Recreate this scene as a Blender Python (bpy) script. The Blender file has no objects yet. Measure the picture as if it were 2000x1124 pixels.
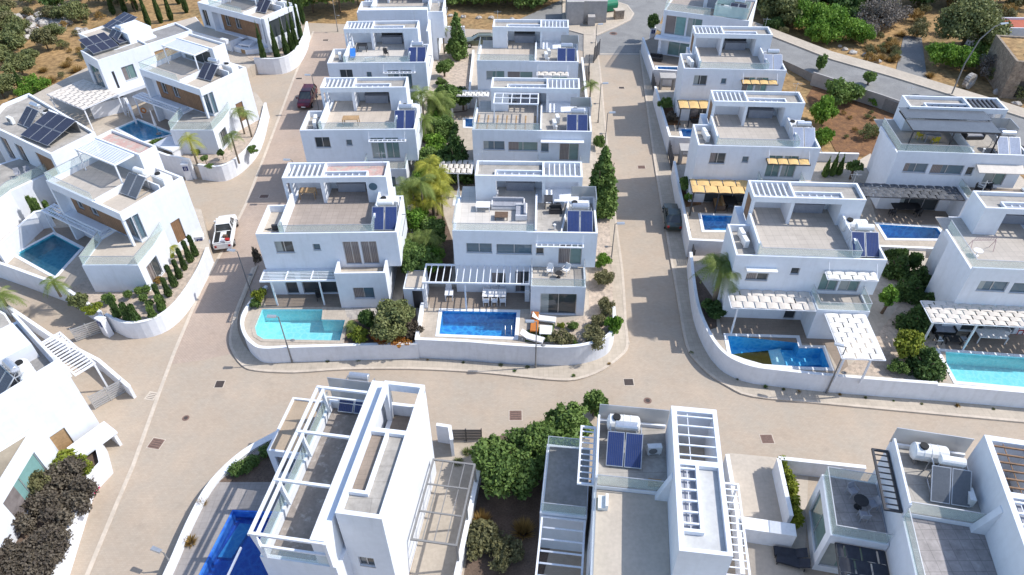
import bpy, math, random
import numpy as np
from mathutils import Vector, Matrix
from mathutils.geometry import tessellate_polygon
rad=math.radians
random.seed(7); RNG=np.random.default_rng(11)
SC=bpy.context.scene; COL=SC.collection
# ---------------------------------------------------------------- camera
CF=1390.; CP=rad(41.2); CR=math.atan(.01); CH=42.
_F=Vector((0,math.cos(CP),-math.sin(CP))); _R0=Vector((1,0,0)); _U0=Vector((0,math.sin(CP),math.cos(CP)))
_R=math.cos(CR)*_R0-math.sin(CR)*_U0; _U=math.cos(CR)*_U0+math.sin(CR)*_R0; _C=Vector((0,0,CH))
cam=bpy.data.cameras.new('camera'); cam.sensor_fit='HORIZONTAL'; cam.sensor_width=36; cam.lens=36*CF/2000
cam.clip_start=.5; cam.clip_end=2000
co=bpy.data.objects.new('camera',cam); COL.objects.link(co)
m=Matrix.Identity(4)
for i in range(3): m[i][0]=_R[i]; m[i][1]=_U[i]; m[i][2]=-_F[i]; m[i][3]=_C[i]
co.matrix_world=m; SC.camera=co
def W(u,v,z=0.):                       # surveyed point of the photo -> place on the level z
    d=_F+_R*((u-1000)/CF)-_U*((v-562)/CF); t=(z-CH)/d.z; return _C+d*t
# ---------------------------------------------------------------- light
SUN=Vector((.66,.06,.75)).normalized(); EL=math.asin(SUN.z); AZ=math.atan2(SUN.x,SUN.y)
w=bpy.data.worlds.new('World'); SC.world=w; w.use_nodes=True; nt=w.node_tree
sky=nt.nodes.new('ShaderNodeTexSky'); sky.sky_type='NISHITA'; sky.sun_disc=False; sky.sun_elevation=EL; sky.sun_rotation=AZ
sky.air_density=1.; sky.dust_density=1.0; sky.ozone_density=2.0
bg=nt.nodes['Background']; bg.inputs[1].default_value=.15; nt.links.new(sky.outputs[0],bg.inputs[0])
sl=bpy.data.lights.new('sun','SUN'); sl.energy=2.9; sl.angle=rad(.5); sl.color=(1,.965,.91)
so=bpy.data.objects.new('sun',sl); COL.objects.link(so); so.rotation_euler=SUN.to_track_quat('Z','Y').to_euler()
SC.view_settings.view_transform='Standard'; SC.view_settings.look='None'; SC.view_settings.exposure=.70; SC.view_settings.gamma=1
SC.view_settings.use_curve_mapping=False
SC.cycles.max_bounces=6; SC.cycles.diffuse_bounces=3; SC.cycles.glossy_bounces=3; SC.cycles.transparent_max_bounces=10
SC.cycles.caustics_reflective=False; SC.cycles.caustics_refractive=False
# ---------------------------------------------------------------- materials
MATS={}
def _mat(name):
    m=bpy.data.materials.new(name); m.use_nodes=True; MATS[name]=m
    return m,m.node_tree,m.node_tree.nodes['Principled BSDF']
def nd(t,k,**kw):
    n=t.nodes.new(k)
    for a,b in kw.items(): setattr(n,a,b)
    return n
def mixc(t,fac,a,b,mode='MIX'):
    n=nd(t,'ShaderNodeMix',data_type='RGBA',blend_type=mode)
    for sock,val in ((n.inputs[0],fac),(n.inputs[6],a),(n.inputs[7],b)):
        if hasattr(val,'links'): t.links.new(val,sock)
        elif isinstance(val,(tuple,list)): sock.default_value=(*val,1) if len(val)==3 else val
        else: sock.default_value=val
    return n.outputs[2]
def noise(t,scale,detail=4,rough=.55,vec=None,obj=True):
    n=nd(t,'ShaderNodeTexNoise'); n.inputs['Scale'].default_value=scale; n.inputs['Detail'].default_value=detail; n.inputs['Roughness'].default_value=rough
    if vec is None:
        c=nd(t,'ShaderNodeNewGeometry'); vec=c.outputs['Position']
    t.links.new(vec,n.inputs['Vector']); return n.outputs['Fac']
def ramp(t,fac,a,b):
    n=nd(t,'ShaderNodeMapRange'); n.inputs[1].default_value=a; n.inputs[2].default_value=b; t.links.new(fac,n.inputs[0]); return n.outputs[0]
def P(name,col,rough=.7,var=.12,scale=.6,col2=None,fine=8.,fvar=.06,spec=.3,metal=0.,bump=0.,brick=None,thr=(.45,.62),streak=0.,stain=0.):
    """plain surface: base colour with two scales of mottling, optional second colour in patches, optional joints"""
    m,t,b=_mat(name); c=tuple(col)
    lo=tuple(x*(1-var) for x in c); hi=tuple(min(1,x*(1+var)) for x in c)
    o=mixc(t,ramp(t,noise(t,scale),.3,.7),lo,hi)
    if col2: o=mixc(t,ramp(t,noise(t,scale*1.7,6,.65),*thr),o,col2)
    o=mixc(t,1.,o,mixc(t,ramp(t,noise(t,fine,3),.3,.7),(1-fvar*2,)*3,(1,1,1)),'MULTIPLY')
    if streak:                              # rain streaks: noise drawn out along the height
        g=nd(t,'ShaderNodeNewGeometry'); mp=nd(t,'ShaderNodeMapping'); mp.inputs['Scale'].default_value=(2.1,2.1,.22); t.links.new(g.outputs['Position'],mp.inputs[0])
        o=mixc(t,1.,o,mixc(t,ramp(t,noise(t,1.,5,.7,mp.outputs[0]),.50,.78),(1,1,1),(1-streak,1-streak*1.05,1-streak*1.2)),'MULTIPLY')
    if stain: o=mixc(t,1.,o,mixc(t,ramp(t,noise(t,.55,6,.68),.56,.74),(1,1,1),(1-stain,1-stain,1-stain)),'MULTIPLY')
    if brick:
        bw,bh,mort,dark=brick; br=nd(t,'ShaderNodeTexBrick'); g=nd(t,'ShaderNodeNewGeometry'); t.links.new(g.outputs['Position'],br.inputs['Vector'])
        br.inputs['Scale'].default_value=1; br.inputs['Brick Width'].default_value=bw; br.inputs['Row Height'].default_value=bh
        br.inputs['Mortar Size'].default_value=mort; br.inputs['Color1'].default_value=(1,1,1,1); br.inputs['Color2'].default_value=(.92,.92,.92,1); br.inputs['Mortar'].default_value=(dark,dark,dark,1)
        br.offset=.5 if bw!=bh else 0.
        o=mixc(t,1.,o,br.outputs['Color'],'MULTIPLY')
    t.links.new(o,b.inputs['Base Color']); b.inputs['Roughness'].default_value=rough; b.inputs['Specular IOR Level'].default_value=spec; b.inputs['Metallic'].default_value=metal
    if bump:
        bm=nd(t,'ShaderNodeBump'); bm.inputs['Strength'].default_value=bump; bm.inputs['Distance'].default_value=.05
        t.links.new(noise(t,fine*2,5),bm.inputs['Height']); t.links.new(bm.outputs[0],b.inputs['Normal'])
    return m
WHITE=P('white_plaster',(.73,.755,.80),.75,.03,.5,fine=2.5,fvar=.03,streak=.085)
WALLW=P('white_wall_plaster',(.74,.755,.79),.8,.04,.7,fine=3,fvar=.04,streak=.11)
CAP=P('white_coping',(.78,.79,.80),.7,.04,1.2,fine=6,fvar=.05)
ROOF=P('grey_roof_screed',(.40,.37,.33),.85,.18,.9,fine=5,fvar=.08,bump=.2,stain=.28,brick=(5.,1.,.025,.78))
ROOFD=P('dark_roof_screed',(.27,.26,.25),.85,.16,.9,fine=5,fvar=.1,bump=.2)
ROOFP=P('pinkish_roof_paint',(.55,.36,.31),.85,.12,1.2,col2=(.50,.44,.38),fine=5,fvar=.1,thr=(.48,.56))
TILE=P('pale_terrace_tile',(.48,.43,.375),.6,.06,.7,fine=6,fvar=.04,brick=(.6,.6,.014,.72),stain=.16)
TILEB=P('sand_terrace_tile',(.37,.31,.265),.6,.07,.7,fine=6,fvar=.04,brick=(.5,.5,.014,.72),stain=.16)
TILEW=P('bright_terrace_tile',(.60,.555,.50),.6,.06,.7,fine=6,fvar=.04,brick=(.6,.6,.014,.75),stain=.14)
TILEC=P('cream_terrace_tile',(.54,.465,.385),.6,.06,.7,fine=6,fvar=.04,brick=(.6,.6,.014,.75),stain=.14)
TILEG=P('grey_slab_tile',(.34,.31,.30),.6,.2,1.6,fine=6,fvar=.08,brick=(.6,.6,.02,.7))
DECK=P('brown_patio_tile',(.30,.24,.19),.6,.1,.7,fine=6,fvar=.06,brick=(.9,.3,.01,.75))
SAND=P('sand_pool_paving',(.50,.43,.35),.7,.1,.7,fine=5,fvar=.08,brick=(.5,.5,.012,.82))
STONEP=P('stone_paving',(.50,.45,.39),.7,.12,.9,col2=(.40,.36,.33),fine=4,fvar=.1,brick=(.7,.5,.03,.75))
YARD=P('pale_yard_concrete',(.50,.435,.36),.8,.07,.5,fine=4,fvar=.06)
ROAD=P('beige_road_paving',(.455,.366,.28),.85,.07,.22,col2=(.42,.36,.29),fine=3.,fvar=.035,bump=.08,brick=(.24,.12,.012,.88),thr=(.4,.7),stain=.12)
LANE=P('pink_lane_paving',(.47,.365,.29),.85,.07,.25,col2=(.43,.345,.285),fine=3.,fvar=.05,bump=.15,brick=(.24,.12,.014,.76),thr=(.4,.75),stain=.14)
WALK=P('sand_footpath_paving',(.50,.43,.345),.85,.08,.4,fine=3.,fvar=.06,brick=(.4,.4,.012,.8),stain=.16)
KERB=P('pale_kerb_concrete',(.57,.49,.40),.8,.09,.8,fine=4,fvar=.08,stain=.2)
ASPH=P('grey_asphalt',(.27,.265,.255),.9,.1,.3,col2=(.23,.225,.22),fine=6,fvar=.1,bump=.2)
PAINT=P('white_road_paint',(.7,.69,.66),.8,.1,2)
CONC=P('grey_concrete',(.42,.40,.38),.85,.1,.5,fine=3,fvar=.08)
GRAVEL=P('sandy_garden_gravel',(.58,.47,.37),.9,.12,1.5,col2=(.40,.33,.27),fine=14,fvar=.14,bump=.4)
SOIL=P('red_brown_soil',(.20,.105,.055),.95,.25,.8,col2=(.30,.155,.07),fine=6,fvar=.2,bump=.5)
DIRT=P('brown_garden_soil',(.17,.12,.09),.95,.2,1.2,fine=9,fvar=.2,bump=.4)
LAND=P('dry_hillside',(.45,.285,.13),.95,.22,.13,col2=(.29,.21,.10),fine=1.6,fvar=.28,bump=.5,thr=(.48,.66))
STONE=P('rubble_stone',(.38,.31,.24),.9,.18,1.2,col2=(.28,.22,.17),fine=4,fvar=.2,bump=.6)
ROCK=P('limestone_rock',(.55,.52,.48),.9,.15,1.,col2=(.38,.34,.30),fine=4,fvar=.15,bump=.6)
WOOD=P('brown_timber_cladding',(.27,.155,.085),.6,.14,1.0,fine=5,fvar=.1,brick=(3.,.16,.012,.6))
WOODL=P('light_timber',(.42,.27,.14),.6,.14,1.5,fine=6,fvar=.1)
ALU=P('aluminium',(.55,.56,.57),.35,.04,2,metal=.6,spec=.5)
WMET=P('white_metal',(.76,.78,.82),.45,.03,2,spec=.4)
GMET=P('grey_metal',(.21,.205,.20),.5,.06,2,spec=.4)
DMET=P('dark_metal',(.045,.045,.05),.45,.1,2,spec=.4)
BLACK=P('black_rattan',(.03,.03,.032),.6,.15,4)
BROWNF=P('brown_rattan',(.14,.09,.06),.7,.15,4)
CREAM=P('cream_woven_shade',(.66,.60,.53),.8,.06,1.5)
WSHADE=P('white_woven_shade',(.78,.75,.70),.8,.04,1.5)
YSHADE=P('amber_woven_shade',(.70,.47,.20),.8,.08,1.5)
DSHADE=P('slate_woven_shade',(.10,.105,.115),.7,.25,2.5)
NAVY=P('navy_woven_shade',(.035,.04,.055),.6,.2,2.5)
CUSH=P('white_cushion',(.76,.75,.75),.9,.03,2)
CUSHG=P('grey_cushion',(.33,.34,.38),.9,.06,2)
BLUEF=P('blue_fabric',(.03,.17,.55),.8,.06,2)
ORANGE=P('orange_fabric',(.50,.17,.04),.8,.06,2)
YELLOW=P('yellow_plastic',(.55,.45,.04),.6,.06,2)
REDP=P('red_plastic',(.45,.03,.025),.5,.06,2)
TANKW=P('white_plastic_tank',(.78,.78,.77),.45,.04,1.5,spec=.4)
TANKS=P('silver_tank',(.62,.64,.68),.3,.03,2,metal=.7,spec=.5)
RUBBER=P('black_rubber',(.02,.02,.02),.7,.1,4)
IRON=P('rusty_manhole',(.20,.125,.10),.7,.15,4)
IROND=P('dark_drain_grate',(.07,.055,.05),.7,.15,4)
BARK=P('bark',(.16,.115,.08),.9,.2,5,fine=12,fvar=.2)
PBARK=P('palm_bark',(.24,.19,.14),.9,.15,5,fine=16,fvar=.2)
GREENP=P('green_plastic',(.03,.22,.12),.5,.1,2)
NAVYS=P('navy_sign',(.02,.035,.16),.5,.05,2)
SIGNW=P('sign_white',(.8,.8,.8),.5,.02,2)
PINKS=P('pink_sign',(.65,.10,.20),.5,.05,2)
def gl(name,col,rough=.04,var=.1,spec=.6,stripes=0):
    m=P(name,col,rough,var,1.3,fine=3,fvar=.04,spec=spec)
    if stripes:
        t=m.node_tree; b=t.nodes['Principled BSDF']; src=b.inputs['Base Color'].links[0].from_socket
        wv=nd(t,'ShaderNodeTexWave'); wv.inputs['Scale'].default_value=stripes; wv.inputs['Distortion'].default_value=1.5
        c=nd(t,'ShaderNodeTexCoord'); t.links.new(c.outputs['Object'],wv.inputs[0])
        t.links.new(mixc(t,ramp(t,wv.outputs['Fac'],.1,.9),tuple(x*.55 for x in col),src),b.inputs['Base Color'])
    return m
GLD=gl('dark_window_glass',(.055,.065,.07)); GLG=gl('green_window_glass',(.17,.26,.245)); GLB=gl('blue_window_glass',(.10,.16,.20))
GLC=gl('curtained_window_glass',(.27,.235,.225),.12,stripes=2.2); GLT=gl('teal_window_glass',(.20,.36,.34)); GLP=gl('pale_blind_glass',(.34,.37,.36),.15)
def rail(name,col,alpha):
    m,t,b=_mat(name); b.inputs['Base Color'].default_value=(*col,1); b.inputs['Roughness'].default_value=.05; b.inputs['Alpha'].default_value=alpha; b.inputs['Specular IOR Level'].default_value=.5
    return m
RAIL=rail('clear_railing_glass',(.62,.74,.69),.30); RAILG=rail('frosted_railing_glass',(.60,.76,.73),.55); SCREEN=rail('smoked_screen_panel',(.55,.55,.54),.72)
def water(name,tint,amt):
    m=bpy.data.materials.new(name); m.use_nodes=True; t=m.node_tree; t.nodes.clear()
    o=nd(t,'ShaderNodeOutputMaterial'); tr=nd(t,'ShaderNodeBsdfTransparent'); tr.inputs[0].default_value=(*tint,1)
    df=nd(t,'ShaderNodeBsdfDiffuse'); df.inputs[0].default_value=(*[x*.55 for x in tint],1)
    g=nd(t,'ShaderNodeBsdfGlossy'); g.inputs[1].default_value=.08
    bm=nd(t,'ShaderNodeBump'); bm.inputs['Strength'].default_value=.25; bm.inputs['Distance'].default_value=.03; t.links.new(noise(t,3.,3),bm.inputs['Height']); t.links.new(bm.outputs[0],g.inputs['Normal'])
    fr=nd(t,'ShaderNodeFresnel'); fr.inputs[0].default_value=1.33; t.links.new(bm.outputs[0],fr.inputs['Normal'])
    a=nd(t,'ShaderNodeMixShader'); a.inputs[0].default_value=amt; t.links.new(tr.outputs[0],a.inputs[1]); t.links.new(df.outputs[0],a.inputs[2])
    c=nd(t,'ShaderNodeMixShader'); t.links.new(fr.outputs[0],c.inputs[0]); t.links.new(a.outputs[0],c.inputs[1]); t.links.new(g.outputs[0],c.inputs[2])
    t.links.new(c.outputs[0],o.inputs[0]); return m
def caustic_pooltile(name,col,col2):
    m,t,b=_mat(name); v=nd(t,'ShaderNodeTexVoronoi',feature='DISTANCE_TO_EDGE'); v.inputs['Scale'].default_value=2.3
    g=nd(t,'ShaderNodeNewGeometry'); n2=nd(t,'ShaderNodeTexNoise'); n2.inputs['Scale'].default_value=1.6; t.links.new(g.outputs['Position'],n2.inputs['Vector'])
    t.links.new(mixc(t,.25,g.outputs['Position'],n2.outputs['Color']),v.inputs['Vector'])
    o=mixc(t,ramp(t,v.outputs['Distance'],.02,.25),col2,col)  # bright cell edges: rippling water caustics painted into the tile colour
    o=mixc(t,1.,o,mixc(t,ramp(t,noise(t,9,3),.3,.7),(.86,)*3,(1,1,1)),'MULTIPLY')
    t.links.new(o,b.inputs['Base Color']); b.inputs['Roughness'].default_value=.3; return m
WB=water('clear_pool_water',(.45,.82,.96),.10); WD=water('deep_pool_water',(.55,.78,.97),.06); WT=water('teal_pool_water',(.38,.75,.84),.12); WA=water('aqua_pool_water',(.70,.96,.99),.10); WM=water('murky_pool_water',(.17,.15,.05),.4)
PTB=caustic_pooltile('blue_pool_tile',(.03,.31,.72),(.16,.58,.90)); PTA=caustic_pooltile('aqua_pool_tile',(.42,.84,.90),(.58,.90,.93)); PTT=caustic_pooltile('teal_pool_tile',(.05,.46,.60),(.14,.60,.72)); PTD=caustic_pooltile('deep_blue_pool_tile',(.03,.15,.62),(.06,.24,.72))
PTS=caustic_pooltile('sky_blue_pool_tile',(.06,.44,.80),(.14,.56,.85)); PTL=caustic_pooltile('light_blue_pool_tile',(.26,.72,.92),(.5,.86,.96))
PVB=P('blue_solar_cell',(.025,.045,.15),.22,.1,1,spec=.5); PVD=P('dark_solar_cell',(.035,.037,.06),.22,.15,1,spec=.5); PVG=P('pale_solar_cell',(.36,.40,.50),.2,.08,1,spec=.6); PVK=P('slate_solar_cell',(.12,.13,.145),.25,.1,1,spec=.5)
def leafmat(name,c1,c2):
    m,t,b=_mat(name); a=nd(t,'ShaderNodeAttribute',attribute_name='tone')
    t.links.new(mixc(t,a.outputs['Fac'],c1,c2),b.inputs['Base Color']); b.inputs['Roughness'].default_value=.6; b.inputs['Specular IOR Level'].default_value=.25
    tr=nd(t,'ShaderNodeBsdfTranslucent'); t.links.new(mixc(t,a.outputs['Fac'],c1,c2),tr.inputs[0])
    mx=nd(t,'ShaderNodeMixShader'); mx.inputs[0].default_value=.25; o=t.nodes['Material Output']
    t.links.new(b.outputs[0],mx.inputs[1]); t.links.new(tr.outputs[0],mx.inputs[2]); t.links.new(mx.outputs[0],o.inputs[0]); return m
LG=leafmat('mid_green_leaf',(0.079,0.141,0.035),(0.195,0.283,0.072)); LD=leafmat('dark_green_leaf',(0.045,0.090,0.026),(0.121,0.198,0.053)); LO=leafmat('olive_leaf',(0.106,0.136,0.052),(0.253,0.264,0.102))
LY=leafmat('yellow_green_leaf',(0.130,0.180,0.020),(0.300,0.330,0.045)); LB=leafmat('bright_green_leaf',(0.086,0.197,0.025),(0.216,0.355,0.050)); LP=leafmat('purple_brown_leaf',(0.075,0.060,0.050),(0.190,0.160,0.115))
LR=leafmat('red_orange_leaf',(0.300,0.060,0.020),(0.420,0.220,0.040)); LS=leafmat('dry_straw',(0.260,0.160,0.050),(0.420,0.280,0.100)); LK=leafmat('dusty_olive_leaf',(0.118,0.118,0.054),(0.250,0.234,0.108)); LGY=leafmat('grey_twig',(0.170,0.150,0.130),(0.260,0.230,0.200))
LC=leafmat('cypress_leaf',(0.037,0.077,0.022),(0.109,0.161,0.046)); LPA=leafmat('palm_leaf',(0.090,0.141,0.032),(0.254,0.300,0.072)); LPY=leafmat('golden_palm_leaf',(0.190,0.230,0.030),(0.450,0.420,0.060)); LV=leafmat('vine_leaf',(0.100,0.150,0.012),(0.270,0.290,0.030))
def carpaint(name,col,metal=.3):
    m,t,b=_mat(name); b.inputs['Base Color'].default_value=(*col,1); b.inputs['Roughness'].default_value=.3; b.inputs['Metallic'].default_value=metal; b.inputs['Coat Weight'].default_value=.6; b.inputs['Coat Roughness'].default_value=.05; return m
CW=carpaint('white_car_paint',(.75,.75,.74),0); CM=carpaint('dark_red_car_paint',(.10,.008,.018)); CG=carpaint('dark_green_car_paint',(.045,.06,.05)); CO=carpaint('olive_car_paint',(.15,.155,.10))
LAMP=P('clear_lamp_lens',(.7,.7,.68),.15,.02,2,spec=.6); TAIL=P('red_lamp_lens',(.35,.01,.01),.2,.02,2,spec=.6)
# ---------------------------------------------------------------- mesh builder
class MB:
    def __init__(s): s.v=[]; s.f=[]; s.mi=[]; s.cur=0; s.tf=None
    def _a(s,pts):
        i=len(s.v)
        s.v+= [tuple(p) for p in pts] if s.tf is None else [tuple(s.tf@Vector(p)) for p in pts]
        return i
    def face(s,idx): s.f.append(idx); s.mi.append(s.cur)
    def quad(s,*p): i=s._a(p); s.face(tuple(range(i,i+len(p)))); return s
    def box(s,x0,x1,y0,y1,z0,z1):
        i=s._a([(x0,y0,z0),(x1,y0,z0),(x1,y1,z0),(x0,y1,z0),(x0,y0,z1),(x1,y0,z1),(x1,y1,z1),(x0,y1,z1)])
        for q in ((3,2,1,0),(4,5,6,7),(0,1,5,4),(1,2,6,5),(2,3,7,6),(3,0,4,7)): s.face(tuple(i+k for k in q))
        return s
    def hexa(s,pts):
        i=s._a(pts)
        for q in ((3,2,1,0),(4,5,6,7),(0,1,5,4),(1,2,6,5),(2,3,7,6),(3,0,4,7)): s.face(tuple(i+k for k in q))
        return s
    def beam(s,p,q,w,h=None):
        p=Vector(p);q=Vector(q);h=h or w; d=(q-p).normalized(); up=Vector((0,0,1)) if abs(d.z)<.95 else Vector((0,1,0))
        a=d.cross(up).normalized(); b=a.cross(d).normalized(); a*=w/2; b*=h/2
        i=s._a([p-a-b,p+a-b,p+a+b,p-a+b,q-a-b,q+a-b,q+a+b,q-a+b])
        for k in ((0,1,2,3),(7,6,5,4),(4,5,1,0),(5,6,2,1),(6,7,3,2),(7,4,0,3)): s.face(tuple(i+j for j in k))
        return s
    def cyl(s,p,q,r,r2=None,n=10,cap=True):
        p=Vector(p);q=Vector(q);r2=r if r2 is None else r2; d=(q-p).normalized(); up=Vector((0,0,1)) if abs(d.z)<.95 else Vector((1,0,0))
        a=d.cross(up).normalized(); b=d.cross(a)
        i=s._a([p+(a*math.cos(6.28318*k/n)+b*math.sin(6.28318*k/n))*r for k in range(n)]+[q+(a*math.cos(6.28318*k/n)+b*math.sin(6.28318*k/n))*r2 for k in range(n)])
        for k in range(n): s.face((i+k,i+(k+1)%n,i+n+(k+1)%n,i+n+k))
        if cap: s.face(tuple(i+k for k in reversed(range(n)))); s.face(tuple(i+n+k for k in range(n)))
        return s
    def tube(s,pts,r0,r1,n=7):
        pts=[Vector(p) for p in pts]; rings=[]
        for k,p in enumerate(pts):
            d=(pts[min(k+1,len(pts)-1)]-pts[max(k-1,0)]).normalized(); up=Vector((1,0,0)) if abs(d.x)<.8 else Vector((0,1,0))
            a=d.cross(up).normalized(); b=d.cross(a); r=r0+(r1-r0)*k/(len(pts)-1)
            rings.append(s._a([p+(a*math.cos(6.28318*j/n)+b*math.sin(6.28318*j/n))*r for j in range(n)]))
        for k in range(len(pts)-1):
            for j in range(n): s.face((rings[k]+j,rings[k]+(j+1)%n,rings[k+1]+(j+1)%n,rings[k+1]+j))
        s.face(tuple(rings[-1]+j for j in range(n))); return s
    def ball(s,c,rx,ry,rz,n=10,m=6,half=False):
        c=Vector(c); r=[]
        for k in range(m+1):
            th=(math.pi/2 if half else math.pi)*k/m
            r.append(s._a([(c.x+rx*math.sin(th)*math.cos(6.28318*j/n),c.y+ry*math.sin(th)*math.sin(6.28318*j/n),c.z+rz*math.cos(th)) for j in range(n)]))
        for k in range(m):
            for j in range(n): s.face((r[k]+j,r[k+1]+j,r[k+1]+(j+1)%n,r[k]+(j+1)%n))
        return s
    def prism(s,poly,z0,z1,holes=(),bottom=False):
        n=len(poly); a=sum(poly[i][0]*poly[(i+1)%n][1]-poly[(i+1)%n][0]*poly[i][1] for i in range(n))
        if a<0: poly=poly[::-1]
        loops=[[Vector((p[0],p[1],0)) for p in poly]]+[[Vector((p[0],p[1],0)) for p in h] for h in holes]
        flat=[p for l in loops for p in l]; i=s._a([(p.x,p.y,z1) for p in flat])
        for tri in tessellate_polygon(loops):
            A,B,C=(flat[k] for k in tri); cr=(B.x-A.x)*(C.y-A.y)-(B.y-A.y)*(C.x-A.x)
            s.face(tuple(i+k for k in (tri if cr>0 else tri[::-1])))
        if z0 is not None:
            for k in range(n):
                p,q=poly[k],poly[(k+1)%n]; s.quad((p[0],p[1],z0),(q[0],q[1],z0),(q[0],q[1],z1),(p[0],p[1],z1))
        return s
    def wallpath(s,path,t,z0,z1,closed=False,cap=None):
        """wall of thickness t along a polyline; z1 may be a list of heights"""
        P_=[Vector((p[0],p[1])) for p in path]; n=len(P_); zz=z1 if isinstance(z1,(list,tuple)) else [z1]*n; L=[];Rr=[]
        for k in range(n):
            a=P_[k]-P_[k-1] if (k>0 or closed) else P_[1]-P_[0]; b=P_[(k+1)%n]-P_[k] if (k<n-1 or closed) else P_[-1]-P_[-2]
            a.normalize(); b.normalize(); na=Vector((-a.y,a.x)); nb=Vector((-b.y,b.x)); mv=(na+nb); mv.normalize(); c=max(.5,mv.dot(na)); mv*=t/2/c
            L.append(P_[k]+mv); Rr.append(P_[k]-mv)
        for k in range(n if closed else n-1):
            j=(k+1)%n
            s.hexa([(Rr[k].x,Rr[k].y,z0),(Rr[j].x,Rr[j].y,z0),(L[j].x,L[j].y,z0),(L[k].x,L[k].y,z0),(Rr[k].x,Rr[k].y,zz[k]),(Rr[j].x,Rr[j].y,zz[j]),(L[j].x,L[j].y,zz[j]),(L[k].x,L[k].y,zz[k])])
        return s
    def mesh(s,name,mats):
        me=bpy.data.meshes.new(name); me.from_pydata(s.v,[],s.f)
        for m_ in (mats if isinstance(mats,(list,tuple)) else [mats]): me.materials.append(m_)
        if any(s.mi): me.polygons.foreach_set('material_index',s.mi)
        me.update(); return me
    def build(s,name,mats,parent=None,loc=None,smooth=False):
        me=s.mesh(name,mats)
        if smooth: me.polygons.foreach_set('use_smooth',[True]*len(me.polygons))
        return link(name,me,parent,loc)
def link(name,me,parent=None,loc=None,rz=0.):
    o=bpy.data.objects.new(name,me); COL.objects.link(o)
    if parent is not None: o.parent=parent
    if loc is not None: o.location=loc
    if rz: o.rotation_euler=(0,0,rz)
    return o
def tag(o,label=None,cat=None,group=None,kind=None):
    if label: o['label']=label
    if cat: o['category']=cat
    if group: o['group']=group
    if kind: o['kind']=kind
    return o
def thing(name,label,cat,loc=(0,0,0),yaw=0.,group=None):
    o=bpy.data.objects.new(name,None); o.empty_display_size=.3; COL.objects.link(o); o.location=loc; o.rotation_euler=(0,0,rad(yaw))
    return tag(o,label,cat,group)
def copy_tree(o,parent=None):
    c=o.copy(); COL.objects.link(c); c.parent=parent
    for ch in list(o.children): copy_tree(ch,c)
    return c
def struct(name,mb,mats): return tag(mb.build(name,mats),kind='structure')
def xy(p): return (p.x,p.y)
def curve(path,n=4,closed=False):      # smooth a surveyed bend
    P_=[Vector((p[0],p[1])) for p in path]; o=[]
    for i in range(len(P_)-1):
        a,b,c,d=P_[max(i-1,0)],P_[i],P_[i+1],P_[min(i+2,len(P_)-1)]
        for k in range(n):
            t=k/n; q=.5*((2*b)+(c-a)*t+(2*a-5*b+4*c-d)*t*t+(3*b-a-3*c+d)*t**3); o.append((q.x,q.y))
    return o+[(P_[-1].x,P_[-1].y)]
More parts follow.
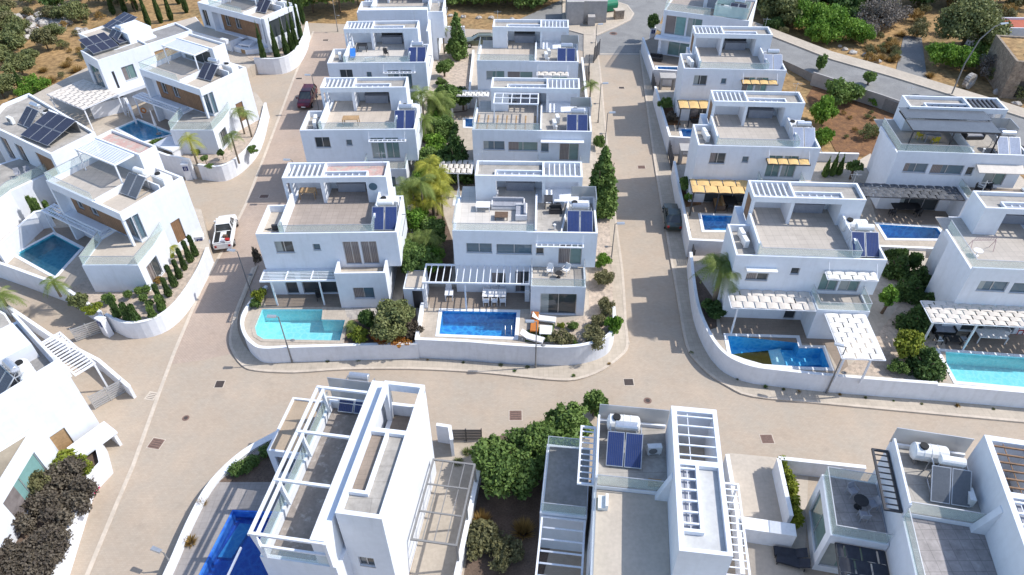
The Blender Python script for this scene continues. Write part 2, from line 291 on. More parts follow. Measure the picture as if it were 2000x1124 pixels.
# ---------------------------------------------------------------- house kit
def rect(x0,x1,y0,y1): return [(x0,y0),(x1,y0),(x1,y1),(x0,y1)]
class House:
    """one building: shells with real window reveals, roofs, parapets; every visible piece a child part"""
    def __init__(s,name,label,ref,loc,yaw,cat='house'):
        s.root=thing(name,label,cat,(loc[0],loc[1],0),yaw); s.ref=ref; s.wall=MB(); s.yaw=yaw; s.loc=loc; s.roofs={}; s.M=Matrix.Translation((loc[0],loc[1],0))@Matrix.Rotation(rad(yaw),4,'Z')
    def w(s,x,y,z=0): return s.M@Vector((x,y,z))
    def l(s,u,v,z):                         # surveyed point on level z, in the house's own axes
        return s.M.inverted()@W(u,v,z)
    def shell(s,poly,z0,z1,holes=None,top=True,bottom=True,mb=None):
        mb=mb or s.wall; holes=holes or {}; n=len(poly)
        for k in range(n):
            p=Vector((*poly[k],0)); q=Vector((*poly[(k+1)%n],0)); d=q-p; Ln=d.length; d.normalize(); inn=Vector((-d.y,d.x,0))
            F=Matrix(((d.x,inn.x,0,p.x),(d.y,inn.y,0,p.y),(0,0,1,0),(0,0,0,1)))
            s.facade(mb,F,0,Ln,z0,z1,holes.get(k,()))
        if top: mb.prism(poly,None,z1)
        if bottom: i=mb._a([(p[0],p[1],z0) for p in poly]); mb.face(tuple(i+k for k in reversed(range(n))))
    def facade(s,mb,F,a0,a1,z0,z1,holes,D=.2,win=True):
        old=mb.tf; mb.tf=F
        xs=sorted({a0,a1,*[h[0] for h in holes],*[h[1] for h in holes]}); zs=sorted({z0,z1,*[h[2] for h in holes],*[h[3] for h in holes]})
        for i in range(len(xs)-1):
            j=0
            while j<len(zs)-1:
                def inh(jj): return any(h[0]-1e-6<=xs[i] and xs[i+1]<=h[1]+1e-6 and h[2]-1e-6<=zs[jj] and zs[jj+1]<=h[3]+1e-6 for h in holes)
                if inh(j): j+=1; continue
                k=j
                while k+1<len(zs)-1 and not inh(k+1): k+=1
                mb.quad((xs[i],0,zs[j]),(xs[i+1],0,zs[j]),(xs[i+1],0,zs[k+1]),(xs[i],0,zs[k+1])); j=k+1
        for h in holes:
            x0,x1,c0,c1=h[:4]
            mb.quad((x0,0,c0),(x0,0,c1),(x0,D,c1),(x0,D,c0)); mb.quad((x1,0,c1),(x1,0,c0),(x1,D,c0),(x1,D,c1))
            mb.quad((x0,0,c1),(x1,0,c1),(x1,D,c1),(x0,D,c1)); mb.quad((x0,D,c0),(x1,D,c0),(x1,0,c0),(x0,0,c0))
            if win: s.window(F,*h)
        mb.tf=old
    def window(s,F,x0,x1,z0,z1,kind='w',pane=None,n=2):
        if kind=='d' : name='sliding_door'; fw=.06
        elif kind=='e': name='door'; fw=.08
        else: name='window'; fw=.05
        f=MB(); f.tf=F
        if kind=='e':
            f.box(x0,x1,.10,.15,z0,z1); f.build(name,pane or WOODL,s.root); return
        f.box(x0,x1,.09,.19,z0,z0+fw); f.box(x0,x1,.09,.19,z1-fw,z1); f.box(x0,x0+fw,.09,.19,z0+fw,z1-fw); f.box(x1-fw,x1,.09,.19,z0+fw,z1-fw)
        for k in range(1,n):
            c=x0+(x1-x0)*k/n; f.box(c-.03,c+.03,.095,.185,z0+fw,z1-fw)
        if kind=='w': f.box(x0-.03,x1+.03,-.03,.06,z0-.05,z0-.003)
        o=f.build(name,[ALU],s.root); g=MB(); g.tf=F; k_=random.choice((0,.22,.35,.5)) if x1-x0>1 else 0; xm=x0+fw+(x1-x0-2*fw)*k_
        if k_: g.cur=1; g.quad((x0+fw,.135,z0+fw),(xm,.135,z0+fw),(xm,.135,z1-fw),(x0+fw,.135,z1-fw))
        g.cur=0; g.quad((xm,.135,z0+fw),(x1-fw,.135,z0+fw),(x1-fw,.135,z1-fw),(xm,.135,z1-fw)); g.build('pane',[pane or random.choice((GLD,GLB,GLG)),random.choice((GLP,GLC))],o)
    def parapet(s,x0,x1,y0,y1,z0,z1,t=.16,sides='SENW',mb=None):
        mb=mb or s.wall
        if 'S' in sides: mb.box(x0,x1,y0,y0+t,z0,z1)
        if 'N' in sides: mb.box(x0,x1,y1-t,y1,z0,z1)
        a=y0+(t if 'S' in sides else 0); b=y1-(t if 'N' in sides else 0)
        if 'W' in sides: mb.box(x0,x0+t,a,b,z0,z1)
        if 'E' in sides: mb.box(x1-t,x1,a,b,z0,z1)
    def slab(s,name,mat,x0,x1,y0,y1,z): s.part(name,mat,lambda b:b.box(x0,x1,y0,y1,z-.06,z+.01))
    def part(s,name,mat,fn,parent=None):
        b=MB(); fn(b); return b.build(name,mat,parent or s.root)
    def rail(s,path,z0,z1,mat=None,name='glass_railing'):
        b=MB(); b.wallpath(path,.025,z0,z1); o=b.build(name,mat or RAIL,s.root)
        c=MB(); c.wallpath(path,.05,z1,z1+.03) ; c.build('handrail',ALU,o); return o
    def pergola(s,x0,x1,y0,y1,z,n,axis='y',posts=(),zb=1.5,mat=None,w=.08,beams=0,name='pergola',h=.12):
        mat=mat or WMET; b=MB(); b.box(x0,x1,y0,y0+.12,z-h,z+.02); b.box(x0,x1,y1-.12,y1,z-h,z+.02); b.box(x0,x0+.12,y0+.12,y1-.12,z-h,z+.02); b.box(x1-.12,x1,y0+.12,y1-.12,z-h,z+.02)
        for k in range(1,n+1):
            if axis=='y': c=x0+(x1-x0)*k/(n+1); b.box(c-w/2,c+w/2,y0+.12,y1-.12,z-.06,z)
            else: c=y0+(y1-y0)*k/(n+1); b.box(x0+.12,x1-.12,c-w/2,c+w/2,z-.05,z)
        for k in range(1,beams+1):
            if axis=='x': c=x0+(x1-x0)*k/(beams+1); b.box(c-.05,c+.05,y0+.12,y1-.12,z+.003,z+.06)
            else: c=y0+(y1-y0)*k/(beams+1); b.box(x0+.12,x1-.12,c-.05,c+.05,z+.003,z+.06)
        o=b.build(name,mat,s.root)
        for (px,py) in posts: s.part('post',mat,lambda q:q.box(px-.06,px+.06,py-.06,py+.06,zb,z-h-.001),o)
        return o
    def shade(s,x0,x1,y0,y1,z,nr,nc,mat,posts=(),zb=1.5,along='x',frame=None,slope=0.,name='woven_shade'):
        """a shade canopy of staggered woven panels with slits between them"""
        b=MB(); g=.05
        for r in range(nr):
            off=.5*(r%2)
            for c in range(-1,nc+1):
                a0=(c+off)/nc; a1=(c+1+off)/nc; a0=max(0,a0); a1=min(1,a1)
                if a1-a0<.02: continue
                r0=r/nr; r1=(r+1)/nr
                if along=='x': X0,X1,Y0,Y1=x0+(x1-x0)*a0,x0+(x1-x0)*a1,y0+(y1-y0)*r0,y0+(y1-y0)*r1
                else: X0,X1,Y0,Y1=x0+(x1-x0)*r0,x0+(x1-x0)*r1,y0+(y1-y0)*a0,y0+(y1-y0)*a1
                sag=.05; zz=lambda x,y:z+slope*(y-y0)
                gx=g if along=='x' else .008; gy=.008 if along=='x' else g
                X0+=gx;X1-=gx;Y0+=gy;Y1-=gy; xm=(X0+X1)/2;ym=(Y0+Y1)/2
                if along=='x':
                    pr=[(X0,0),((X0*3+X1)/4,sag*.7),(xm,sag),((X0+3*X1)/4,sag*.7),(X1,0)]
                    for k in range(4):
                        (p,h0),(q,h1)=pr[k],pr[k+1]; b.quad((p,Y0,zz(p,Y0)+h0),(q,Y0,zz(q,Y0)+h1),(q,Y1,zz(q,Y1)+h1),(p,Y1,zz(p,Y1)+h0))
                else:
                    pr=[(Y0,0),((Y0*3+Y1)/4,sag*.7),(ym,sag),((Y0+3*Y1)/4,sag*.7),(Y1,0)]
                    for k in range(4):
                        (p,h0),(q,h1)=pr[k],pr[k+1]; b.quad((X0,p,zz(X0,p)+h0),(X1,p,zz(X1,p)+h0),(X1,q,zz(X1,q)+h1),(X0,q,zz(X0,q)+h1))
        o=b.build(name,mat,s.root); f=MB(); e=.05
        Z=lambda y:z+slope*(y-y0)-.06
        f.beam((x0,y0,Z(y0)),(x1,y0,Z(y0)),.07); f.beam((x0,y1,Z(y1)),(x1,y1,Z(y1)),.07); f.beam((x0,y0,Z(y0)),(x0,y1,Z(y1)),.069); f.beam((x1,y0,Z(y0)),(x1,y1,Z(y1)),.069)
        for k in range(1,nr if along=='x' else nc):
            c=k/(nr if along=='x' else nc); y=y0+(y1-y0)*c; f.beam((x0,y,Z(y)),(x1,y,Z(y)),.04)
        f.build('canopy_frame',frame or WMET,o)
        for (px,py) in posts: s.part('post',frame or WMET,lambda q:q.box(px-.06,px+.06,py-.06,py+.06,zb,z+slope*(py-y0)-.1),o)
        return o
    def done(s): s.wall.build('wall',WHITE,s.root); return s
# ---------------------------------------------------------------- roof equipment (things of their own)
def make_heater(n=2,pv=PVB,tank=TANKS,ln=2.,frame=ALU):
    r=thing('solar_water_heater','x','solar heater'); a=rad(38); ca,sa=math.cos(a),math.sin(a)
    for k in range(n):
        x0=-n*.53+k*1.06; b=MB(); F=Matrix(((1,0,0,0),(0,ca,-sa,0),(0,sa,ca,.12),(0,0,0,1))); b.tf=F
        b.cur=0; b.box(x0,x0+1.,0,ln,0,.07)
        b.cur=1; b.box(x0+.05,x0+.95,.05,ln-.05,.071,.08)
        b.cur=2
        for q in range(1,8): c=x0+.05+.9*q/8; b.box(c-.006,c+.006,.05,ln-.05,.0805,.083)
        b.build('collector_panel',[frame,pv,PVK],r)
    b=MB()
    for x in (-n*.45,n*.45):
        b.beam((x,ln*ca,0),(x,ln*ca,sa*ln+.1),.05); b.beam((x,0,.1),(x,ln*ca,.1),.05); b.beam((x,ln*ca,.9),(x,ln*ca+.6,0),.04); b.beam((x,ln*ca,1.25),(x,ln*ca+.55,1.25),.05); b.beam((x,ln*ca+.55,0),(x,ln*ca+.55,1.3),.04)
    b.build('stand',ALU,r)
    b=MB(); y=ln*ca+.3; z=1.58
    b.cyl((-.62,y,z),(.62,y,z),.27,n=14); b.ball((-.62,y,z),.07,.26,.26,12,6); b.ball((.62,y,z),.07,.26,.26,12,6); b.build('tank',tank,r,smooth=False)
    b=MB(); b.tube([(-.5,y,z-.2),(-.75,y-.3,z-.5),(-.6,y-.9,z-.9),(-.55,.1,.2)],.025,.025,5); b.tube([(.5,y,z-.2),(.72,y-.3,z-.4),(.62,ln*ca-.1,sa*ln+.1)],.025,.025,5); b.build('pipe',ALU,r)
    return r
def make_tank(box=False,lid=True):
    r=thing('water_tank','x','water tank'); b=MB()
    if box:
        b.box(-.8,.8,-.45,.45,.15,1.0); b.box(-.7,.7,-.36,.36,1.001,1.06)
    else:
        b.cyl((-.85,0,.75),(.85,0,.75),.52,n=16); b.ball((-.85,0,.75),.16,.5,.5,14,6); b.ball((.85,0,.75),.16,.5,.5,14,6)
        for x in (-.4,0,.4): b.cyl((x-.03,0,.75),(x+.03,0,.75),.54,n=16)
    b.build('tank_body',TANKW,r,smooth=False); c=MB(); c.cyl((-.45,0,1.0 if box else 1.2),(-.45,0,1.16 if box else 1.36),.24,n=14); c.build('lid',RUBBER if lid else TANKW,r)
    c=MB(); c.box(-.7,-.6,-.4,.4,0,.3 if not box else .149); c.box(.6,.7,-.4,.4,0,.3 if not box else .149); c.build('stand',GMET,r); return r
def make_ac():
    r=thing('air_conditioner','x','AC unit'); b=MB(); b.box(-.42,.42,-.16,.16,.08,.72); b.box(-.35,-.28,-.18,.18,0,.079); b.box(.28,.35,-.18,.18,0,.079); b.build('casing',TANKW,r)
    c=MB(); c.cyl((-.1,-.161,.4),(-.1,-.185,.4),.25,n=16)
    for k in range(3): c.cyl((-.1,-.186,.4),(-.1,-.19-.004*k,.4),.2-.06*k,n=14)
    c.build('fan_grille',GMET,r); return r
def put(proto,label,x,y,z,yaw=0,group=None,first={}):
    """first use places the built thing itself, later ones copy it with its parts"""
    k=proto.name
    o=proto if k not in first else copy_tree(proto)
    first[k]=1; o.location=(x,y,z); o.rotation_euler=(0,0,rad(yaw)); o['label']=label
    if group: o['group']=group
    return o
H_SIL=make_heater(); H_WHT=make_heater(tank=TANKW); H_DRK=make_heater(pv=PVD); H_PAL=make_heater(pv=PVG); H_SLA=make_heater(pv=PVK,tank=TANKW)
T_CYL=make_tank(); T_BOX=make_tank(True); AC=make_ac()
def on(h,proto,label,x,y,z,yaw=0,group=None):
    p=h.w(x,y,z); return put(proto,label,p.x,p.y,z,h.yaw+yaw,group)
G_H='solar water heaters on the villa roofs'; G_T='cold water tanks on the villa roofs'; G_A='outdoor air conditioning units'
# ---------------------------------------------------------------- the repeated villa
def villa(name,label,ref,u,v,yaw,mir=False,**o):
    """two storeys, roof terrace, roof tower with open kitchen and slatted bay. mir: tower plan reversed, terrace on the left"""
    g=o.get; p=W(u,v,8); h=House(name,label,ref,(p.x,p.y),yaw); wl=h.wall; X1=11.6 if mir else 11.25
    by=g('by',-1.75); zf=7.3; wins=g('wins'); blk=g('blk',(6.4,10.7) if mir else (6.1,10.2)); gz=1.5
    # upper and lower storeys
    h.shell(rect(0,X1,0,4.05),4.5,zf,{0:wins},bottom=True)
    h.shell(rect(.02,10.2,.02,4.03),0,4.499,{0:g('low',[(1.5,5.6,1.55,3.9,'d',GLD,3)])},top=False)
    tx0,tx1=g('tx',(1.5,10.5) if mir else (1.3,10.0)); ty0,ty1=5.2,7.65; zt=9.9
    xr=max(10.2,tx1); h.shell(rect(min(tx0,1.3),xr,4.051,ty1),0,zf,{3:g('west',())},top=True)
    if X1>xr: h.shell(rect(xr+.001,X1,4.051,5.2),4.5,zf)
    # parapets around wings and terrace
    P_=h.parapet; LW=1.95 if not mir else 6.6; RW=9.2 if not mir else 6.6
    if not mir:
        P_(0,X1,0,4.05,zf,8,sides='S'); wl.box(0,.16,.16,4.05,zf,8); wl.box(.161,LW-.16,3.89,4.05,zf,8); wl.box(LW-.16,LW,1.0,5.2,zf,8.45)
        wl.box(RW,RW+.16,1.7,5.2,zf,8.45); wl.box(X1-.16,X1,.16,5.2,zf,8); wl.box(RW+.161,X1-.161,5.04,5.2,zf,8)
        h.slab('roof',g('roofm',ROOF),.16,LW-.16,.16,3.89,zf+.06); h.slab('roof',g('roofm',ROOF),RW+.16,X1-.16,.16,5.04,zf+.06); h.slab('terrace_floor',g('terr',TILE),LW,RW,.16,ty1-.2,zf+.05)
        if g('glass',True): h.rail([(LW-.08,.98),(LW-.08,.2),(RW+.08,.2),(RW+.08,1.68)],zf+.06,8.65,g('rail'))
    else:
        P_(0,X1,0,4.05,zf,8,sides='S'); wl.box(0,.16,.16,5.2,zf,7.75); wl.box(LW,LW+.16,.16,5.2,zf,8.15)
        wl.box(X1-.16,X1,.16,5.2,zf,8); wl.box(tx1+.001,X1-.161,5.04,5.2,zf,8)
        h.slab('roof',g('roofm',ROOF),LW+.16,X1-.16,.16,5.04,zf+.06); h.slab('terrace_floor',g('terr',TILE),.16,LW,.16,ty1-.2,zf+.05)
        if g('glass',True): h.rail([(.06,5.1),(.06,.1),(LW-.1,.1)],7.76 if 0 else 8.001,8.7,g('rail'))
        h.rail([(9.6,5.15),(X1+.02,5.15),(X1+.02,3.2)],8.001,9.0,SCREEN,'screen_panel')
    # tower
    Wd=tx1-tx0; X=(lambda t:tx1-t) if mir else (lambda t:tx0+t)
    def B(t0,t1,y0,y1,z0,z1,mb=wl): a,b=sorted((X(t0),X(t1))); mb.box(a,b,y0,y1,z0,z1)
    ts=Wd-1.75
    B(ts,Wd,ty0,ty1,zf,9.4); B(.0,ts,ty1-.2,ty1,zf,9.4); B(3.15,3.35,ty0+.25,ty1-.2,zf,9.4)
    B(0,.22,ty0,ty0+.35,zf,9.4); B(0,.22,ty0+1.5,ty1-.2,zf,9.4)
    if g('pillar',1): B(3.1,3.36,ty0,ty0+.24,zf,9.4)
    t=.17; B(0,Wd,ty0,ty0+t,9.4,zt); B(0,Wd,ty1-t,ty1,9.4,zt); B(0,t,ty0+t,ty1-t,9.4,zt); B(Wd-t,Wd,ty0+t,ty1-t,9.4,zt); B(3.2,3.2+t,ty0+t,ty1-t,9.4,zt)
    B(3.2+t,Wd-t,ty0+1.0,ty1-t,9.4,9.55); B(ts,Wd-t,ty0+t,ty0+1.0,9.4,9.55)
    B(3.2+t,ts,ty0+1.0,ty0+1.12,9.55,9.82); B(ts,ts+.12,ty0+t,ty0+1.12,9.55,9.82)
    q=MB(); B(3.2+t,Wd-t,ty0+1.125,ty1-t-.003,9.551,9.57,q); B(ts+.125,Wd-t,ty0+t,ty0+1.12,9.551,9.57,q); q.build('tower_roof',g('troof',ROOF),h.root)
    q=MB()
    for k in range(7): c=3.5+(ts-3.6)*k/6; B(c-.04,c+.04,ty0+t,ty0+1.0,9.5,9.62,q)
    for k in range(6): c=.17+(3.03)*(k+1)/7; B(c-.05,c+.05,ty0+t,ty1-t,9.62,9.78,q)
    B(3.4,ts-.05,ty0+.55,ty0+.6,9.5,9.6,q); B(.1,ts-.05,ty0+.63,ty0+.69,9.59,9.66,q); q.build('slats',g('slatm',WMET),h.root)
    q=MB(); B(4.0,6.5,ty1-.85,ty1-.22,8.15,8.22,q); B(4.05,6.45,ty1-.8,ty1-.22,zf+.062,8.149,q); ko=q.build('kitchen_counter',[g('counter',CUSHG)],h.root)
    q=MB(); B(4.0,6.5,ty1-.217,ty1-.203,8.23,8.75,q); q.build('splashback',DMET if g('dark',1) else CONC,ko)
    if g('frontdoor',0): h.part('door',WOOD,lambda b:b.box(tx0-.03,tx0-.005,ty0+.36,ty0+1.49,zf+.06,9.35))
    # balcony block
    if g('balc','solid'):
        bx0,bx1=blk; h.shell(rect(bx0,bx1,by,0.019),0,4.4,{0:g('blkw',[(1.25,2.95,2.5,3.7,'w',GLB,2)])},top=True)
        if g('balc')=='glass':
            h.part('balcony_floor',g('balcm',TILE),lambda b:b.box(bx0+.12,bx1-.12,by+.12,-.001,4.401,4.43)); h.parapet(bx0,bx1,by,-.002,4.4,4.6,.12,'SEW'); h.rail([(bx0+.06,-.02),(bx0+.06,by+.06),(bx1-.06,by+.06),(bx1-.06,-.02)],4.601,5.35,g('rail'))
        else:
            h.parapet(bx0,bx1,by,-.002,4.4,5.25,.18,'SEW'); h.part('balcony_floor',SAND,lambda b:b.box(bx0+.18,bx1-.18,by+.18,-.001,4.401,4.43))
    if g('vents',1):
        vx,vy=(8.2,1.3) if mir else (10.4,3.9)
        h.part('roof_vent',TANKW,lambda b:(b.cyl((vx,vy,zf+.05),(vx,vy,zf+.5),.07,n=10),b.cyl((vx,vy,zf+.501),(vx,vy,zf+.56),.12,n=10)))
        h.part('cable_duct',GMET,lambda b:(b.beam((vx,vy-.6,zf+.09),(vx+1.2,vy-.6,zf+.09),.05),b.beam((vx+1.2,vy-.6,zf+.09),(vx+1.2,.3,zf+.09),.05)))
        ax=X(Wd-.5); h.part('aerial',ALU,lambda b:(b.cyl((ax,7.3,9.5),(ax,7.3,11.1),.018,n=6),b.beam((ax-.45,7.3,10.9),(ax+.45,7.3,10.9),.02),b.beam((ax-.3,7.1,10.7),(ax-.3,7.5,10.7),.015),b.beam((ax+.1,7.1,10.9),(ax+.1,7.5,10.9),.015)))
    # metal awning over the balcony doors
    aw=g('awn')
    if aw:
        ax0,ax1,kind=aw
        if kind=='grid':
            h.pergola(ax0,ax1,-.55,-.003,6.95,7,'y',name='window_awning',h=.08,w=.06); 
            h.part('stay_rod',WMET,lambda b:(b.beam((ax0+.1,0,7.8),(ax0+.1,-.5,6.98),.03),b.beam((ax1-.1,0,7.8),(ax1-.1,-.5,6.98),.03)))
        else:
            h.shade(ax0,ax1,-.95,-.05,6.75,2 if kind!='Y' else 1,4,{'Y':YSHADE,'W':WSHADE,'C':CREAM}[kind],name='window_awning',frame=DMET if kind=='Y' else WMET,slope=.1)
            h.part('stay_rod',WMET,lambda b:(b.beam((ax0+.1,0,7.7),(ax0+.1,-.9,6.8),.03),b.beam((ax1-.1,0,7.7),(ax1-.1,-.9,6.8),.03)))
    return h
WA_=[(1.27,2.75,6.05,7.22,'w',GLD,2),(4.32,4.92,6.27,6.92,'w',GLB,1),(6.75,8.05,4.75,7.1,'d',GLG,2),(8.2,9.5,4.75,7.1,'d',GLG,2)]
WB_=[(1.05,3.15,5.82,6.8,'w',GLB,2),(3.5,6.4,5.75,6.75,'w',GLB,2),(6.72,7.36,5.75,6.6,'w',GLD,1),(8.55,10.45,4.75,6.75,'d',GLG,2)]
# ---------------------------------------------------------------- the villas
wa=lambda p:[(a,b,c,d,k,p if k=='d' else q,n) for a,b,c,d,k,q,n in WA_]
A1=villa('villa','white two-storey villa with pink-painted tower roof behind the turquoise pool','the turquoise-pool villa',498.7,457.5,.3,
  wins=wa(GLC),troof=ROOFP,terr=TILEB,low=[(1.2,2.2,1.55,3.9,'w',GLD,1),(2.6,5.6,1.55,3.9,'d',GLD,2)],roofm=YARD,counter=CUSHG)
A1.pergola(-.2,6.05,-1.5,.0,4.3,7,'x',[(.66,-1.35),(4.6,-1.35)],beams=2,w=.06)
A1.part('round_window',GLB,lambda b:b.cyl((8.8,5.205,8.95),(8.8,5.17,8.95),.36,n=18))
A2=villa('villa','white villa right of the dark red car, wooden table on its roof terrace','the villa by the dark red car',585,255,0,wins=wa(GLG),awn=(6.6,10.3,'grid'),terr=TILEC,balc='glass')
A3=villa('villa','white villa with blue lounger and dark table on its roof terrace','the blue-lounger villa',638.5,124,0,wins=wa(GLB),awn=(6.3,10,'grid'),terr=TILEW,balc='glass')
A4=villa('villa','tall windowless white villa end wall, farthest in the left-centre row','the farthest left-centre villa',700,70,0,wins=[],low=[],balc=None,tx=(.2,9.8))
A4.root.location=(-19.9,93.6,0); A4.M=Matrix.Translation((-19.9,93.6,0)); 
A4.wall.box(.4,9.3,-.9,-.003,0,8.6); A4.wall.box(9.301,9.55,-4,-.003,0,7.)
A2.pergola(.1,7.6,-1.2,-.02,4.25,7,'y',[(.2,-1.1)])
A1.part('yard_grille',DMET,lambda b:[b.box(9.0,11.2,10+.5*k,10.06+.5*k,4.0,4.06) for k in range(6)]+[b.box(8.9,9.0,9.9,12.7,3.95,4.05),b.box(11.2,11.3,9.9,12.7,3.95,4.05)])
B1=villa('villa','white villa with a white corner sofa on its roof and two-part roof terrace','the white-sofa villa',883,451.5,-2.5,True,
  terr=TILEW,wins=WB_,low=[(3.0,4.2,2.2,3.7,'w',GLD,1),(5.0,6.3,1.55,3.9,'d',GLD,1)],by=-2.65,balc='glass',blkw=[(.8,3.75,1.6,3.85,'d',GLD,2)],blk=(6.35,10.75),awn=(6.7,10.55,'grid'))
B1.pergola(-2.45,6.3,-2.25,.15,4.45,15,'y',[(1.0,-2.1),(-2.3,-2.1)],w=.07)
B2=villa('villa','white villa with white metal grid pergola on its roof terrace','the white-grid villa',922,254,-3,True,wins=[(1.05,3.15,5.82,6.8,'w',GLB,2),(3.5,6.4,5.75,6.75,'w',GLG,2),(6.72,7.5,5.7,6.8,'w',GLB,1),(8.55,10.45,4.75,6.75,'d',GLG,2)],balc='glass',by=-1.2)
B2.pergola(1.9,6.4,2.6,4.9,9.5,4,'y',[(2.0,2.7),(6.3,2.7)],zb=7.35,beams=1)
B2.shade(-3.35,-.02,-2.1,.3,4.4,3,6,CREAM,[(-3.2,-2.0),(-1.4,-2.0)])
B2.part('flat_awning',WMET,lambda b:b.box(6.7,10.9,-.6,-.01,7.0,7.1))
B2.part('roof_battens',WOODL,lambda b:[b.box(.3+.95*k,.42+.95*k,.2,4.2,7.36,7.40) for k in range(7)])
B3=villa('villa','white villa with pale roof terrace beside the parked olive estate car','the olive-car villa',931,119,-3,True,wins=[(1.05,3.15,5.75,6.8,'w',GLG,2),(3.5,6.4,5.75,6.75,'w',GLG,2),(7.0,7.7,5.7,6.8,'w',GLD,1),(8.6,10.4,5.0,6.75,'d',GLT,2)],balc=None,terr=TILEC,awn=(6.9,10.5,'C'))
B3.shade(-3.1,1.35,-1.5,-.03,4.4,3,7,WSHADE,[(-3.0,-1.4)])
R1=villa('villa','white villa with two cream woven canopies behind the half-empty pool','the half-empty-pool villa',1437.9,498.9,-4,
  wins=[(1.16,2.85,5.55,6.3,'w',GLD,2),(4.43,5.08,6.3,6.95,'w',GLD,1),(6.9,8.3,4.75,6.5,'d',GLG,2),(8.45,9.95,4.75,6.5,'d',GLG,2)],low=[(5.0,5.9,1.55,3.9,'d',GLD,1)],by=-2.1,balc='glass',awn=(6.95,10.7,'W'),tx=(1.9,10.7),frontdoor=1,
  blkw=[(1.6,3.2,2.3,3.5,'w',GLD,2)],blk=(6.45,10.4))
R1.shade(-.05,6.35,-2.2,-.05,4.6,3,7,CREAM,[(.5,-2.0)])
R1.shade(7.05,10.1,-6.9,-2.15,4.35,9,3,WSHADE,[(9.2,-6.7),(7.3,-6.7)],along='x')
R1.part('window_awning',CAP,lambda b:(b.box(.97,3.3,-.5,-.005,6.75,6.87),b.beam((1.2,0,6.2),(1.35,-.4,6.75),.03),b.beam((2.9,0,6.2),(2.7,-.4,6.75),.03)))
R2=villa('villa','white villa with amber awnings and dark patio sofas, second along the right street','the nearer amber-awning villa',1364,284,-4,wins=wa(GLG),awn=(6.5,10.4,'Y'),balc='glass',tx=(1.9,10.6),frontdoor=1)
R2.shade(-.3,5.9,-2.5,-.2,4.4,2,5,YSHADE,[(-.1,-2.3),(2.4,-1.8)],frame=DMET)
R3=villa('villa','white villa with amber awnings, third along the right street','the farther amber-awning villa',1336,134,-4,wins=wa(GLT),awn=(6.5,10.4,'Y'),balc='glass',tx=(1.6,10.4),frontdoor=1)
R3.shade(-.2,4.4,-2.2,-.2,4.3,1,4,YSHADE,[(0,-2.0),(1.2,-1.6)],frame=DMET)
S1=villa('villa','white villa with black metal pergola of dark slats on its roof terrace','the black-pergola villa',1755,296,-5,True,wins=WB_,by=-2.2,balc='glass',blk=(6.6,12.5),tx=(2.1,11.1),slatm=DMET,balcm=DECK)
b=MB()
for k in range(22):
    y=1.35+4.1*k/21; b.box(1.2,8.95,y-.085,y+.085,9.62 if k>=11 else 9.5,9.66 if k>=11 else 9.54)
po=b.build('roof_pergola',PVK,S1.root); b=MB()
for x,y in ((1.25,1.25),(4.9,1.25),(8.9,1.25)): b.box(x-.05,x+.05,y-.05,y+.05,7.36,9.4)
b.box(1.2,8.95,1.2,1.3,9.4,9.49); b.box(1.2,1.3,1.3,5.19,9.4,9.49); b.box(8.85,8.95,1.3,5.19,9.4,9.49); b.build('pergola_frame',DMET,po)
S1.shade(-2.5,6.5,-2.15,.1,4.4,4,11,DSHADE,[(-2.3,-2.0)],frame=DMET); S1.part('flat_awning',CREAM,lambda b:b.hexa([(7.3,-1.0,6.6),(11.4,-1.0,6.6),(11.4,-.05,6.95),(7.3,-.05,6.95),(7.3,-1.0,6.66),(11.4,-1.0,6.66),(11.4,-.05,7.01),(7.3,-.05,7.01)]))
S1.part('patio_side_block',WHITE,lambda b:b.box(.2,2.0,.05,.4,1.5,4.3))
S2=villa('villa','white villa at the right edge with long cream canopy behind the aqua pool','the aqua-pool villa',1900.6,523.8,-5,True,wins=WB_,by=-2.4,balc=None,tx=(2.2,11.2))
S2.shade(-2.4,8.6,-2.25,.2,4.4,5,12,CREAM,[(-2.2,-2.1),(1.0,-2.1),(6,-2.1)])
for h_,pan in ((A1,H_WHT),(A2,H_SIL),(A3,H_SIL),(R1,H_WHT),(R2,H_PAL),(R3,H_PAL)):
    on(h_,pan,'twin-panel solar heater beside the roof terrace of '+h_.ref,10.12,.95,7.37,0,G_H)
for h_,pan in ((B1,H_SIL),(B2,H_SIL),(B3,H_SIL),(S1,H_PAL)):
    on(h_,pan,'twin-panel solar heater on the utility roof of '+h_.ref,10.25,.45,7.37,0,G_H)
for h_,x,y,pr in ((B1,10.3,3.6,T_BOX),(A1,10.2,4.15,T_BOX),(R1,9.95,4.2,T_CYL),(B2,10.5,3.7,T_BOX),(R2,9.95,4.2,T_BOX),(A2,10.3,4.2,T_BOX)):
    on(h_,pr,'white cold water tank behind the solar heater of '+h_.ref,x,y,7.37,0,G_T)
for h_,sp in ((A2,((1.0,2.7),(1.1,1.7))),(A3,((1.0,2.6),)),(R1,((1.0,3.1),(1.1,2.1))),(R2,((1.0,2.9),(1.1,2.0))),(R3,((.9,2.7),(1.1,2.0))),(B2,((8.3,3.0),(8.0,1.9))),(B3,((8.2,3.2),(7.9,2.2))),(B1,((8.6,4.4),))):
    for i,(x,y) in enumerate(sp): on(h_,AC,('white AC unit on the side roof of '+h_.ref) if len(sp)==1 else ('farther' if i==0 else 'nearer')+' white AC unit on the side roof of '+h_.ref,x,y,7.37,100 if h_ is not B1 else 0,G_A)
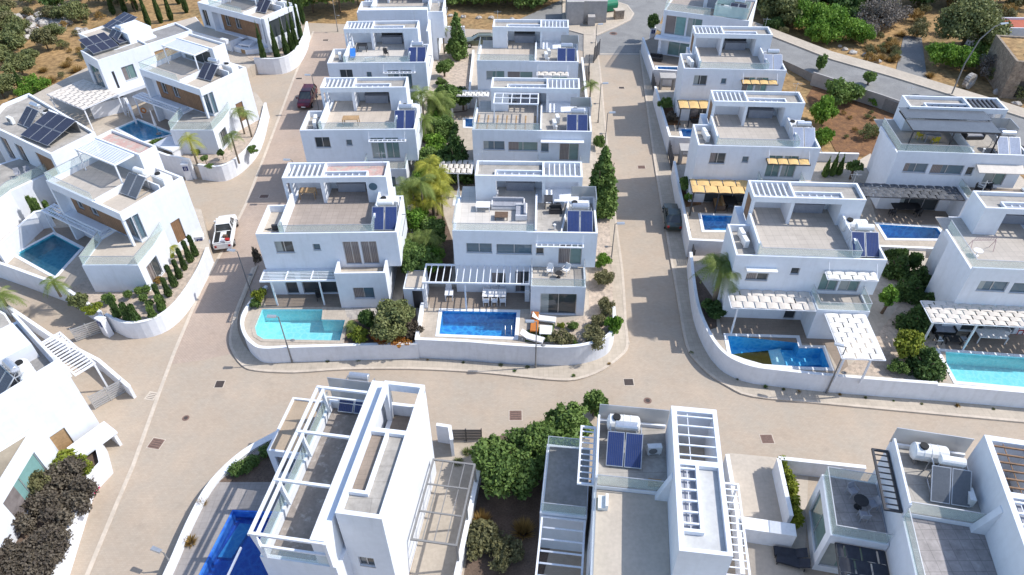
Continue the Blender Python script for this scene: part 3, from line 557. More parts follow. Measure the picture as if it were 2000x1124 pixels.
# angled glass villa at the crossroads
p=W(1297,20,7.5); R4=House('villa','angled white villa with tall green glazing by the crossroads','the crossroads villa',(p.x,p.y),-22)
R4.shell(rect(0,11,0,8),0,7.2,{0:[(.4,3.1,4.4,6.9,'d',GLT,2),(3.3,5.2,4.4,6.9,'d',GLG,2),(1.2,5.8,1.6,3.7,'d',GLG,3)]})
R4.parapet(0,11,0,8,7.2,7.5); R4.slab('roof',TILEB,.16,10.84,.16,7.84,7.25); R4.part('balcony_slab',WHITE,lambda b:b.box(-.6,6,-1.1,-.003,3.9,4.15)); R4.part('pillar',WHITE,lambda b:b.box(.0,.35,-1.0,-.6,1.5,3.899))
R4.rail([(.1,7.8),(.1,.1),(6,.1)],7.501,8.4); R4.shell(rect(4.5,9,3.5,6.5),7.2,9.8,{0:[(.5,3.8,7.3,9.2,'e',CUSHG,1)]}); R4.rail([(6.4,.3),(6.4,2.8),(10.6,2.8),(10.6,.3),(6.4,.3)],7.501,8.9,RAILG,'frosted_screen')
R4.done(); on(R4,H_DRK,'solar water heater, twin panels, on the frosted-screened roof of the crossroads villa',9.2,.8,7.3,0,G_H); on(R4,T_BOX,'white water tank inside the frosted roof screen of the crossroads villa',7.6,1.8,7.3,0,G_T)
for h_ in (A1,A2,A3,A4,B1,B2,B3,R1,R2,R3,S1,S2): h_.done()
# grey concrete block house at the crossroads
GB=House('utility_building','plain grey concrete utility block on the crossroads island','the grey block',(8.75,109.2),-2,'building')
GB.shell(rect(0,2.6,0,5),0,3.6); GB.shell(rect(2.601,6.2,.9,5.5),0,3.4); GB.shell(rect(3.3,4.4,-.5,.899),0,1.5); GB.wall.build('wall',CONC,GB.root)
# ruined stone house, red-roofed house
SH=House('stone_house','flat-roofed rubble stone farmhouse with dark doorways beyond the road','the stone house',(62.3,83.7),-12,'house')
SH.shell(rect(0,12,0,8.5),0,4.6,{0:[(1.5,2.6,.2,2.4,'e',DMET,1),(4.2,5.6,.2,2.5,'e',DMET,1)]}); SH.parapet(0,12,0,8.5,4.6,4.85,.3); SH.slab('roof',LAND,.3,11.7,.3,8.2,4.66); SH.wall.build('wall',STONE,SH.root); SH.part('roof_box',CONC,lambda b:(b.box(2,3,2,3,4.68,5.1)))
RH=House('red_roofed_house','low house with flat red roof and white rim at the top right','the red-roofed house',(66,97.6),-3,'house'); RH.shell(rect(0,14,0,4),0,3.2); RH.parapet(0,14,0,4,3.2,3.6); RH.slab('roof',P('red_roof',(.42,.12,.07),.8,.1,.8),.16,13.84,.16,3.84,3.3); RH.done()
# ---------------------------------------------------------------- angled villas of the left street
def lvilla(name,label,ref,x,y,yaw,**o):
    g=o.get; h=House(name,label,ref,(x,y),yaw); wl=h.wall; zr=8.
    h.shell(rect(-9.8,-.02,.8,6.5),0,7.2,{0:[(1.6,2.5,5.3,7.0,'d',GLD,2),(3.6,4.6,5.3,7.0,'d',GLD,2),(8.45,9.7,4.65,7.15,'d',GLB,2)],1:[(.05,.65,4.65,7.15,'d',GLB,1),(3.0,4.0,2.3,4.6,'e',WOOD,1)]})
    wl.box(-10.1,-9.801,0,6.5,1.0,7.2); wl.box(-10.1,0,0,6.5,7.201,7.45); wl.box(-9.8,-4.5,.0,.799,4.3,4.55); wl.box(-.35,-.1,.03,.25,4.5,7.2)
    h.parapet(-10.1,0,0,6.5,7.45,zr,.2)
    c=MB(); F=Matrix(((1,0,0,-8.9),(0,1,0,.74),(0,0,1,0),(0,0,0,1))); h.facade(c,F,0,7.35,4.56,7.19,[(.7,1.6,5.3,7.0),(2.7,3.7,5.3,7.0)],D=.06,win=False); c.build('timber_cladding',g('clad',WOOD),h.root)
    h.slab('terrace_floor',TILE,-9.9,-3.6,.2,6.3,7.5); h.slab('roof',g('roofm',YARD),-3.4,-.2,.2,6.3,7.5); wl.box(-3.6,-3.4,.2,5.3,7.45,8.1)
    h.rail([(-9.9,5.2),(-9.95,.12),(-3.6,.12)],8.001,8.75)
    # roof tower and slatted canopy
    h.shell(rect(-9.5,-3.4,5.3,7.1),7.46,9.5,{0:[(.6,5.4,7.55,9.3,'d',GLD,3)] if g('tw') else []}); h.shell(rect(-9.5,-3.4,6.5,7.1),0,7.45); h.parapet(-9.5,-3.4,5.3,7.1,9.5,9.85,.15); h.slab('tower_roof',g('troof',ROOFP),-9.35,-3.55,5.45,6.95,9.58)
    h.pergola(-9.5,-4.0,3.2,5.28,9.72,11 if g('ns') is None else g('ns'),'x',[(-9.4,3.3),(-4.1,3.3)],zb=7.5,w=.1)
    wl.box(-3.39,-.25,4.2,4.32,7.45,8.3)
    # garden wing with glass-railed terrace
    if g('wing',1):
        pts=[(-3.55,-.75),(-1.75,-3.85),(2.3,-1.45),(1.2,1.1),(.1,3.0),(.1,.81),(-3.55,.7)]
        pts=g('pts',pts); h.shell(pts,0,4.45,{2:[(.75,2.45,1.7,3.6,'w',GLD,2)]}); pp=[Vector((*q,0)) for q in pts]
        cx=sum(q.x for q in pp)/len(pp); cy=sum(q.y for q in pp)/len(pp)
        h.part('wing_terrace',g('wt',YARD),lambda b:b.prism([(q.x+(cx-q.x)*.06,q.y+(cy-q.y)*.06) for q in pp],4.4,4.47)); rp=[((q.x+(cx-q.x)*.03),(q.y+(cy-q.y)*.03)) for q in pp[:5]]
        h.rail(rp,4.455,5.35,g('rail'))
    # slatted canopy over the pool patio
    if g('perg',1): h.pergola(-12.6,-4.3,-.6,.75,4.25,26,'y',[(-12.4,-.5)],w=.1,beams=2,name='patio_pergola')
    return h
o2=W(233.2,417.9,8)
L2=lvilla('villa','white villa with brown timber front beside the teal pool','the teal-pool villa',o2.x,o2.y,-31)
L3=lvilla('villa','white villa with brown timber front beside the light-blue pool with closed parasol','the parasol-pool villa',-33.25,71.57,-32,troof=YARD,tw=1,wt=ROOF)
L7=lvilla('villa','white villa behind a row of tall cypresses, brown timber upper front','the cypress-row villa',-33.4,95.8,-31,wing=0,perg=0)
L7.root.location.z=-1.5; L7.shell(rect(-12.7,-10.101,.3,6.3),0,7.9,{0:[(.5,1.5,4.7,7,'d',GLD,2)]})
L7.shell([(-18.2,-1.75),(-5.3,-1.75),(-5.1,.3),(-10.102,.31),(-12.9,.31),(-17.,2.4)],0,4.4); L7.part('lower_terrace',YARD,lambda b:b.prism([(-18.,-1.6),(-5.45,-1.6),(-5.3,.2),(-12.9,.25),(-16.9,2.2)],4.401,4.46)); L7.shell([(-5.09,-1.5),(-2.6,-1.5),(-.3,.79),(-5.09,.79)],0,3.7,{0:[(1.3,2.2,1.6,3.6,'e',WOODL,1)]}); L7.wall.box(-6.6,-5.4,-2.3,-1.76,4.2,4.75)
L7.shell(rect(.02,.5,.15,6.4),3.4,8.0,{1:[(.7,5.2,5.0,7.4,'d',GLD,2)]})
L1=House('villa','white villa at the left edge with wide blank wall and teal window','the lower-left villa',(-29.8,32.3),0); h=L1; wl=h.wall; K=lambda x,y:(x+29.8,y-32.3)
E_,N_,W_,S_=K(-29.8,32.3),K(-36.3,38.0),K(-43,31.5),K(-35.6,24.3)
h.shell([E_,N_,W_,S_],0,6.0,{3:[(6.9,7.95,.35,2.7,'e',WOODL,1),(2.2,3.6,3.4,5.4,'d',GLT,2)]})
wl.wallpath([K(-30.25,32.8),K(-35.9,25.0)],1.15,6.001,7.0); wl.wallpath([K(-31.2,33.45),K(-36.2,37.85)],.2,6.001,6.9); wl.prism([K(-32.9,34.3),K(-35.3,36.4),K(-37.3,34.1),K(-34.9,32.0)],6.001,7.3)
h.part('roof',ROOFD,lambda b:b.prism([K(-31.3,33.2),K(-36.2,37.6),K(-42.4,31.4),K(-36.6,25.5)],5.9,6.03))
h.shell([K(-37,17),K(-31.2,17),K(-31.2,29.4),K(-31.75,29.5),K(-35.5,24.3),K(-37,24.3)],0,4.3,{1:[(7.2,11.0,1.3,3.7,'d',GLT,2)]}); wl.box(-1.62,-1.4,-15.3,-3.1,4.301,4.8)
h.part('wing_terrace',P('weathered_wing_terrace',(.33,.28,.21),.85,.16,.8,fine=5,stain=.3),lambda b:b.prism([K(-36.8,17),K(-31.5,17),K(-31.5,29.2),K(-35.6,24.2),K(-36.8,24.2)],4.301,4.34))
put(T_CYL,'white round water tank on the roof of the lower-left villa',-32.5,32.2,6.04,-45,G_T); put(H_DRK,'solar water heater, dark twin panels, on the roof of the lower-left villa',-34.1,30.5,6.04,-38,G_H)
CPG=House('carport_pergola','white slatted carport pergola over the driveway at left','the slatted carport',(-36.3,38.5),-38.4,'pergola'); CPG.pergola(0,5.4,0,1.6,3.1,13,'y',[(.1,1.5),(5.3,1.5)],zb=0,w=.12,name='slat_roof')
GR=House('garage','flat grey-roofed white garage block at the left edge','the left garage',tuple(W(0,650,3))[:2],0,'garage'); K2=lambda u,v:xy(GR.l(u,v,3.)); GR.shell([K2(-70,640),K2(0,690),K2(42,662),K2(10,612),K2(-60,575)],0,3.); GR.part('roof',ROOF,lambda b:b.prism([K2(-66,640),K2(0,684),K2(36,660),K2(8,616),K2(-58,580)],3.001,3.05)); GR.done()
for h_ in (L2,L3,L7):
    on(h_,H_DRK if h_ is not L2 else H_SLA,'solar water heater, dark twin panels, on the roof of '+h_.ref,-2.2 if h_ is not L7 else -2.6,2.4,7.5 if h_ is not L7 else 6.0,4,G_H); on(h_,T_BOX,'white water tank on the roof corner of '+h_.ref,-1.0,5.2,7.5 if h_ is not L7 else 6.0,0,G_T)
L1.done()
for h_ in (L2,L3,L7): h_.done()
L2.part('patio_divider',WHITE,lambda b:b.box(-12.9,-9.9,1.6,1.8,1.2,3.6))
# paired flat-roofed houses on the hill side
L4=House('villa','white villa with grey window wall and rooftop solar arrays beside the dry hillside','the hillside villa',(-47.7,79.5),-42+90-0)
L4.shell(rect(0,6.2,0,4.4),1.5,7.6,{0:[(2.2,3.7,4.6,6.3,'w',GLG,2),(1.0,1.3,2.6,6.2,'e',DMET,1)],3:[(.8,3.6,3.2,6.6,'d',GLB,2)]}); L4.parapet(0,6.2,0,4.4,7.6,7.9); L4.slab('roof',ROOF,.16,6.04,.16,4.24,7.66)
L4.shell(rect(6.201,12.2,.6,4.6),1.5,7.4,{0:[(.6,4.2,4.6,6.6,'e',WOODL,1)]}); L4.parapet(6.201,12.2,.6,4.6,7.4,7.7); L4.slab('roof',ROOFD,6.36,12.04,.76,4.44,7.46); L4.wall.box(-.3,6.6,-1.4,-.003,3.7,4.1); L4.done()
L8=House('villa','white villa with blue-grey end wall and sloping solar arrays, deepest by the hillside','the far hillside villa',(-53.9,88.2),-38)
L8.shell(rect(0,8.5,0,5.5),0,7.4,{0:[(1.2,4.2,3.4,6.6,'e',DMET,1)]}); L8.parapet(0,8.5,0,5.5,7.4,7.7); L8.slab('roof',YARD,.16,8.34,.16,5.34,7.46); L8.shell(rect(4.8,8.3,2.2,5.3),7.47,8.9); L8.done()
for h_,arr in ((L4,((.5,2.0,7.75,3,2),(3.9,2.6,7.75,2,1))),(L8,((.6,3.0,7.6,3,2),))): 
    for (x,y,z,nx,ny) in arr:
        t_=thing('solar_array','dark solar array '+('on the near roof of the hillside villa' if h_ is L4 and nx==3 else 'on the middle roof of the hillside villa' if h_ is L4 else 'on the far hillside villa, deepest of all arrays'),'solar array',tuple(h_.w(x,y,z)),h_.yaw)
        for i in range(nx):
            for j in range(ny): bb=MB(); bb.tf=Matrix.Rotation(rad(14),4,'X'); bb.cur=0; bb.box(i*1.05,i*1.05+1.,j*1.72,j*1.72+1.66,.25,.29); bb.cur=1; bb.box(i*1.05+.03,i*1.05+.97,j*1.72+.03,j*1.72+1.63,.291,.295); bb.build('solar_panel',[ALU,PVD],t_)
        bb=MB(); bb.box(0,nx*1.05,.1,.16,0,.24); bb.box(0,nx*1.05,ny*1.6,ny*1.6+.06,0,.6); bb.build('stand',GMET,t_)
on(L4,T_BOX,'white water tank between the roof arrays of the hillside villa',6.9,3.6,7.46,0,G_T); on(L8,H_DRK,'solar water heater on the tower end of the far hillside villa',6.2,.6,7.46,0,G_H)
L4.shade(-4.2,4.6,-7.6,-2.2,4.3,5,8,CREAM,[(-4,-7.4),(4.4,-7.4)]) if 0 else None
CN=House('shade_canopy','broad cream woven canopy on posts beside the hillside villa','the hillside canopy',(-54.6,78.6),-33,'canopy'); CN.shade(0,7.2,-0.1,4.6,4.3,6,8,CREAM,[(.2,.1),(7.0,.1),(7.0,4.4)])
L5=House('villa','low flat-roofed white villa carrying the large dark solar array','the big-array villa',(-51.8,64.6),-32)
L5.shell([(-4,3.2),(-1.5,0),(10.,-0.2),(9.8,4.6),(-4,6.2)],0,7.2,{1:[(1.6,3.0,4.0,6.6,'d',GLD,2),(4.4,5.8,4.0,6.6,'d',GLD,2),(8.2,11,3.8,6.8,'e',WOOD,1)]}); L5.wall.wallpath([(-4,3.3),(-1.4,.1),(9.9,-.1),(9.7,4.5),(-4,6.1)],.2,7.2,7.55,closed=True); L5.part('roof',ROOF,lambda b:b.prism([(-3.8,3.4),(-1.3,.2),(9.8,0.),(9.6,4.4),(-3.8,6.0)],7.1,7.26)); L5.done()
t_=thing('solar_array','largest dark solar array, six panels, on the low flat roof at left','solar array',tuple(L5.w(4.0,.5,7.3)),L5.yaw+2)
for i in range(3):
    for j in range(2): bb=MB(); bb.tf=Matrix.Rotation(rad(16),4,'X'); bb.box(i*1.45,i*1.45+1.4,j*1.85,j*1.85+1.8,.25,.29); bb.cur=1; bb.box(i*1.45+.03,i*1.45+1.37,j*1.85+.03,j*1.85+1.77,.291,.295); bb.build('solar_panel',[ALU,PVD],t_)
bb=MB(); bb.box(0,4.3,.1,.16,0,.24); bb.box(0,4.3,3.4,3.46,0,1.1); bb.build('stand',GMET,t_)
on(L5,H_DRK,'solar water heater beside the largest solar array on the low flat roof',2.2,1.8,7.26,0,G_H); on(L5,T_BOX,'white water tank behind the largest solar array',3.6,4.0,7.26,0,G_T); on(L5,AC,'white AC unit on the low flat roof left of the solar heater',.4,1.6,7.26,0,G_A)
# terrace house at the left edge below the array
p=W(0,405,5.); L6=House('villa','white villa at the left edge with glass-walled grey terrace and slatted canopy','the left-edge villa',(p.x,p.y),0); K=lambda u,v,z:xy(L6.l(u,v,z))
L6.shell([K(-60,440,4.6),K(20,375,4.6),K(140,318,4.6),K(60,300,4.6),K(-60,340,4.6)],0,4.6); L6.part('terrace_floor',ROOF,lambda b:b.prism([K(-58,432,4.6),K(20,371,4.6),K(132,318,4.6),K(62,304,4.6),K(-58,342,4.6)],4.601,4.64)); L6.rail([K(-55,430,4.6),K(22,370,4.6),K(134,317,4.6)],4.65,5.5); L6.done()
# ---------------------------------------------------------------- near houses along the bottom
def dvilla(name,label,ref,x,y,yaw,slat,low=True,lad=WMET,rp=True,terr=YARD,cols=None):
    h=House(name,label,ref,(x,y),yaw); wl=h.wall
    h.shell(rect(-4.15,-.001,-12,9.6),0,6.2,{3:[(8.6,10.6,3.4,5.6,'d',GLG,2),(13.4,15.6,3.4,5.6,'d',GLG,2)]}); h.shell(rect(-4.15,-.001,4.95,9.6),6.201,6.55)
    h.parapet(-4.15,-.001,4.95,9.6,6.55,6.85,.14,'NW'); h.slab('roof',ROOF,-4.0,-.01,5.0,9.45,6.58); h.slab('roof_terrace',terr,-4.0,-.01,-11.9,4.93,6.24)
    h.rail([(-4.05,5.05),(-.05,5.05)],6.56,7.5); h.rail([(-4.09,-12),(-4.09,4.9)],6.201,7.1); h.rail([(-4.1,9.75),(.1,9.75)],6.6,8.0,SCREEN,'screen_panel'); wl.box(-4.15,-4.02,4.95,9.45,6.86,7.4)
    h.shell(rect(0,2.6,0,5.3),0,8.85); h.shell(rect(0,2.6,5.301,9.15),0,6.2); t=.3; wl.box(0,t,5.302,9.15,6.201,8.849); wl.box(2.35,2.6,5.302,9.15,6.201,8.849); wl.box(t,2.35,8.8,9.15,6.201,8.849)
    wl.box(0,2.6,0,.22,8.85,9.2); wl.box(0,2.6,8.8,9.15,8.85,9.2); wl.box(0,t,.22,8.8,8.85,9.2); wl.box(2.35,2.6,.22,8.8,8.85,9.2); wl.box(t,2.35,5.1,5.45,8.85,9.2)
    q=MB(); q.box(t+.003,2.347,5.303,8.797,6.201,6.25); q.build('tower_roof',terr,h.root); q=MB(); q.box(t+.003,2.347,.223,1.1,8.851,8.9); q.box(1.3,2.347,1.1,5.097,8.851,8.9); q.build('tower_roof',P('pale_tower_roof_%s'%name[:1]+ref[-6:],(.52,.52,.51),.85,.06,1.2,fine=4),h.root)
    wl.box(t,1.3,1.101,1.28,8.85,9.2); wl.box(1.12,1.3,1.28,5.1,8.85,9.2); h.part('skylight',DMET if not rp else CUSHG,lambda b:b.box(t+.01,1.11,1.29,5.09,8.851,8.86))
    q=MB(); q.box(.66,.7,1.3,5.08,9.02,9.055)
    for k in range(6): c=1.6+3.3*k/5; q.box(t,1.11,c-.05,c+.05,9.05,9.17)
    q.build('slats',WMET,h.root); q=MB()
    for k in range(6 if slat is not WMET else 5): c=5.8+2.7*k/(5 if slat is not WMET else 4); q.box(t,2.35,c-.04,c+.04,9.08,9.17)
    q.box(.9,.94,5.5,8.75,9.04,9.085)
    q.build('slats',slat,h.root)
    wl.hexa([(-.7,4.6,6.25),(-.002,4.6,6.25),(-.002,5.0,6.25),(-.7,5.0,6.25),(-.05,4.6,8.5),(-.002,4.6,8.5),(-.002,5.0,8.5),(-.05,5.0,8.5)])
    h.pergola(-5.15,-4.2,5.0,9.2,6.5,9,'x',mat=lad,w=.07,name='side_pergola')
    if low:
        h.shell(rect(-7.2,-4.4,4.4,9.4),0,4.0,{3:[(1,3.5,.9,3.2,'d',GLG,2)]}); h.slab('low_terrace_floor',ROOFD,-7.0,-4.45,4.6,9.2,4.04); h.rail([(-4.5,9.3),(-7.1,9.3),(-7.1,4.5),(-4.5,4.5)],4.001,4.95)
        h.pergola(-7.1,-4.45,-6,4.35,3.8,13,'x',[(-7.0,-5.9)],zb=0,w=.1,name='patio_pergola')
    return h
D2=dvilla('villa','white flat-roofed villa at bottom centre with two dark blue roof panels','the bottom-centre villa',8.08,17.73,-7.5,WMET)
D2.pergola(2.65,4.9,1.2,8.2,3.5,14,'x',[(4.8,1.3),(4.8,8.1)],zb=0,w=.07,name='alley_pergola'); D2.done()
on(D2,H_SIL,'solar water heater, two dark blue panels, on the roof of the bottom-centre villa',-2.5,6.3,6.58,0,G_H); on(D2,T_CYL,'white round water tank behind the blue panels of the bottom-centre villa',-2.6,9.0,6.58,0,G_T); on(D2,AC,'white AC unit beside the blue panels on the bottom-centre villa',-.75,7.6,6.58,10,G_A)
p=tag(D2.part('pallet',WOODL,lambda b:[b.box(-1.2+.1,-.35,5.25+.13*k,5.33+.13*k,6.6,6.7) for k in range(4)]),None) 
D2.part('access_hatch',CAP,lambda b:(b.box(-3.9,-3.5,3.6,4.4,6.26,6.5),b.box(-3.5,-3.35,3.6,4.4,6.26,6.75)))
D3=dvilla('villa','white villa at bottom right with grey tiled terraces and brown-slatted tower','the bottom-right villa',24.58,15.55,-12,WOOD,low=False,lad=DMET,terr=TILEG)
D3.shell(rect(-7.4,-4.2,4.4,8.6),0,4.0,{0:[(.2,2.8,.6,3.2,'d',GLG,2)],3:[(.6,3.6,.8,3.3,'d',GLG,2)]}); D3.slab('low_terrace_floor',TILEG,-7.25,-4.25,4.55,8.45,4.04); D3.rail([(-4.3,8.5),(-7.3,8.5),(-7.3,4.5),(-4.3,4.5)],4.001,4.95)
D3.shade(-7.0,-4.3,-1,4.3,3.5,6,3,NAVY,[(-6.9,-.9)],zb=0,frame=DMET,along='x'); D3.done()
on(D3,H_SLA,'solar water heater, striped grey-blue panels, on the roof of the bottom-right villa',-1.6,5.9,6.58,0,G_H); on(D3,T_CYL,'white round water tank with black lid on the roof of the bottom-right villa',-2.3,8.8,6.58,0,G_T)
on(D3,AC,'farther white AC unit on the roof of the bottom-right villa',-.7,7.6,6.58,90,G_A); on(D3,AC,'nearer white AC unit on the roof of the bottom-right villa',-.6,6.4,6.58,90,G_A)
# the villa with the bare roof frame
D1=House('villa','tall white villa at bottom left of centre with bare white roof frame','the roof-frame villa',(-6.77,19.6),-9); wl=D1.wall; h=D1
h.shell(rect(-6.75,-2.501,-1.4,9.6),0,5.5); h.parapet(-6.75,-2.501,-1.4,9.6,5.5,6.15,.22,'SWN'); h.slab('terrace_floor',P('stained_roof_terrace',(.30,.26,.23),.85,.14,1.1,col2=(.50,.46,.42),fine=5,fvar=.1,thr=(.55,.7)),-6.5,-3.95,-1.15,9.35,5.56)
h.shell(rect(-2.5,0,0,5.6),0,8.85,{0:[(.55,1.45,3.9,4.9,'w',GLD,2)]}); h.shell(rect(-2.5,0,5.601,9.1),0,6.2); wl.box(-.22,0,5.61,9.1,6.201,8.849); wl.box(-2.5,-.221,8.88,9.1,6.201,7.2); wl.box(-2.5,-2.2,8.4,8.879,6.201,8.849); wl.box(-2.5,-2.2,5.61,5.95,6.201,8.849); wl.box(-3.5,-2.72,-1.3,9.5,5.5,8.6)
t=.25; wl.box(-2.5,0,0,.25,8.85,9.2); wl.box(-2.5,0,8.85,9.1,8.6,9.2); wl.box(-2.5,-2.2,.25,8.85,8.85,9.2); wl.box(-.22,0,.25,8.85,8.85,9.2); wl.box(-2.2,-.22,5.3,5.6,8.85,9.2)
D1.part('tower_roof',ROOF,lambda b:(b.box(-2.19,-.23,.26,1.3,8.851,8.92),b.box(-1.15,-.23,1.3,5.29,8.851,8.92))); wl.box(-2.2,-1.15,1.301,1.5,8.85,9.2); wl.box(-1.35,-1.151,1.5,5.3,8.85,9.2); D1.part('skylight',DECK,lambda b:b.box(-2.19,-1.36,1.51,5.29,8.851,8.87)); D1.part('stair_well_floor',DECK,lambda b:b.box(-2.19,-.23,5.61,8.87,6.201,6.23))
b=MB()
for y in (8.6,5.2,1.9,-1.35): b.beam((-6.75,y,8.45),(-3.2,y,8.45),.16); b.beam((-6.6,y,8.4),(-6.35,y,6.16),.2)
b.beam((-6.75,-1.43,8.4),(-6.75,8.7,8.4),.16); b.beam((-6.35,-1.3,8.4),(-6.35,8.6,8.4),.16); b.beam((-6.6,-1.35,7.3),(-2.7,-1.35,7.3),.12); b.beam((-6.5,8.75,7.4),(-3.9,8.75,7.4),.1); b.beam((-2.7,-1.35,8.5),(-2.7,-1.35,6.2),.18); b.beam((-3.4,-1.35,8.45),(-2.6,-1.35,8.45),.15)
b.build('roof_frame',WMET,D1.root); D1.rail([(-6.66,9.4),(-6.66,-1.3),(-2.7,-1.3)],6.16,7.1); D1.rail([(-2.75,-.9),(-2.75,.2)],5.6,7.5,SCREEN,'screen_panel'); D1.rail([(-6.5,9.55),(-2.4,9.55)],6.3,8.3,SCREEN,'screen_panel'); D1.part('water_pipe',TANKW,lambda b:(b.cyl((-2.9,8.9,7.3),(-2.9,8.9,7.75),.33,n=16),b.cyl((-2.9,8.9,7.751),(-2.9,8.9,7.77),.24,n=14)))
h.shell(rect(-10.0,-6.76,6.2,10.6),0,4.4,{0:[(.4,2.6,2.2,4.0,'d',GLB,2)]}); D1.part('low_roof',P('tan_roof_membrane',(.40,.31,.22),.8,.06,1.2),lambda b:b.box(-9.85,-6.8,6.35,10.45,4.401,4.46)); h.parapet(-10.0,-6.76,6.2,10.6,4.4,4.6,.14,'SWN')
D1.pergola(.2,3.05,2.4,8.2,3.0,3,'y',[(3.0,2.5),(3.0,8.1),(3,5.3)],zb=0,mat=GMET,beams=2,w=.05,name='carport_frame',h=.08); D1.part('patio_pergola',WMET,lambda b:[b.box(-9.2,-6.8,-2-1.1*k,-1.88-1.1*k,3.5,3.62) for k in range(4)]+[b.box(-9.3,-9.2,-6,.2,3.5,3.62)]); D1.done()
on(D1,H_SIL,'solar water heater behind the bare roof frame, silver tank',-5.0,9.9-.9,5.6,0,G_H)
# ---------------------------------------------------------------- ground, plots, pools
px=lambda pts,z=0.:[xy(W(a,b,z)) for a,b in pts]
b=MB(); b.quad((-400,-80,-.03),(400,-80,-.03),(400,700,-.03),(-400,700,-.03)); struct('ground',b,LAND)
b=MB(); b.prism([(-60,8),(60,8),(60,36),(38,52),(24,100),(12,106),(-36,112),(-44,70),(-64,60)],None,0.); struct('road',b,ROAD)
KL=[(395,560),(340,690),(310,770),(260,910),(230,980),(190,1070),(150,1180)]; LCURB=[(150,1180),(170,1124),(230,980),(260,910),(310,770),(340,690),(395,560),(440,480),(480,400),(530,270),(575,150),(612,62)]
lane=px([(395,562),(345,680),(335,712),(395,704),(458,690),(452,667),(462,610),(475,577)])+[(-21.2,46),(-21.2,106)]+px([(612,62),(575,150),(530,270),(480,400),(440,480)])
b=MB(); b.prism(lane,None,.006); struct('lane',b,LANE)
b=MB(); b.wallpath(px(LCURB),.28,.0,.03); struct('kerb',b,KERB)
wa_=[(x,y) for x,y in px([(1140,60),(1140,120),(1150,250),(1175,400),(1185,470),(1192,620),(1194,655),(1165,690),(1120,706),(1045,717),(830,702),(700,703),(571,707),(500,695),(474,670),(464,630),(478,585),(505,520)])]
kb=px([(1160,60),(1172,140),(1182,250),(1202,431),(1215,531),(1222,637),(1225,677),(1212,697),(1175,724),(1125,742),(1075,742),(1000,734),(925,727),(800,721),(675,722),(575,728),(500,724),(475,714),(457,690),(450,662),(462,610),(475,577),(495,525)])
kb=curve(kb,3); wa_=curve(wa_,3)
b=MB(); b.prism(kb+wa_[::-1],0,.12); struct('footpath',b,WALK); b=MB(); b.wallpath(kb,.22,0,.135); struct('kerb',b,KERB)
kr=px([(1250,100),(1277,306),(1304,468),(1320,560),(1335,647),(1345,685),(1365,712),(1390,735),(1425,757),(1470,775),(1600,788),(2000,825),(2150,838)])
wr=px([(1266,100),(1290,250),(1312,345),(1345,510),(1357,600),(1368,660),(1390,700),(1430,725),(1480,745),(1550,757),(1616,765),(1750,777),(2000,798),(2150,812)])
kr=curve(kr,3); wr=curve(wr,3)
b=MB(); b.prism(kr+wr[::-1],0,.12); struct('footpath',b,WALK); b=MB(); b.wallpath(kr,.22,0,.135); struct('kerb',b,KERB)
# asphalt at the crossroads and the road rising to the right
b=MB(); b.prism(px([(1060,70),(1095,88),(1165,108),(1262,108),(1300,20),(1330,-60),(1170,-60),(1140,-20),(1000,45)]),None,.012); struct('asphalt_road',b,ASPH)
b=MB(); b.wallpath(px([(1172,106),(1262,106)]),.3,0,.02); struct('road_marking',b,KERB)
isl=px([(1100,58),(1118,62),(1140,68),(1165,70),(1200,55),(1230,40),(1237,28),(1225,12),(1195,2),(1140,-15),(1100,0)]); b=MB(); b.prism(isl,0,.13); struct('footpath',b,WALK); b=MB(); b.wallpath(isl,.25,0,.15,closed=True); struct('kerb',b,KERB)
far=[(1270,50),(1400,30),(1510,73),(1625,118),(1737,150),(1850,185),(1970,222),(2150,280)]; near=[(1290,62),(1420,90),(1530,118),(1596,148),(1676,174),(1755,202),(1900,250),(2150,340)]; zz=[.03,.3,.8,1.2,1.4,1.5,1.5,1.5]
F3=[W(*p_,z_) for p_,z_ in zip(far,zz)]; N3=[W(*p_,z_) for p_,z_ in zip(near,zz)]
b=MB()
for k in range(7): b.quad(N3[k],N3[k+1],F3[k+1],F3[k]); b.quad((N3[k].x,N3[k].y,-.02),(N3[k+1].x,N3[k+1].y,-.02),N3[k+1],N3[k])
struct('asphalt_road',b,ASPH)
b=MB(); O3=[p_+Vector((.9,2.6,0)) for p_ in F3]
for k in range(1,7):
    a,c,d,e=F3[k],F3[k+1],O3[k+1],O3[k]; up=Vector((0,0,.14)); b.quad(a+up,c+up,d+up,e+up); b.quad(a,c,c+up,a+up); b.quad(Vector((e.x,e.y,-.02)),e+up,d+up,Vector((d.x,d.y,-.02)))
struct('footpath',b,WALK)
b=MB(); b.wallpath([xy(p_) for p_ in F3[1:]],.2,.0,[p_.z+.17 for p_ in F3[1:]]); struct('kerb',b,KERB)
rw=[(1588,146),(1640,163),(1676,176),(1720,190),(1760,204)]; b=MB(); b.wallpath([xy(W(*p_,1.4)) for p_ in rw],.2,-.02,1.75); tag(b.build('retaining_wall',CONC),'grey concrete retaining wall under the sloping asphalt road','wall')
b=MB(); b.prism(px([(1575,190),(1600,150),(1760,205),(1735,300),(1640,310)]),None,.02); struct('vacant_lot',b,SOIL)
b=MB(); b.prism(px([(1745,160),(1765,70),(1800,75),(1812,165)]),None,.05); struct('track',b,ASPH)
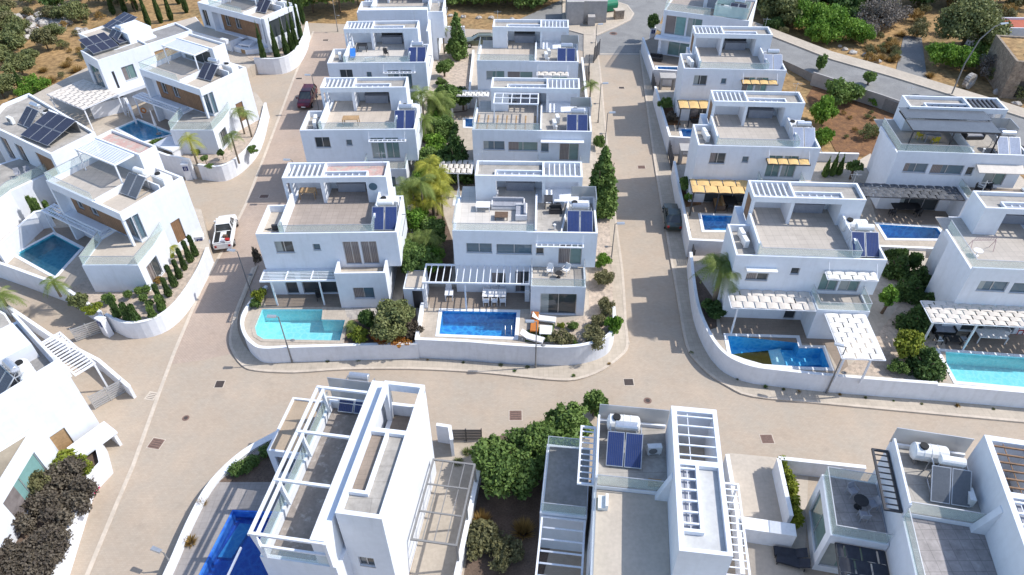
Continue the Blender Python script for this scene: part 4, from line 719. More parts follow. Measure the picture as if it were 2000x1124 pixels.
# raised plots
A_W=[(-21.2,62),(-21.2,46.5),(-21.85,45.1),(-22.15,43.8),(-22.2,42.6),(-21.9,41.5),(-21.3,40.4),(-20.5,39.55),(-19.6,39.1),(-17.3,39.15),(-11.8,39.3),(-7.5,39.4)]
A_W=A_W[:2]+curve(A_W[2:])
B_W=[(-7.45,44.3),(-7.55,39.5),(-3.55,39.2),(.05,38.75),(2.5,38.55),(4.2,38.5),(5.6,38.7),(6.9,39.2),(7.75,39.95),(8.2,41.2),(8.35,43)]
B_W=B_W[:2]+curve(B_W[2:])
pA=px([(512,605),(630,605),(628,625),(674,626),(664,666),(515,663),(502,655),(498,640)],1.5); pB=px([(864,608),(1009,611),(1005,659),(858,653)],1.5)
pB2=px([(892,386),(940,388),(940,400),(890,399)],1.5); pB3=px([(909,233),(927,233),(927,249),(909,248)],1.5)
PLOT1=A_W[:-1]+[(-7.6,39.4),(-3.55,39.25),(.05,38.8),(2.5,38.6),(4.2,38.55),(5.6,38.75),(6.9,39.25),(7.75,40.0),(8.15,41.2),(8.3,43),(8.6,47),(9.0,55),(9.3,61),(9.5,77),(10.0,93),(3.5,96),(-3.5,97),(-21.2,103)]
b=MB(); b.prism(PLOT1,-.02,1.5,[pA,pB,pB2,pB3]); struct('garden_plot',b,SAND)
R_W=[(16.2,50.4),(15.75,47),(15.5,44.5),(15.44,42.5),(15.6,40.6),(15.95,38.9),(16.6,37.6),(17.6,36.8),(18.6,36.4),(19.9,36.15),(23.15,35.6),(27,35.1),(31.3,34.6)]
R_W=R_W[:1]+curve(R_W[1:])
pR=px([(1421,657),(1555,661),(1560,681),(1606,681),(1620,719),(1565,717),(1490,712),(1455,702),(1428,692)],1.5); pS2=px([(1836,687),(2060,703),(2075,763),(2000,757),(1868,745)],1.5)
b=MB(); b.prism(R_W+[(37.1,33.98),(52,31.95),(52,48.8),(30,50.2)],-.02,1.5,[pR,pS2]); struct('garden_plot',b,SAND)
pR2=px([(1370,421),(1448,423),(1448,451),(1376,450)],1.6); pS1=px([(1716,439),(1830,446),(1847,467),(1733,466)],1.6)
b=MB(); b.prism([(16.55,52.1),(20,51.8),(32.5,51.1),(33.2,51.35),(40.5,50.75),(53,49.5),(53,66),(31,66.5),(17.5,65.8),(17.05,60)],-.02,1.6,[pR2,pS1]); struct('garden_plot',b,SAND)
pR3=px([(1330,253),(1368,254),(1368,273),(1335,272)],1.6); b=MB(); b.prism([(17.95,71.05),(21,70.6),(32,69.6),(32,82.5),(18.25,83.6)],-.02,1.6,[pR3]); struct('garden_plot',b,SAND)
pR4=px([(1284,131),(1323,132),(1323,141),(1287,140)],1.5); b=MB(); b.prism([(18.95,88.55),(21.5,88.25),(33,86.7),(36,98),(24,104),(18.9,99)],-.02,1.5,[pR4]); struct('garden_plot',b,DECK)
pL2=px([(31,497),(104,458),(157,486),(108,540)],1.5); G2=[(-28.1,52.5),(-27.95,48.5),(-28.4,44.7),(-29.5,42.7),(-31.6,42.2),(-33.7,43.2),(-38.9,46.7),(-44,49),(-60,56),(-60,62.5),(-46,61),(-35,60.5),(-30.8,58.5),(-29.2,55)]
b=MB(); b.prism(G2,-.02,1.5,[pL2]); struct('garden_plot',b,SAND)
pL3=px([(231,251),(268,235),(336,262),(280,277)],1.5); G3=[(-29.95,80.4),(-29.,73),(-29.5,68.6),(-31,66.2),(-33.6,66.5),(-37,67.6),(-40.5,69.6),(-46,66),(-60,66),(-62,80),(-54,100),(-38,101),(-30.3,100.5),(-29.6,95.4),(-31.2,93.1),(-34.4,93.1),(-37,88),(-32,84)]
b=MB(); b.prism(G3,-.02,1.49,[pL3]); struct('garden_plot',b,SAND)
b=MB(); b.prism([(-29.7,103),(-29.6,95.4),(-31.2,93.1),(-34.4,93.1),(-38,97),(-44,102)],0,1.52); struct('garden_plot',b,GRAVEL)
G1=px([(0,880),(150,860),(200,885),(212,925),(180,960),(130,1124),(80,1250),(-300,1250),(-300,880)],.0)
b=MB(); b.prism(G1,-.02,.9); struct('garden_plot',b,DIRT)
pD=px([(456,1000),(560,1004),(620,1300),(300,1300),(392,1124)],.95); GD=px([(612,812),(548,848),(478,888),(418,945),(380,1010),(345,1090),(300,1200),(290,1320),(560,1330),(590,1100),(640,830)],.95)
b=MB(); b.prism(GD,-.02,.95,[pD]); struct('garden_plot',b,P('grey_pool_paving',(.33,.30,.28),.8,.08,.8,fine=5,brick=(.4,.4,.02,.85)))
# beds and paving laid on the plots
def bed(name,pts,z,mat): b=MB(); b.prism(pts,None,z); return struct(name,b,mat)
bed('garden_bed',px([(678,628),(812,600),(818,668),(672,670)],1.51),1.512,DIRT); bed('patio',px([(505,545),(660,545),(668,600),(520,600)],1.51),1.508,DECK); bed('patio',px([(672,600),(800,598),(790,612),(680,625)],1.51),1.507,STONEP)
bed('garden_bed',px([(1075,640),(1150,615),(1150,420),(1190,420),(1200,640),(1190,652),(1120,672),(1082,672)],1.51),1.512,GRAVEL); bed('patio',px([(832,560),(1035,560),(1035,604),(840,602)],1.51),1.508,DECK)
bed('garden_bed',[(-13.,41),(-9.3,44),(-9.4,60),(-9.2,78),(-9.3,95),(-7.8,95),(-7.6,46)],1.513,DIRT); bed('garden_bed',[(-9.2,47),(-9.3,95),(-5.2,95),(-5.2,78.6),(-7.2,78),(-7.4,62),(-7.6,61),(-5.3,52.2),(-5.3,47)],1.514,DIRT)
bed('garden_bed',[(-9.2,78.2),(-9.3,95),(-5.3,95),(-5.3,78.8)],1.518,GRAVEL); bed('patio',[(-7.2,61.3),(-7.2,66),(-4,66),(-4,61.3)],1.511,DECK); bed('patio',[(-6.6,77),(-6.6,81),(-4,81),(-4,77)],1.511,DECK); bed('driveway',[(-5.0,79.5),(-5.0,95.5),(-2.2,95.5),(-2.2,79.5)],1.516,YARD)
bed('patio',px([(1400,590),(1590,590),(1640,655),(1660,725),(1640,725),(1612,676),(1410,654)],1.51),1.508,DECK); bed('garden_bed',px([(1690,690),(1780,560),(1840,560),(1850,745),(1640,728)],1.51),1.512,GRAVEL); bed('garden_bed',px([(1350,520),(1398,590),(1400,640),(1385,645),(1370,620)],1.51),1.513,DIRT)
bed('patio',px([(1800,640),(2080,640),(2080,700),(1830,684)],1.51),1.509,DECK); bed('patio',px([(1340,395),(1470,395),(1470,418),(1350,414)],1.61),1.607,DECK); bed('patio',px([(1700,390),(1850,390),(1880,440),(1715,436)],1.61),1.607,DECK); bed('garden_bed',px([(1325,350),(1355,350),(1370,400),(1340,405)],1.61),1.612,SOIL); bed('garden_bed',px([(1283,195),(1312,195),(1330,245),(1300,245)],1.61),1.612,SOIL)
bed('patio',px([(1700,300),(1740,350),(1700,362),(1650,330)],1.61),1.61,YARD); bed('driveway',px([(1740,475),(1810,480),(1800,560),(1770,540)],1.51),1.509,YARD)
bed('patio',px([(60,450),(180,440),(205,470),(160,484),(104,454),(70,472)],1.51),1.51,DECK); bed('garden_bed',[(-28.3,52),(-28.15,48.5),(-28.6,44.8),(-29.6,42.9),(-31.6,42.4),(-33.6,43.35),(-38.5,46.4),(-37.5,47.8),(-32,47.8),(-31,53)],1.512,GRAVEL); bed('garden_bed',[(-30.2,79.5),(-29.25,73),(-29.75,68.8),(-31.1,66.4),(-33.5,66.7),(-38,70.3),(-33,70.6),(-31.5,77)],1.506,GRAVEL); bed('patio',px([(262,228),(330,205),(360,235),(340,262)],1.5),1.5,DECK)
bed('driveway',px([(865,835),(950,860),(900,1130),(800,1130)],0),.01,P('sand_driveway',(.42,.36,.29),.85,.1,.6,fine=4,fvar=.08)); bed('garden_bed',px([(950,860),(1140,800),(1060,1130),(905,1130)],0),.012,DIRT); bed('grass',px([(545,860),(615,840),(530,942),(426,942)],.95),.957,DIRT)
bed('driveway',px([(1420,885),(1580,900),(1570,1130),(1450,1130)],0),.011,YARD)
def pool(label,poly,z,wl,tile,water,depth=1.35,cop=.3,cmat=None,group=None,wpoly=None):
    n=len(poly); a=sum(poly[i][0]*poly[(i+1)%n][1]-poly[(i+1)%n][0]*poly[i][1] for i in range(n)); poly=poly if a>0 else poly[::-1]
    c=Vector((sum(p[0] for p in poly)/n,sum(p[1] for p in poly)/n,z)); Q=[(p[0]-c.x,p[1]-c.y) for p in poly]
    t=thing('swimming_pool',label,'pool',c); b=MB(); D=max(-depth,-z+.04); i=b._a([(p[0],p[1],D) for p in Q])
    for tri in tessellate_polygon([[Vector((*p,0)) for p in Q]]):
        A,B,C=(Q[k] for k in tri); cr=(B[0]-A[0])*(C[1]-A[1])-(B[1]-A[1])*(C[0]-A[0]); b.face(tuple(i+k for k in (tri if cr>0 else tri[::-1])))
    for k in range(n): p,q=Q[k],Q[(k+1)%n]; b.quad((q[0],q[1],D),(p[0],p[1],D),(p[0],p[1],.02),(q[0],q[1],.02))
    b.build('basin',tile,t); b=MB(); b.prism(Q if not wpoly else [(p[0]-c.x,p[1]-c.y) for p in wpoly],None,wl); b.build('water',water,t)
    # coping ring just outside the water
    R_=[]
    for k in range(n):
        p0,p1,p2=Vector(Q[k-1]),Vector(Q[k]),Vector(Q[(k+1)%n]); d0=(p1-p0).normalized(); d1=(p2-p1).normalized(); n0=Vector((d0.y,-d0.x)); n1=Vector((d1.y,-d1.x)); mv=(n0+n1).normalized(); R_.append(p1+mv*min(cop*1.6,cop/max(.4,mv.dot(n0))))
    b=MB()
    for k in range(n):
        j=(k+1)%n; p,q,r,s_=Q[k],Q[j],R_[j],R_[k]; b.quad((p[0],p[1],.035),(s_[0],s_[1],.035),(r[0],r[1],.035),(q[0],q[1],.035)); b.quad((s_[0],s_[1],.0),(r[0],r[1],.0),(r[0],r[1],.035),(s_[0],s_[1],.035))
    b.build('coping',cmat or CAP,t); return t
POOL_A=pool('turquoise pool with a stepped corner, behind the curved white wall',pA,1.5,-.12,PTA,WA,cmat=SAND)
POOL_B=pool('deep blue rectangular pool beside garden loungers and striped patio',pB,1.5,-.15,PTB,WB)
pool('small blue pool corner left of the white-sofa villa tower',pB2,1.5,-.1,PTS,WB); pool('small blue pool corner below the patio of the white-grid villa',pB3,1.5,-.1,PTB,WB)
POOL_R=pool('half-empty stepped blue pool with murky water at one end',pR,1.5,-1.12,PTS,WM,wpoly=px([(1400,695),(1500,685),(1510,720),(1480,740)],.38))
pool('bright aqua pool at the right edge in front of the cream canopy',pS2,1.5,-.12,PTA,WA); pool('blue pool below the dark brown patio of the nearer amber-awning villa',pR2,1.6,-.12,PTB,WB); pool('long blue pool under the slate woven canopy patio',pS1,1.6,-.12,PTB,WB)
pool('small blue pool beside stepping slabs at the farther amber-awning villa',pR3,1.6,-.1,PTB,WB); pool('narrow blue pool in front of the crossroads villa patio',pR4,1.5,-.1,PTB,WB)
pool('teal pool with white rim in front of the timber-fronted villa',pL2,1.5,-.15,PTT,WT); pool('light blue pool with a closed white parasol at its edge',pL3,1.49,-.12,PTL,WB)
POOL_D=pool('dark blue half-drained pool at the bottom left of centre',pD,.95,-.6,PTD,WD,depth=.9,cmat=PTD,cop=.12)
q=px([(468,1022),(494,1024),(452,1090),(425,1088)],.3); b=MB(); b.prism(q,.06,.28); o=b.build('pool_step',PTS); o.parent=POOL_D; o.matrix_parent_inverse=Matrix.Translation(-POOL_D.location)
# pale slope inside the half-empty pool
q=px([(1484,686),(1524,684),(1536,716),(1494,716)],.3); b=MB(); b.hexa([(q[3][0],q[3][1],.1),(q[2][0],q[2][1],.1),(q[1][0],q[1][1],.1),(q[0][0],q[0][1],.1),(q[3][0],q[3][1],.2),(q[2][0],q[2][1],.5),(q[1][0],q[1][1],.5),(q[0][0],q[0][1],.2)])
o=b.build('floor_slope',PTA); o.parent=POOL_R; o.matrix_parent_inverse=Matrix.Translation(-POOL_R.location)
q=px([(1524,684),(1600,684),(1620,712),(1536,716)],.5); b=MB(); b.prism(q,.1,.5); o=b.build('shallow_floor',PTS); o.parent=POOL_R; o.matrix_parent_inverse=Matrix.Translation(-POOL_R.location)
# garden walls
def gwall(label,path,z0,z1,t=.22,name='garden_wall',cat='garden wall',mat=None):
    r=thing(name,label,cat,(path[0][0],path[0][1],0)); P_=[(p[0]-path[0][0],p[1]-path[0][1]) for p in path]
    b=MB(); b.wallpath(P_,t,z0,z1); b.build('wall',mat or WALLW,r); zc=z1 if isinstance(z1,(list,tuple)) else [z1]*len(P_)
    b=MB()
    L_=MB(); L_.wallpath(P_,t+.05,z0,[z+.05 for z in zc]); 
    b.v=[(v[0],v[1],v[2] if i%8>=4 else zc[0]) for i,v in enumerate(L_.v)]; 
    for k in range(len(P_)-1):
        for j in range(4): x_,y_,_=b.v[8*k+j]; b.v[8*k+j]=(x_,y_,(zc[k] if j in (0,3) else zc[k+1])+.001)
    b.f=L_.f; b.mi=L_.mi; b.build('coping',CAP,r); return r
gwall('curved white garden wall around the turquoise pool',A_W[1:],-.02,1.75); gwall('tall white garden wall around the deep blue pool, curving at its right end',B_W,-.02,2.15)
gwall('long curved white garden wall in front of the half-empty pool',R_W,-.02,1.9); gwall('white garden wall under the aqua pool at the right edge',[(31.3,34.62),(37.1,33.87),(52,31.8)],-.02,1.75)
gwall('white wall along the street at the nearer amber-awning villa',[(17.4,65.7),(16.95,60),(16.45,52.0),(20,51.68),(23,51.5)],-.02,2.1); gwall('white wall along the street at the farther amber-awning villa',[(18.2,83.5),(17.85,70.95),(23,70.2)],-.02,2.1)
gwall('white wall along the street at the crossroads villa',[(18.9,99),(18.82,88.45),(23.5,87.8)],-.02,2.1); gwall('white basin wall below the slate-canopy pool',[(33.2,51.25),(40.7,50.6),(41.8,53)],-.02,1.75)
gwall('curved white garden wall around the cactus garden',curve([(-28.05,52),(-27.9,48.5),(-28.35,44.6),(-29.5,42.6),(-31.6,42.1),(-33.7,43.15)]),-.02,1.75); gwall('straight white wall along the driveway behind the cactus garden',[(-34.0,43.1),(-38.9,46.6),(-44,48.9),(-58,55)],-.02,2.0)
gwall('curved white garden wall around the palm garden',curve([(-29.95,80.6),(-29.,73),(-29.5,68.6),(-31,66.1),(-33.6,66.45)]),-.02,1.85); gwall('white yard wall left of the palm garden gate',[(-34.3,66.5),(-37.1,67.5),(-40.6,69.5)],-.02,2.4); gwall('curved white garden wall in front of the cypress row',curve([(-30.15,106),(-29.5,100.5),(-29.7,95.3),(-31.2,93.),(-34.6,93.05)]),-.02,2.2)
gwall('broad white wall beside the purple-brown hedge at bottom left',px([(205,885),(215,925),(180,962),(130,1124),(90,1250)],.0),-.02,1.3,.4); gwall('curved white pool wall along the road at the bottom',curve(px([(612,812),(548,848),(478,888),(418,945),(380,1010),(345,1090),(300,1200),(290,1320)],.95)),-.02,1.15,.45)
gwall('white wall between teal-pool patio and left-edge villa',px([(0,500),(76,430),(100,425)],2.5),1,3.4); gwall('white boundary wall beside the light-blue pool',px([(180,222),(250,205),(262,230)],2.2),1,3.2)
gwall('white wall between the two driveways at bottom right',px([(1420,890),(1440,1010),(1450,1124)],1.2),-.02,1.3); gwall('white entrance wall stub with deep top at bottom right',px([(1450,1020),(1555,1035)],1.6),-.02,1.5,.8); gwall('low white wall behind the climbing hedge at bottom right',px([(1520,898),(1545,1010)],1.4),-.02,1.5); gwall('white wall along the road at bottom right corner',px([(1520,897),(1690,915)],1.4),-.02,1.5)
gwall('curved white wall between the slatted carport and the lane',px([(-40,560),(66,631),(97,652)],1.5)+[(-32.4,38.35),(-28.9,35.6)],-.02,1.3); gwall('white wall right of the metal carport frame',px([(947,862),(890,1130)],1.1),-.02,1.1,.25); gwall('white entrance wall with grey inner face beside slatted gate',px([(852,828),(878,832),(882,858)],2),-.02,1.9,.2)
gwall('white cross wall in the central garden strip',[(-9.2,61.6),(-7.2,61.5)],1.4,2.6); gwall('white cross wall farther up the central garden strip',[(-9.2,77.6),(-6.8,77.5)],1.4,2.8); gwall('white wall behind the central driveway',[(-6.5,103),(-12.5,103)],0,2.4)
gwall('white boundary wall between dry lot and slate-canopy villa',[(31.2,66.4),(37,66.0)],0,2.6); gwall('grey retaining edge beside the white-grid villa gate',[(9.2,78),(9.7,92)],1.4,2.3,mat=CONC); gwall('white wall in front of the parked olive car driveway',[(-5.1,79.2),(-5.0,95.5)],1.4,2.0)
# ---------------------------------------------------------------- vegetation
def leafmesh(name,blobs,n,size,mat,flat=.0,asp=1.6,shell_=.55,droop=0.):
    """leaf-sized faces spread through lumpy volumes, each with its own random tone"""
    n=int(n*1.9); size*=.70; B=np.array(blobs,float); vol=B[:,3]*B[:,4]+B[:,4]*B[:,5]+B[:,3]*B[:,5]; pick=RNG.choice(len(B),n,p=vol/vol.sum()); b=B[pick]
    d=RNG.normal(size=(n,3)); d/=np.linalg.norm(d,axis=1)[:,None]; r=RNG.random(n)**(1/3.)*(1-shell_)+shell_*RNG.random(n)**.35; r=np.minimum(r,1.)*(1+.10*RNG.normal(size=n))
    c=b[:,:3]+d*b[:,3:]*r[:,None]
    nrm=d*.5+RNG.normal(size=(n,3))*.8; nrm[:,2]+=.35; nrm/=np.linalg.norm(nrm,axis=1)[:,None]
    t=np.cross(nrm,RNG.normal(size=(n,3))); t[:,2]-=droop; t/=np.linalg.norm(t,axis=1)[:,None]+1e-9; s=np.cross(nrm,t); L=size*(.6+.8*RNG.random(n))[:,None]
    t=t*L*asp/2; s=s*L/2; tip=nrm*L*.15
    V=np.stack([c-t,c+s-tip,c+t,c-s-tip],1).reshape(-1,3)
    me=bpy.data.meshes.new(name); me.vertices.add(4*n); me.vertices.foreach_set('co',V.astype(np.float32).ravel()); me.loops.add(4*n); me.loops.foreach_set('vertex_index',np.arange(4*n,dtype=np.int32)); me.polygons.add(n); me.polygons.foreach_set('loop_start',np.arange(0,4*n,4,dtype=np.int32))
    a=me.attributes.new('tone','FLOAT','FACE'); bt=RNG.random(len(B))*.55; a.data.foreach_set('value',np.clip(bt[pick]+RNG.random(n)*.5,0,1).astype(np.float32))
    me.materials.append(mat); me.update(); me.validate(); return me
def lumps(rx,ry,rz,k,cz=None,f=.5,seed=None):
    R=random.Random(seed if seed is not None else random.random()); cz=rz if cz is None else cz; o=[(0,0,cz,rx*.62,ry*.62,rz*.66)]; k=int(k*1.7)
    for i in range(k):
        a=R.random()*6.283; e=R.uniform(-.5,1.); q=R.uniform(.5,.86); ce=math.sqrt(1-min(1,abs(e))**2); o.append((math.cos(a)*rx*q*ce,math.sin(a)*ry*q*ce,cz+e*rz*.62,rx*f*R.uniform(.45,.95),ry*f*R.uniform(.45,.95),rz*f*R.uniform(.45,.95)))
    return o
def tree(label,cat,p,h,rx,rz,mat,n=2600,size=.32,k=12,group=None,trunk=.14,name='tree',ry=None,limbs=5):
    t=thing(name,label,cat,p,random.random()*360 if ry is None else 0,group); cz=h-rz; b=MB(); b.tube([(0,0,-.1),(.08,.05,cz*.5),(0,.1,cz)],trunk,trunk*.6,8)
    for i in range(limbs): a=i*6.283/limbs+.4; b.tube([(0,.06,cz*.62),(math.cos(a)*rx*.35,math.sin(a)*rx*.35,cz),(math.cos(a)*rx*.6,math.sin(a)*rx*.6,cz+rz*.4)],trunk*.5,.03,5)
    b.build('trunk',BARK,t); bl=lumps(rx,ry or rx,rz,k,cz)
    if name=='conifer_tree':
        bl=[]
        for i in range(k*3): f=i/(k*3.); R_=rx*(1-f)**.75; a=i*2.4+random.random(); q_=R_*random.uniform(.4,.8); bl.append((math.cos(a)*q_,math.sin(a)*q_,h*(.07+.88*f),R_*.42+.12,R_*.42+.12,(R_*.42+.12)*1.1))
    o=link('crown',leafmesh('crown',bl,n,size,mat),t); return t
_SH={}
def shrub(label,cat,p,rx,h,mat,group=None,n=1100,size=.16,name='shrub',k=8,ry=None,yaw=None,lump=.5):
    mat=random.choice(mat) if isinstance(mat,list) else mat; key=(mat.name,name,n,size,k,lump,random.randint(0,1))
    if key not in _SH: _SH[key]=leafmesh(name,lumps(1,1,.62,k,.55,lump),n,size,mat)
    o=link(name,_SH[key],None,p,rad(random.random()*360 if yaw is None else yaw)); o.scale=(rx,ry or rx,h/1.12); return tag(o,label,cat,group)
def cone(label,cat,p,r,h,mat,group=None,n=1500,size=.16,name='cypress',taper=.12,clip=False):
    key=('cone',mat.name,n,size,taper)
    if key not in _SH: _SH[key]=leafmesh(name,[(0,0,.06+.88*i/11.,max(taper,(1-(i/11.)**1.6))*.86*(.7 if i==0 else 1),max(taper,(1-(i/11.)**1.6))*.86*(.7 if i==0 else 1),.085) for i in range(12)],n,size,mat,asp=1.2)
    me=_SH[key]; t=thing(name,label,cat,p,random.random()*360,group); o=link('crown',me,t); o.scale=(r,r,h); b=MB(); b.cyl((0,0,-.1),(0,0,h*.25),.09,.06,6); b.build('trunk',BARK,t); return t
_PF={}
def palm(label,p,h,mat=LPA,n=13,L=2.2,lean=(.0,.0),group='palms in the villa gardens',up=.55,tr=.11,trunks=1):
    t=thing('palm_tree',label,'palm',p,random.random()*360,group)
    for q in range(trunks):
        ox,oy=(0,0) if trunks==1 else (random.uniform(-.6,.6),random.uniform(-.6,.6)); hh=h*(1 if q==0 else random.uniform(.7,.95)); top=(ox+lean[0],oy+lean[1],hh)
        b=MB(); b.tube([(ox,oy,-.1),(ox+lean[0]*.3,oy+lean[1]*.3,hh*.5),top],tr,tr*.75,8); b.build('trunk',PBARK,t)
        V=[];Fc=[];T=[]
        for i in range(n):
            a=i*2.39996+random.random()*.4; e=up+random.uniform(-.75,.5); dx,dy=math.cos(a),math.sin(a); l=L*random.uniform(.8,1.1); tone=random.random()*.6; prev=None; ns=9
            for s_ in range(ns+1):
                f=s_/ns; rr=l*(f*math.cos(e*.8)*(1-.12*f)); z=l*(math.sin(e)*f-.75*f*f); c=Vector((top[0]+dx*rr,top[1]+dy*rr,top[2]+z)); 
                if prev is not None:
                    ax=(c-prev).normalized(); sd=Vector((-dy,dx,0)); wd=l*.26*math.sin(math.pi*min(1,.18+f*.8))+.05
                    for sg in (1,-1):
                        for m_ in (0,.5):
                            base=prev.lerp(c,m_); base2=prev.lerp(c,m_+.34); tip=base2+sd*sg*wd+ax*wd*.55+Vector((0,0,-wd*.45)); k=len(V); V+=[base[:],base2[:],tip[:]]; Fc.append((k,k+1,k+2)); T.append(min(1,tone+random.random()*.4))
                prev=c
        me=bpy.data.meshes.new('fronds'); me.from_pydata(V,[],Fc); at=me.attributes.new('tone','FLOAT','FACE'); at.data.foreach_set('value',T); me.materials.append(mat); link('fronds',me,t)
    return t
def ball_tree(label,p,r,h,mat,group=None):
    t=thing('topiary_ball',label,'topiary',p,0,group); b=MB(); b.cyl((0,0,-.05),(0,0,h),.03,.03,6); b.build('trunk',BARK,t); link('crown',leafmesh('crown',[(0,0,h,r,r,r*.85)],500,.09,mat,shell_=.85),t); return t
def hedge(label,path,wd,h,mat,z=0,n=2500,size=.16,cat='hedge',name='hedge'):
    Bl=[]; P_=[Vector((p[0],p[1])) for p in path]; o=P_[0]
    for k in range(len(P_)-1):
        a,b_=P_[k],P_[k+1]; m_=max(1,int((b_-a).length/(wd*.6)))
        for i in range(m_): c=a.lerp(b_,i/m_)-o; Bl.append((c.x+random.uniform(-.15,.15)*wd,c.y+random.uniform(-.15,.15)*wd,h*.5*random.uniform(.85,1.1),wd*.55*random.uniform(.8,1.15),wd*.55*random.uniform(.8,1.15),h*.52*random.uniform(.8,1.1)))
    me=leafmesh(name,Bl,n,size,mat,shell_=.75); return tag(link(name,me,None,(o.x,o.y,z)),label,cat)
def grass_tuft(label,p,r,h,mat=LS,n=260,name='dry_grass_tuft',cat='grass tuft',group=None):
    V=[];F=[];T=[]
    for i in range(n):
        a=random.random()*6.283; rr=random.random()**.5; x0,y0=math.cos(a)*r*.35*rr,math.sin(a)*r*.35*rr; x1,y1=math.cos(a)*r*rr,math.sin(a)*r*rr; z1=h*(1-.6*rr*rr)*random.uniform(.7,1.1); s=.035; k=len(V); V+=[(x0-s*math.sin(a),y0+s*math.cos(a),0),(x0+s*math.sin(a),y0-s*math.cos(a),0),(x1,y1,z1)]; F.append((k,k+1,k+2)); T.append(random.random())
    me=bpy.data.meshes.new(name); me.from_pydata(V,[],F); at=me.attributes.new('tone','FLOAT','FACE'); at.data.foreach_set('value',T); me.materials.append(mat); return tag(link(name,me,None,p),label,cat,group)
Z=1.5
# central garden strip between the two villa columns
tree('bushy green tree in the central strip beside the turquoise-pool villa roof','tree',W(826,545,Z),4.0,1.7,1.6,LG,3000,.26)
palm('fan-leaved palm in the central strip right of the turquoise-pool villa wall',W(838,520,Z),3.2,LPA,22,1.9,up=.5,tr=.14)
tree('leafy green shrub tree below the fan palm in the central strip','tree',W(812,535,Z),2.2,1.2,1.1,LB,1600,.24)
palm('feather palm with arching fronds behind the turquoise-pool villa',W(800,455,Z),5.2,LPA,15,2.3); palm('tallest feather palm of the central strip, over the low grey grille',W(832,455,Z),5.8,LPA,15,2.3)
palm('golden clumping palm left of the cream-tiled patio canopy',W(850,420,Z),5.6,LPY,20,2.3,trunks=3,up=.9); palm('smaller golden palm in front of the golden clump',W(838,442,Z),3.9,LPY,16,1.9,trunks=2,up=.8)
tree('dark green conifer between the golden palm and the white-grid villa','conifer',W(893,352,Z),6.2,1.9,3.0,LD,4200,.26,name='conifer_tree'); tree('silvery green bush left of the dark conifer','tree',W(862,345,Z),3.4,1.5,1.5,LG,2200,.24)
tree('green leafy tree under the tall slim palm','tree',W(828,278,Z),2.6,1.2,1.2,LB,1600,.24)
palm('slim-trunked palm at the right wall of the villa by the dark red car',W(832,278,Z),6.0,LPA,15,2.2); palm('palm with drooping olive fronds, nearer the white-grid villa patio',W(858,272,Z),5.0,LPA,16,2.3,trunks=2); palm('young palm leaning over the wall of the villa by the dark red car',W(815,262,Z),4.4,LPA,12,1.9)
tree('bushy green tree left of the white-grid villa canopy','tree',W(880,230,Z),4.4,1.5,1.7,LG,2400,.25); tree('round dark shrub tree beside the white cross wall','tree',W(905,215,Z),3.0,1.3,1.2,LD,1800,.22)
tree('tall green conifer beside the olive estate car','conifer',W(895,112,Z),6.5,1.6,3.0,LG,3600,.26,name='conifer_tree'); palm('small dark palm left of the tall conifer',W(868,105,Z),3.4,LPA,14,1.6); tree('low green shrub tree at the foot of the tall conifer','tree',W(868,150,Z),2.2,1.0,1.0,LG,1300,.2)
for i,(u,v) in enumerate(((862,168),(876,132))): shrub(('nearer','farther')[i]+' small green shrub on the gravel beside the farthest garden','shrub',W(u,v,Z),.8,1.1,LG)
# fill of the central strip
for l_,x_,y_,h_,r_,m_ in (('broad green tree against the overhanging wall of the turquoise-pool villa',-8.6,47.6,3.2,1.5,LG),('bright green tree in the strip beside the white shed',-7.0,48.3,2.6,1.2,LB),('green tree between the fan palm and the roof lounge',-7.2,51.5,3.2,1.3,LG),('green tree at the edge of the cream-tiled patio strip',-8.5,52.6,3.4,1.4,LB),('yellow-green tree under the golden palms',-8.3,57.0,3.6,1.4,LY),('bright green tree where the strip meets the cross wall',-8.3,60.6,3.0,1.2,LB),('green tree just beyond the cross wall',-8.2,63.2,3.6,1.3,LG),('light green tree left of the white-grid villa patio',-8.1,65.8,3.6,1.3,LB),('tall green tree beside the striped white canopy',-7.3,69.0,4.2,1.3,LG),('leafy tree at the slim palm foot, farther side',-8.4,71.5,3.4,1.2,LB),('green tree near the farther cross wall',-8.2,74.8,3.8,1.2,LG),('bright bush tree beyond the farther cross wall',-8.0,80.0,2.4,1.0,LB)): tree(l_,'tree',(x_,y_,Z),h_*1.12,r_*1.18,h_*.45,m_,2700,.22)
for l_,x_,y_,h_,m_ in (('golden feather palm among the strip trees, nearest the white-sofa villa',-6.9,54.4,4.6,LPY),('yellow-green palm leaning over the strip beside the cream-tiled patio',-8.9,55.2,4.4,LPY),('green palm rising between the strip trees behind the cross wall',-8.9,66.9,5.2,LPA),('broad palm over the strip near the blue pool corner',-7.4,72.6,4.8,LPA),('low bushy palm below the overhanging wall of the turquoise-pool villa',-8.9,50.0,2.2,LPA)): palm(l_,(x_,y_,Z),h_,m_,18,1.8,up=.65,trunks=2 if m_ is LPY else 1)
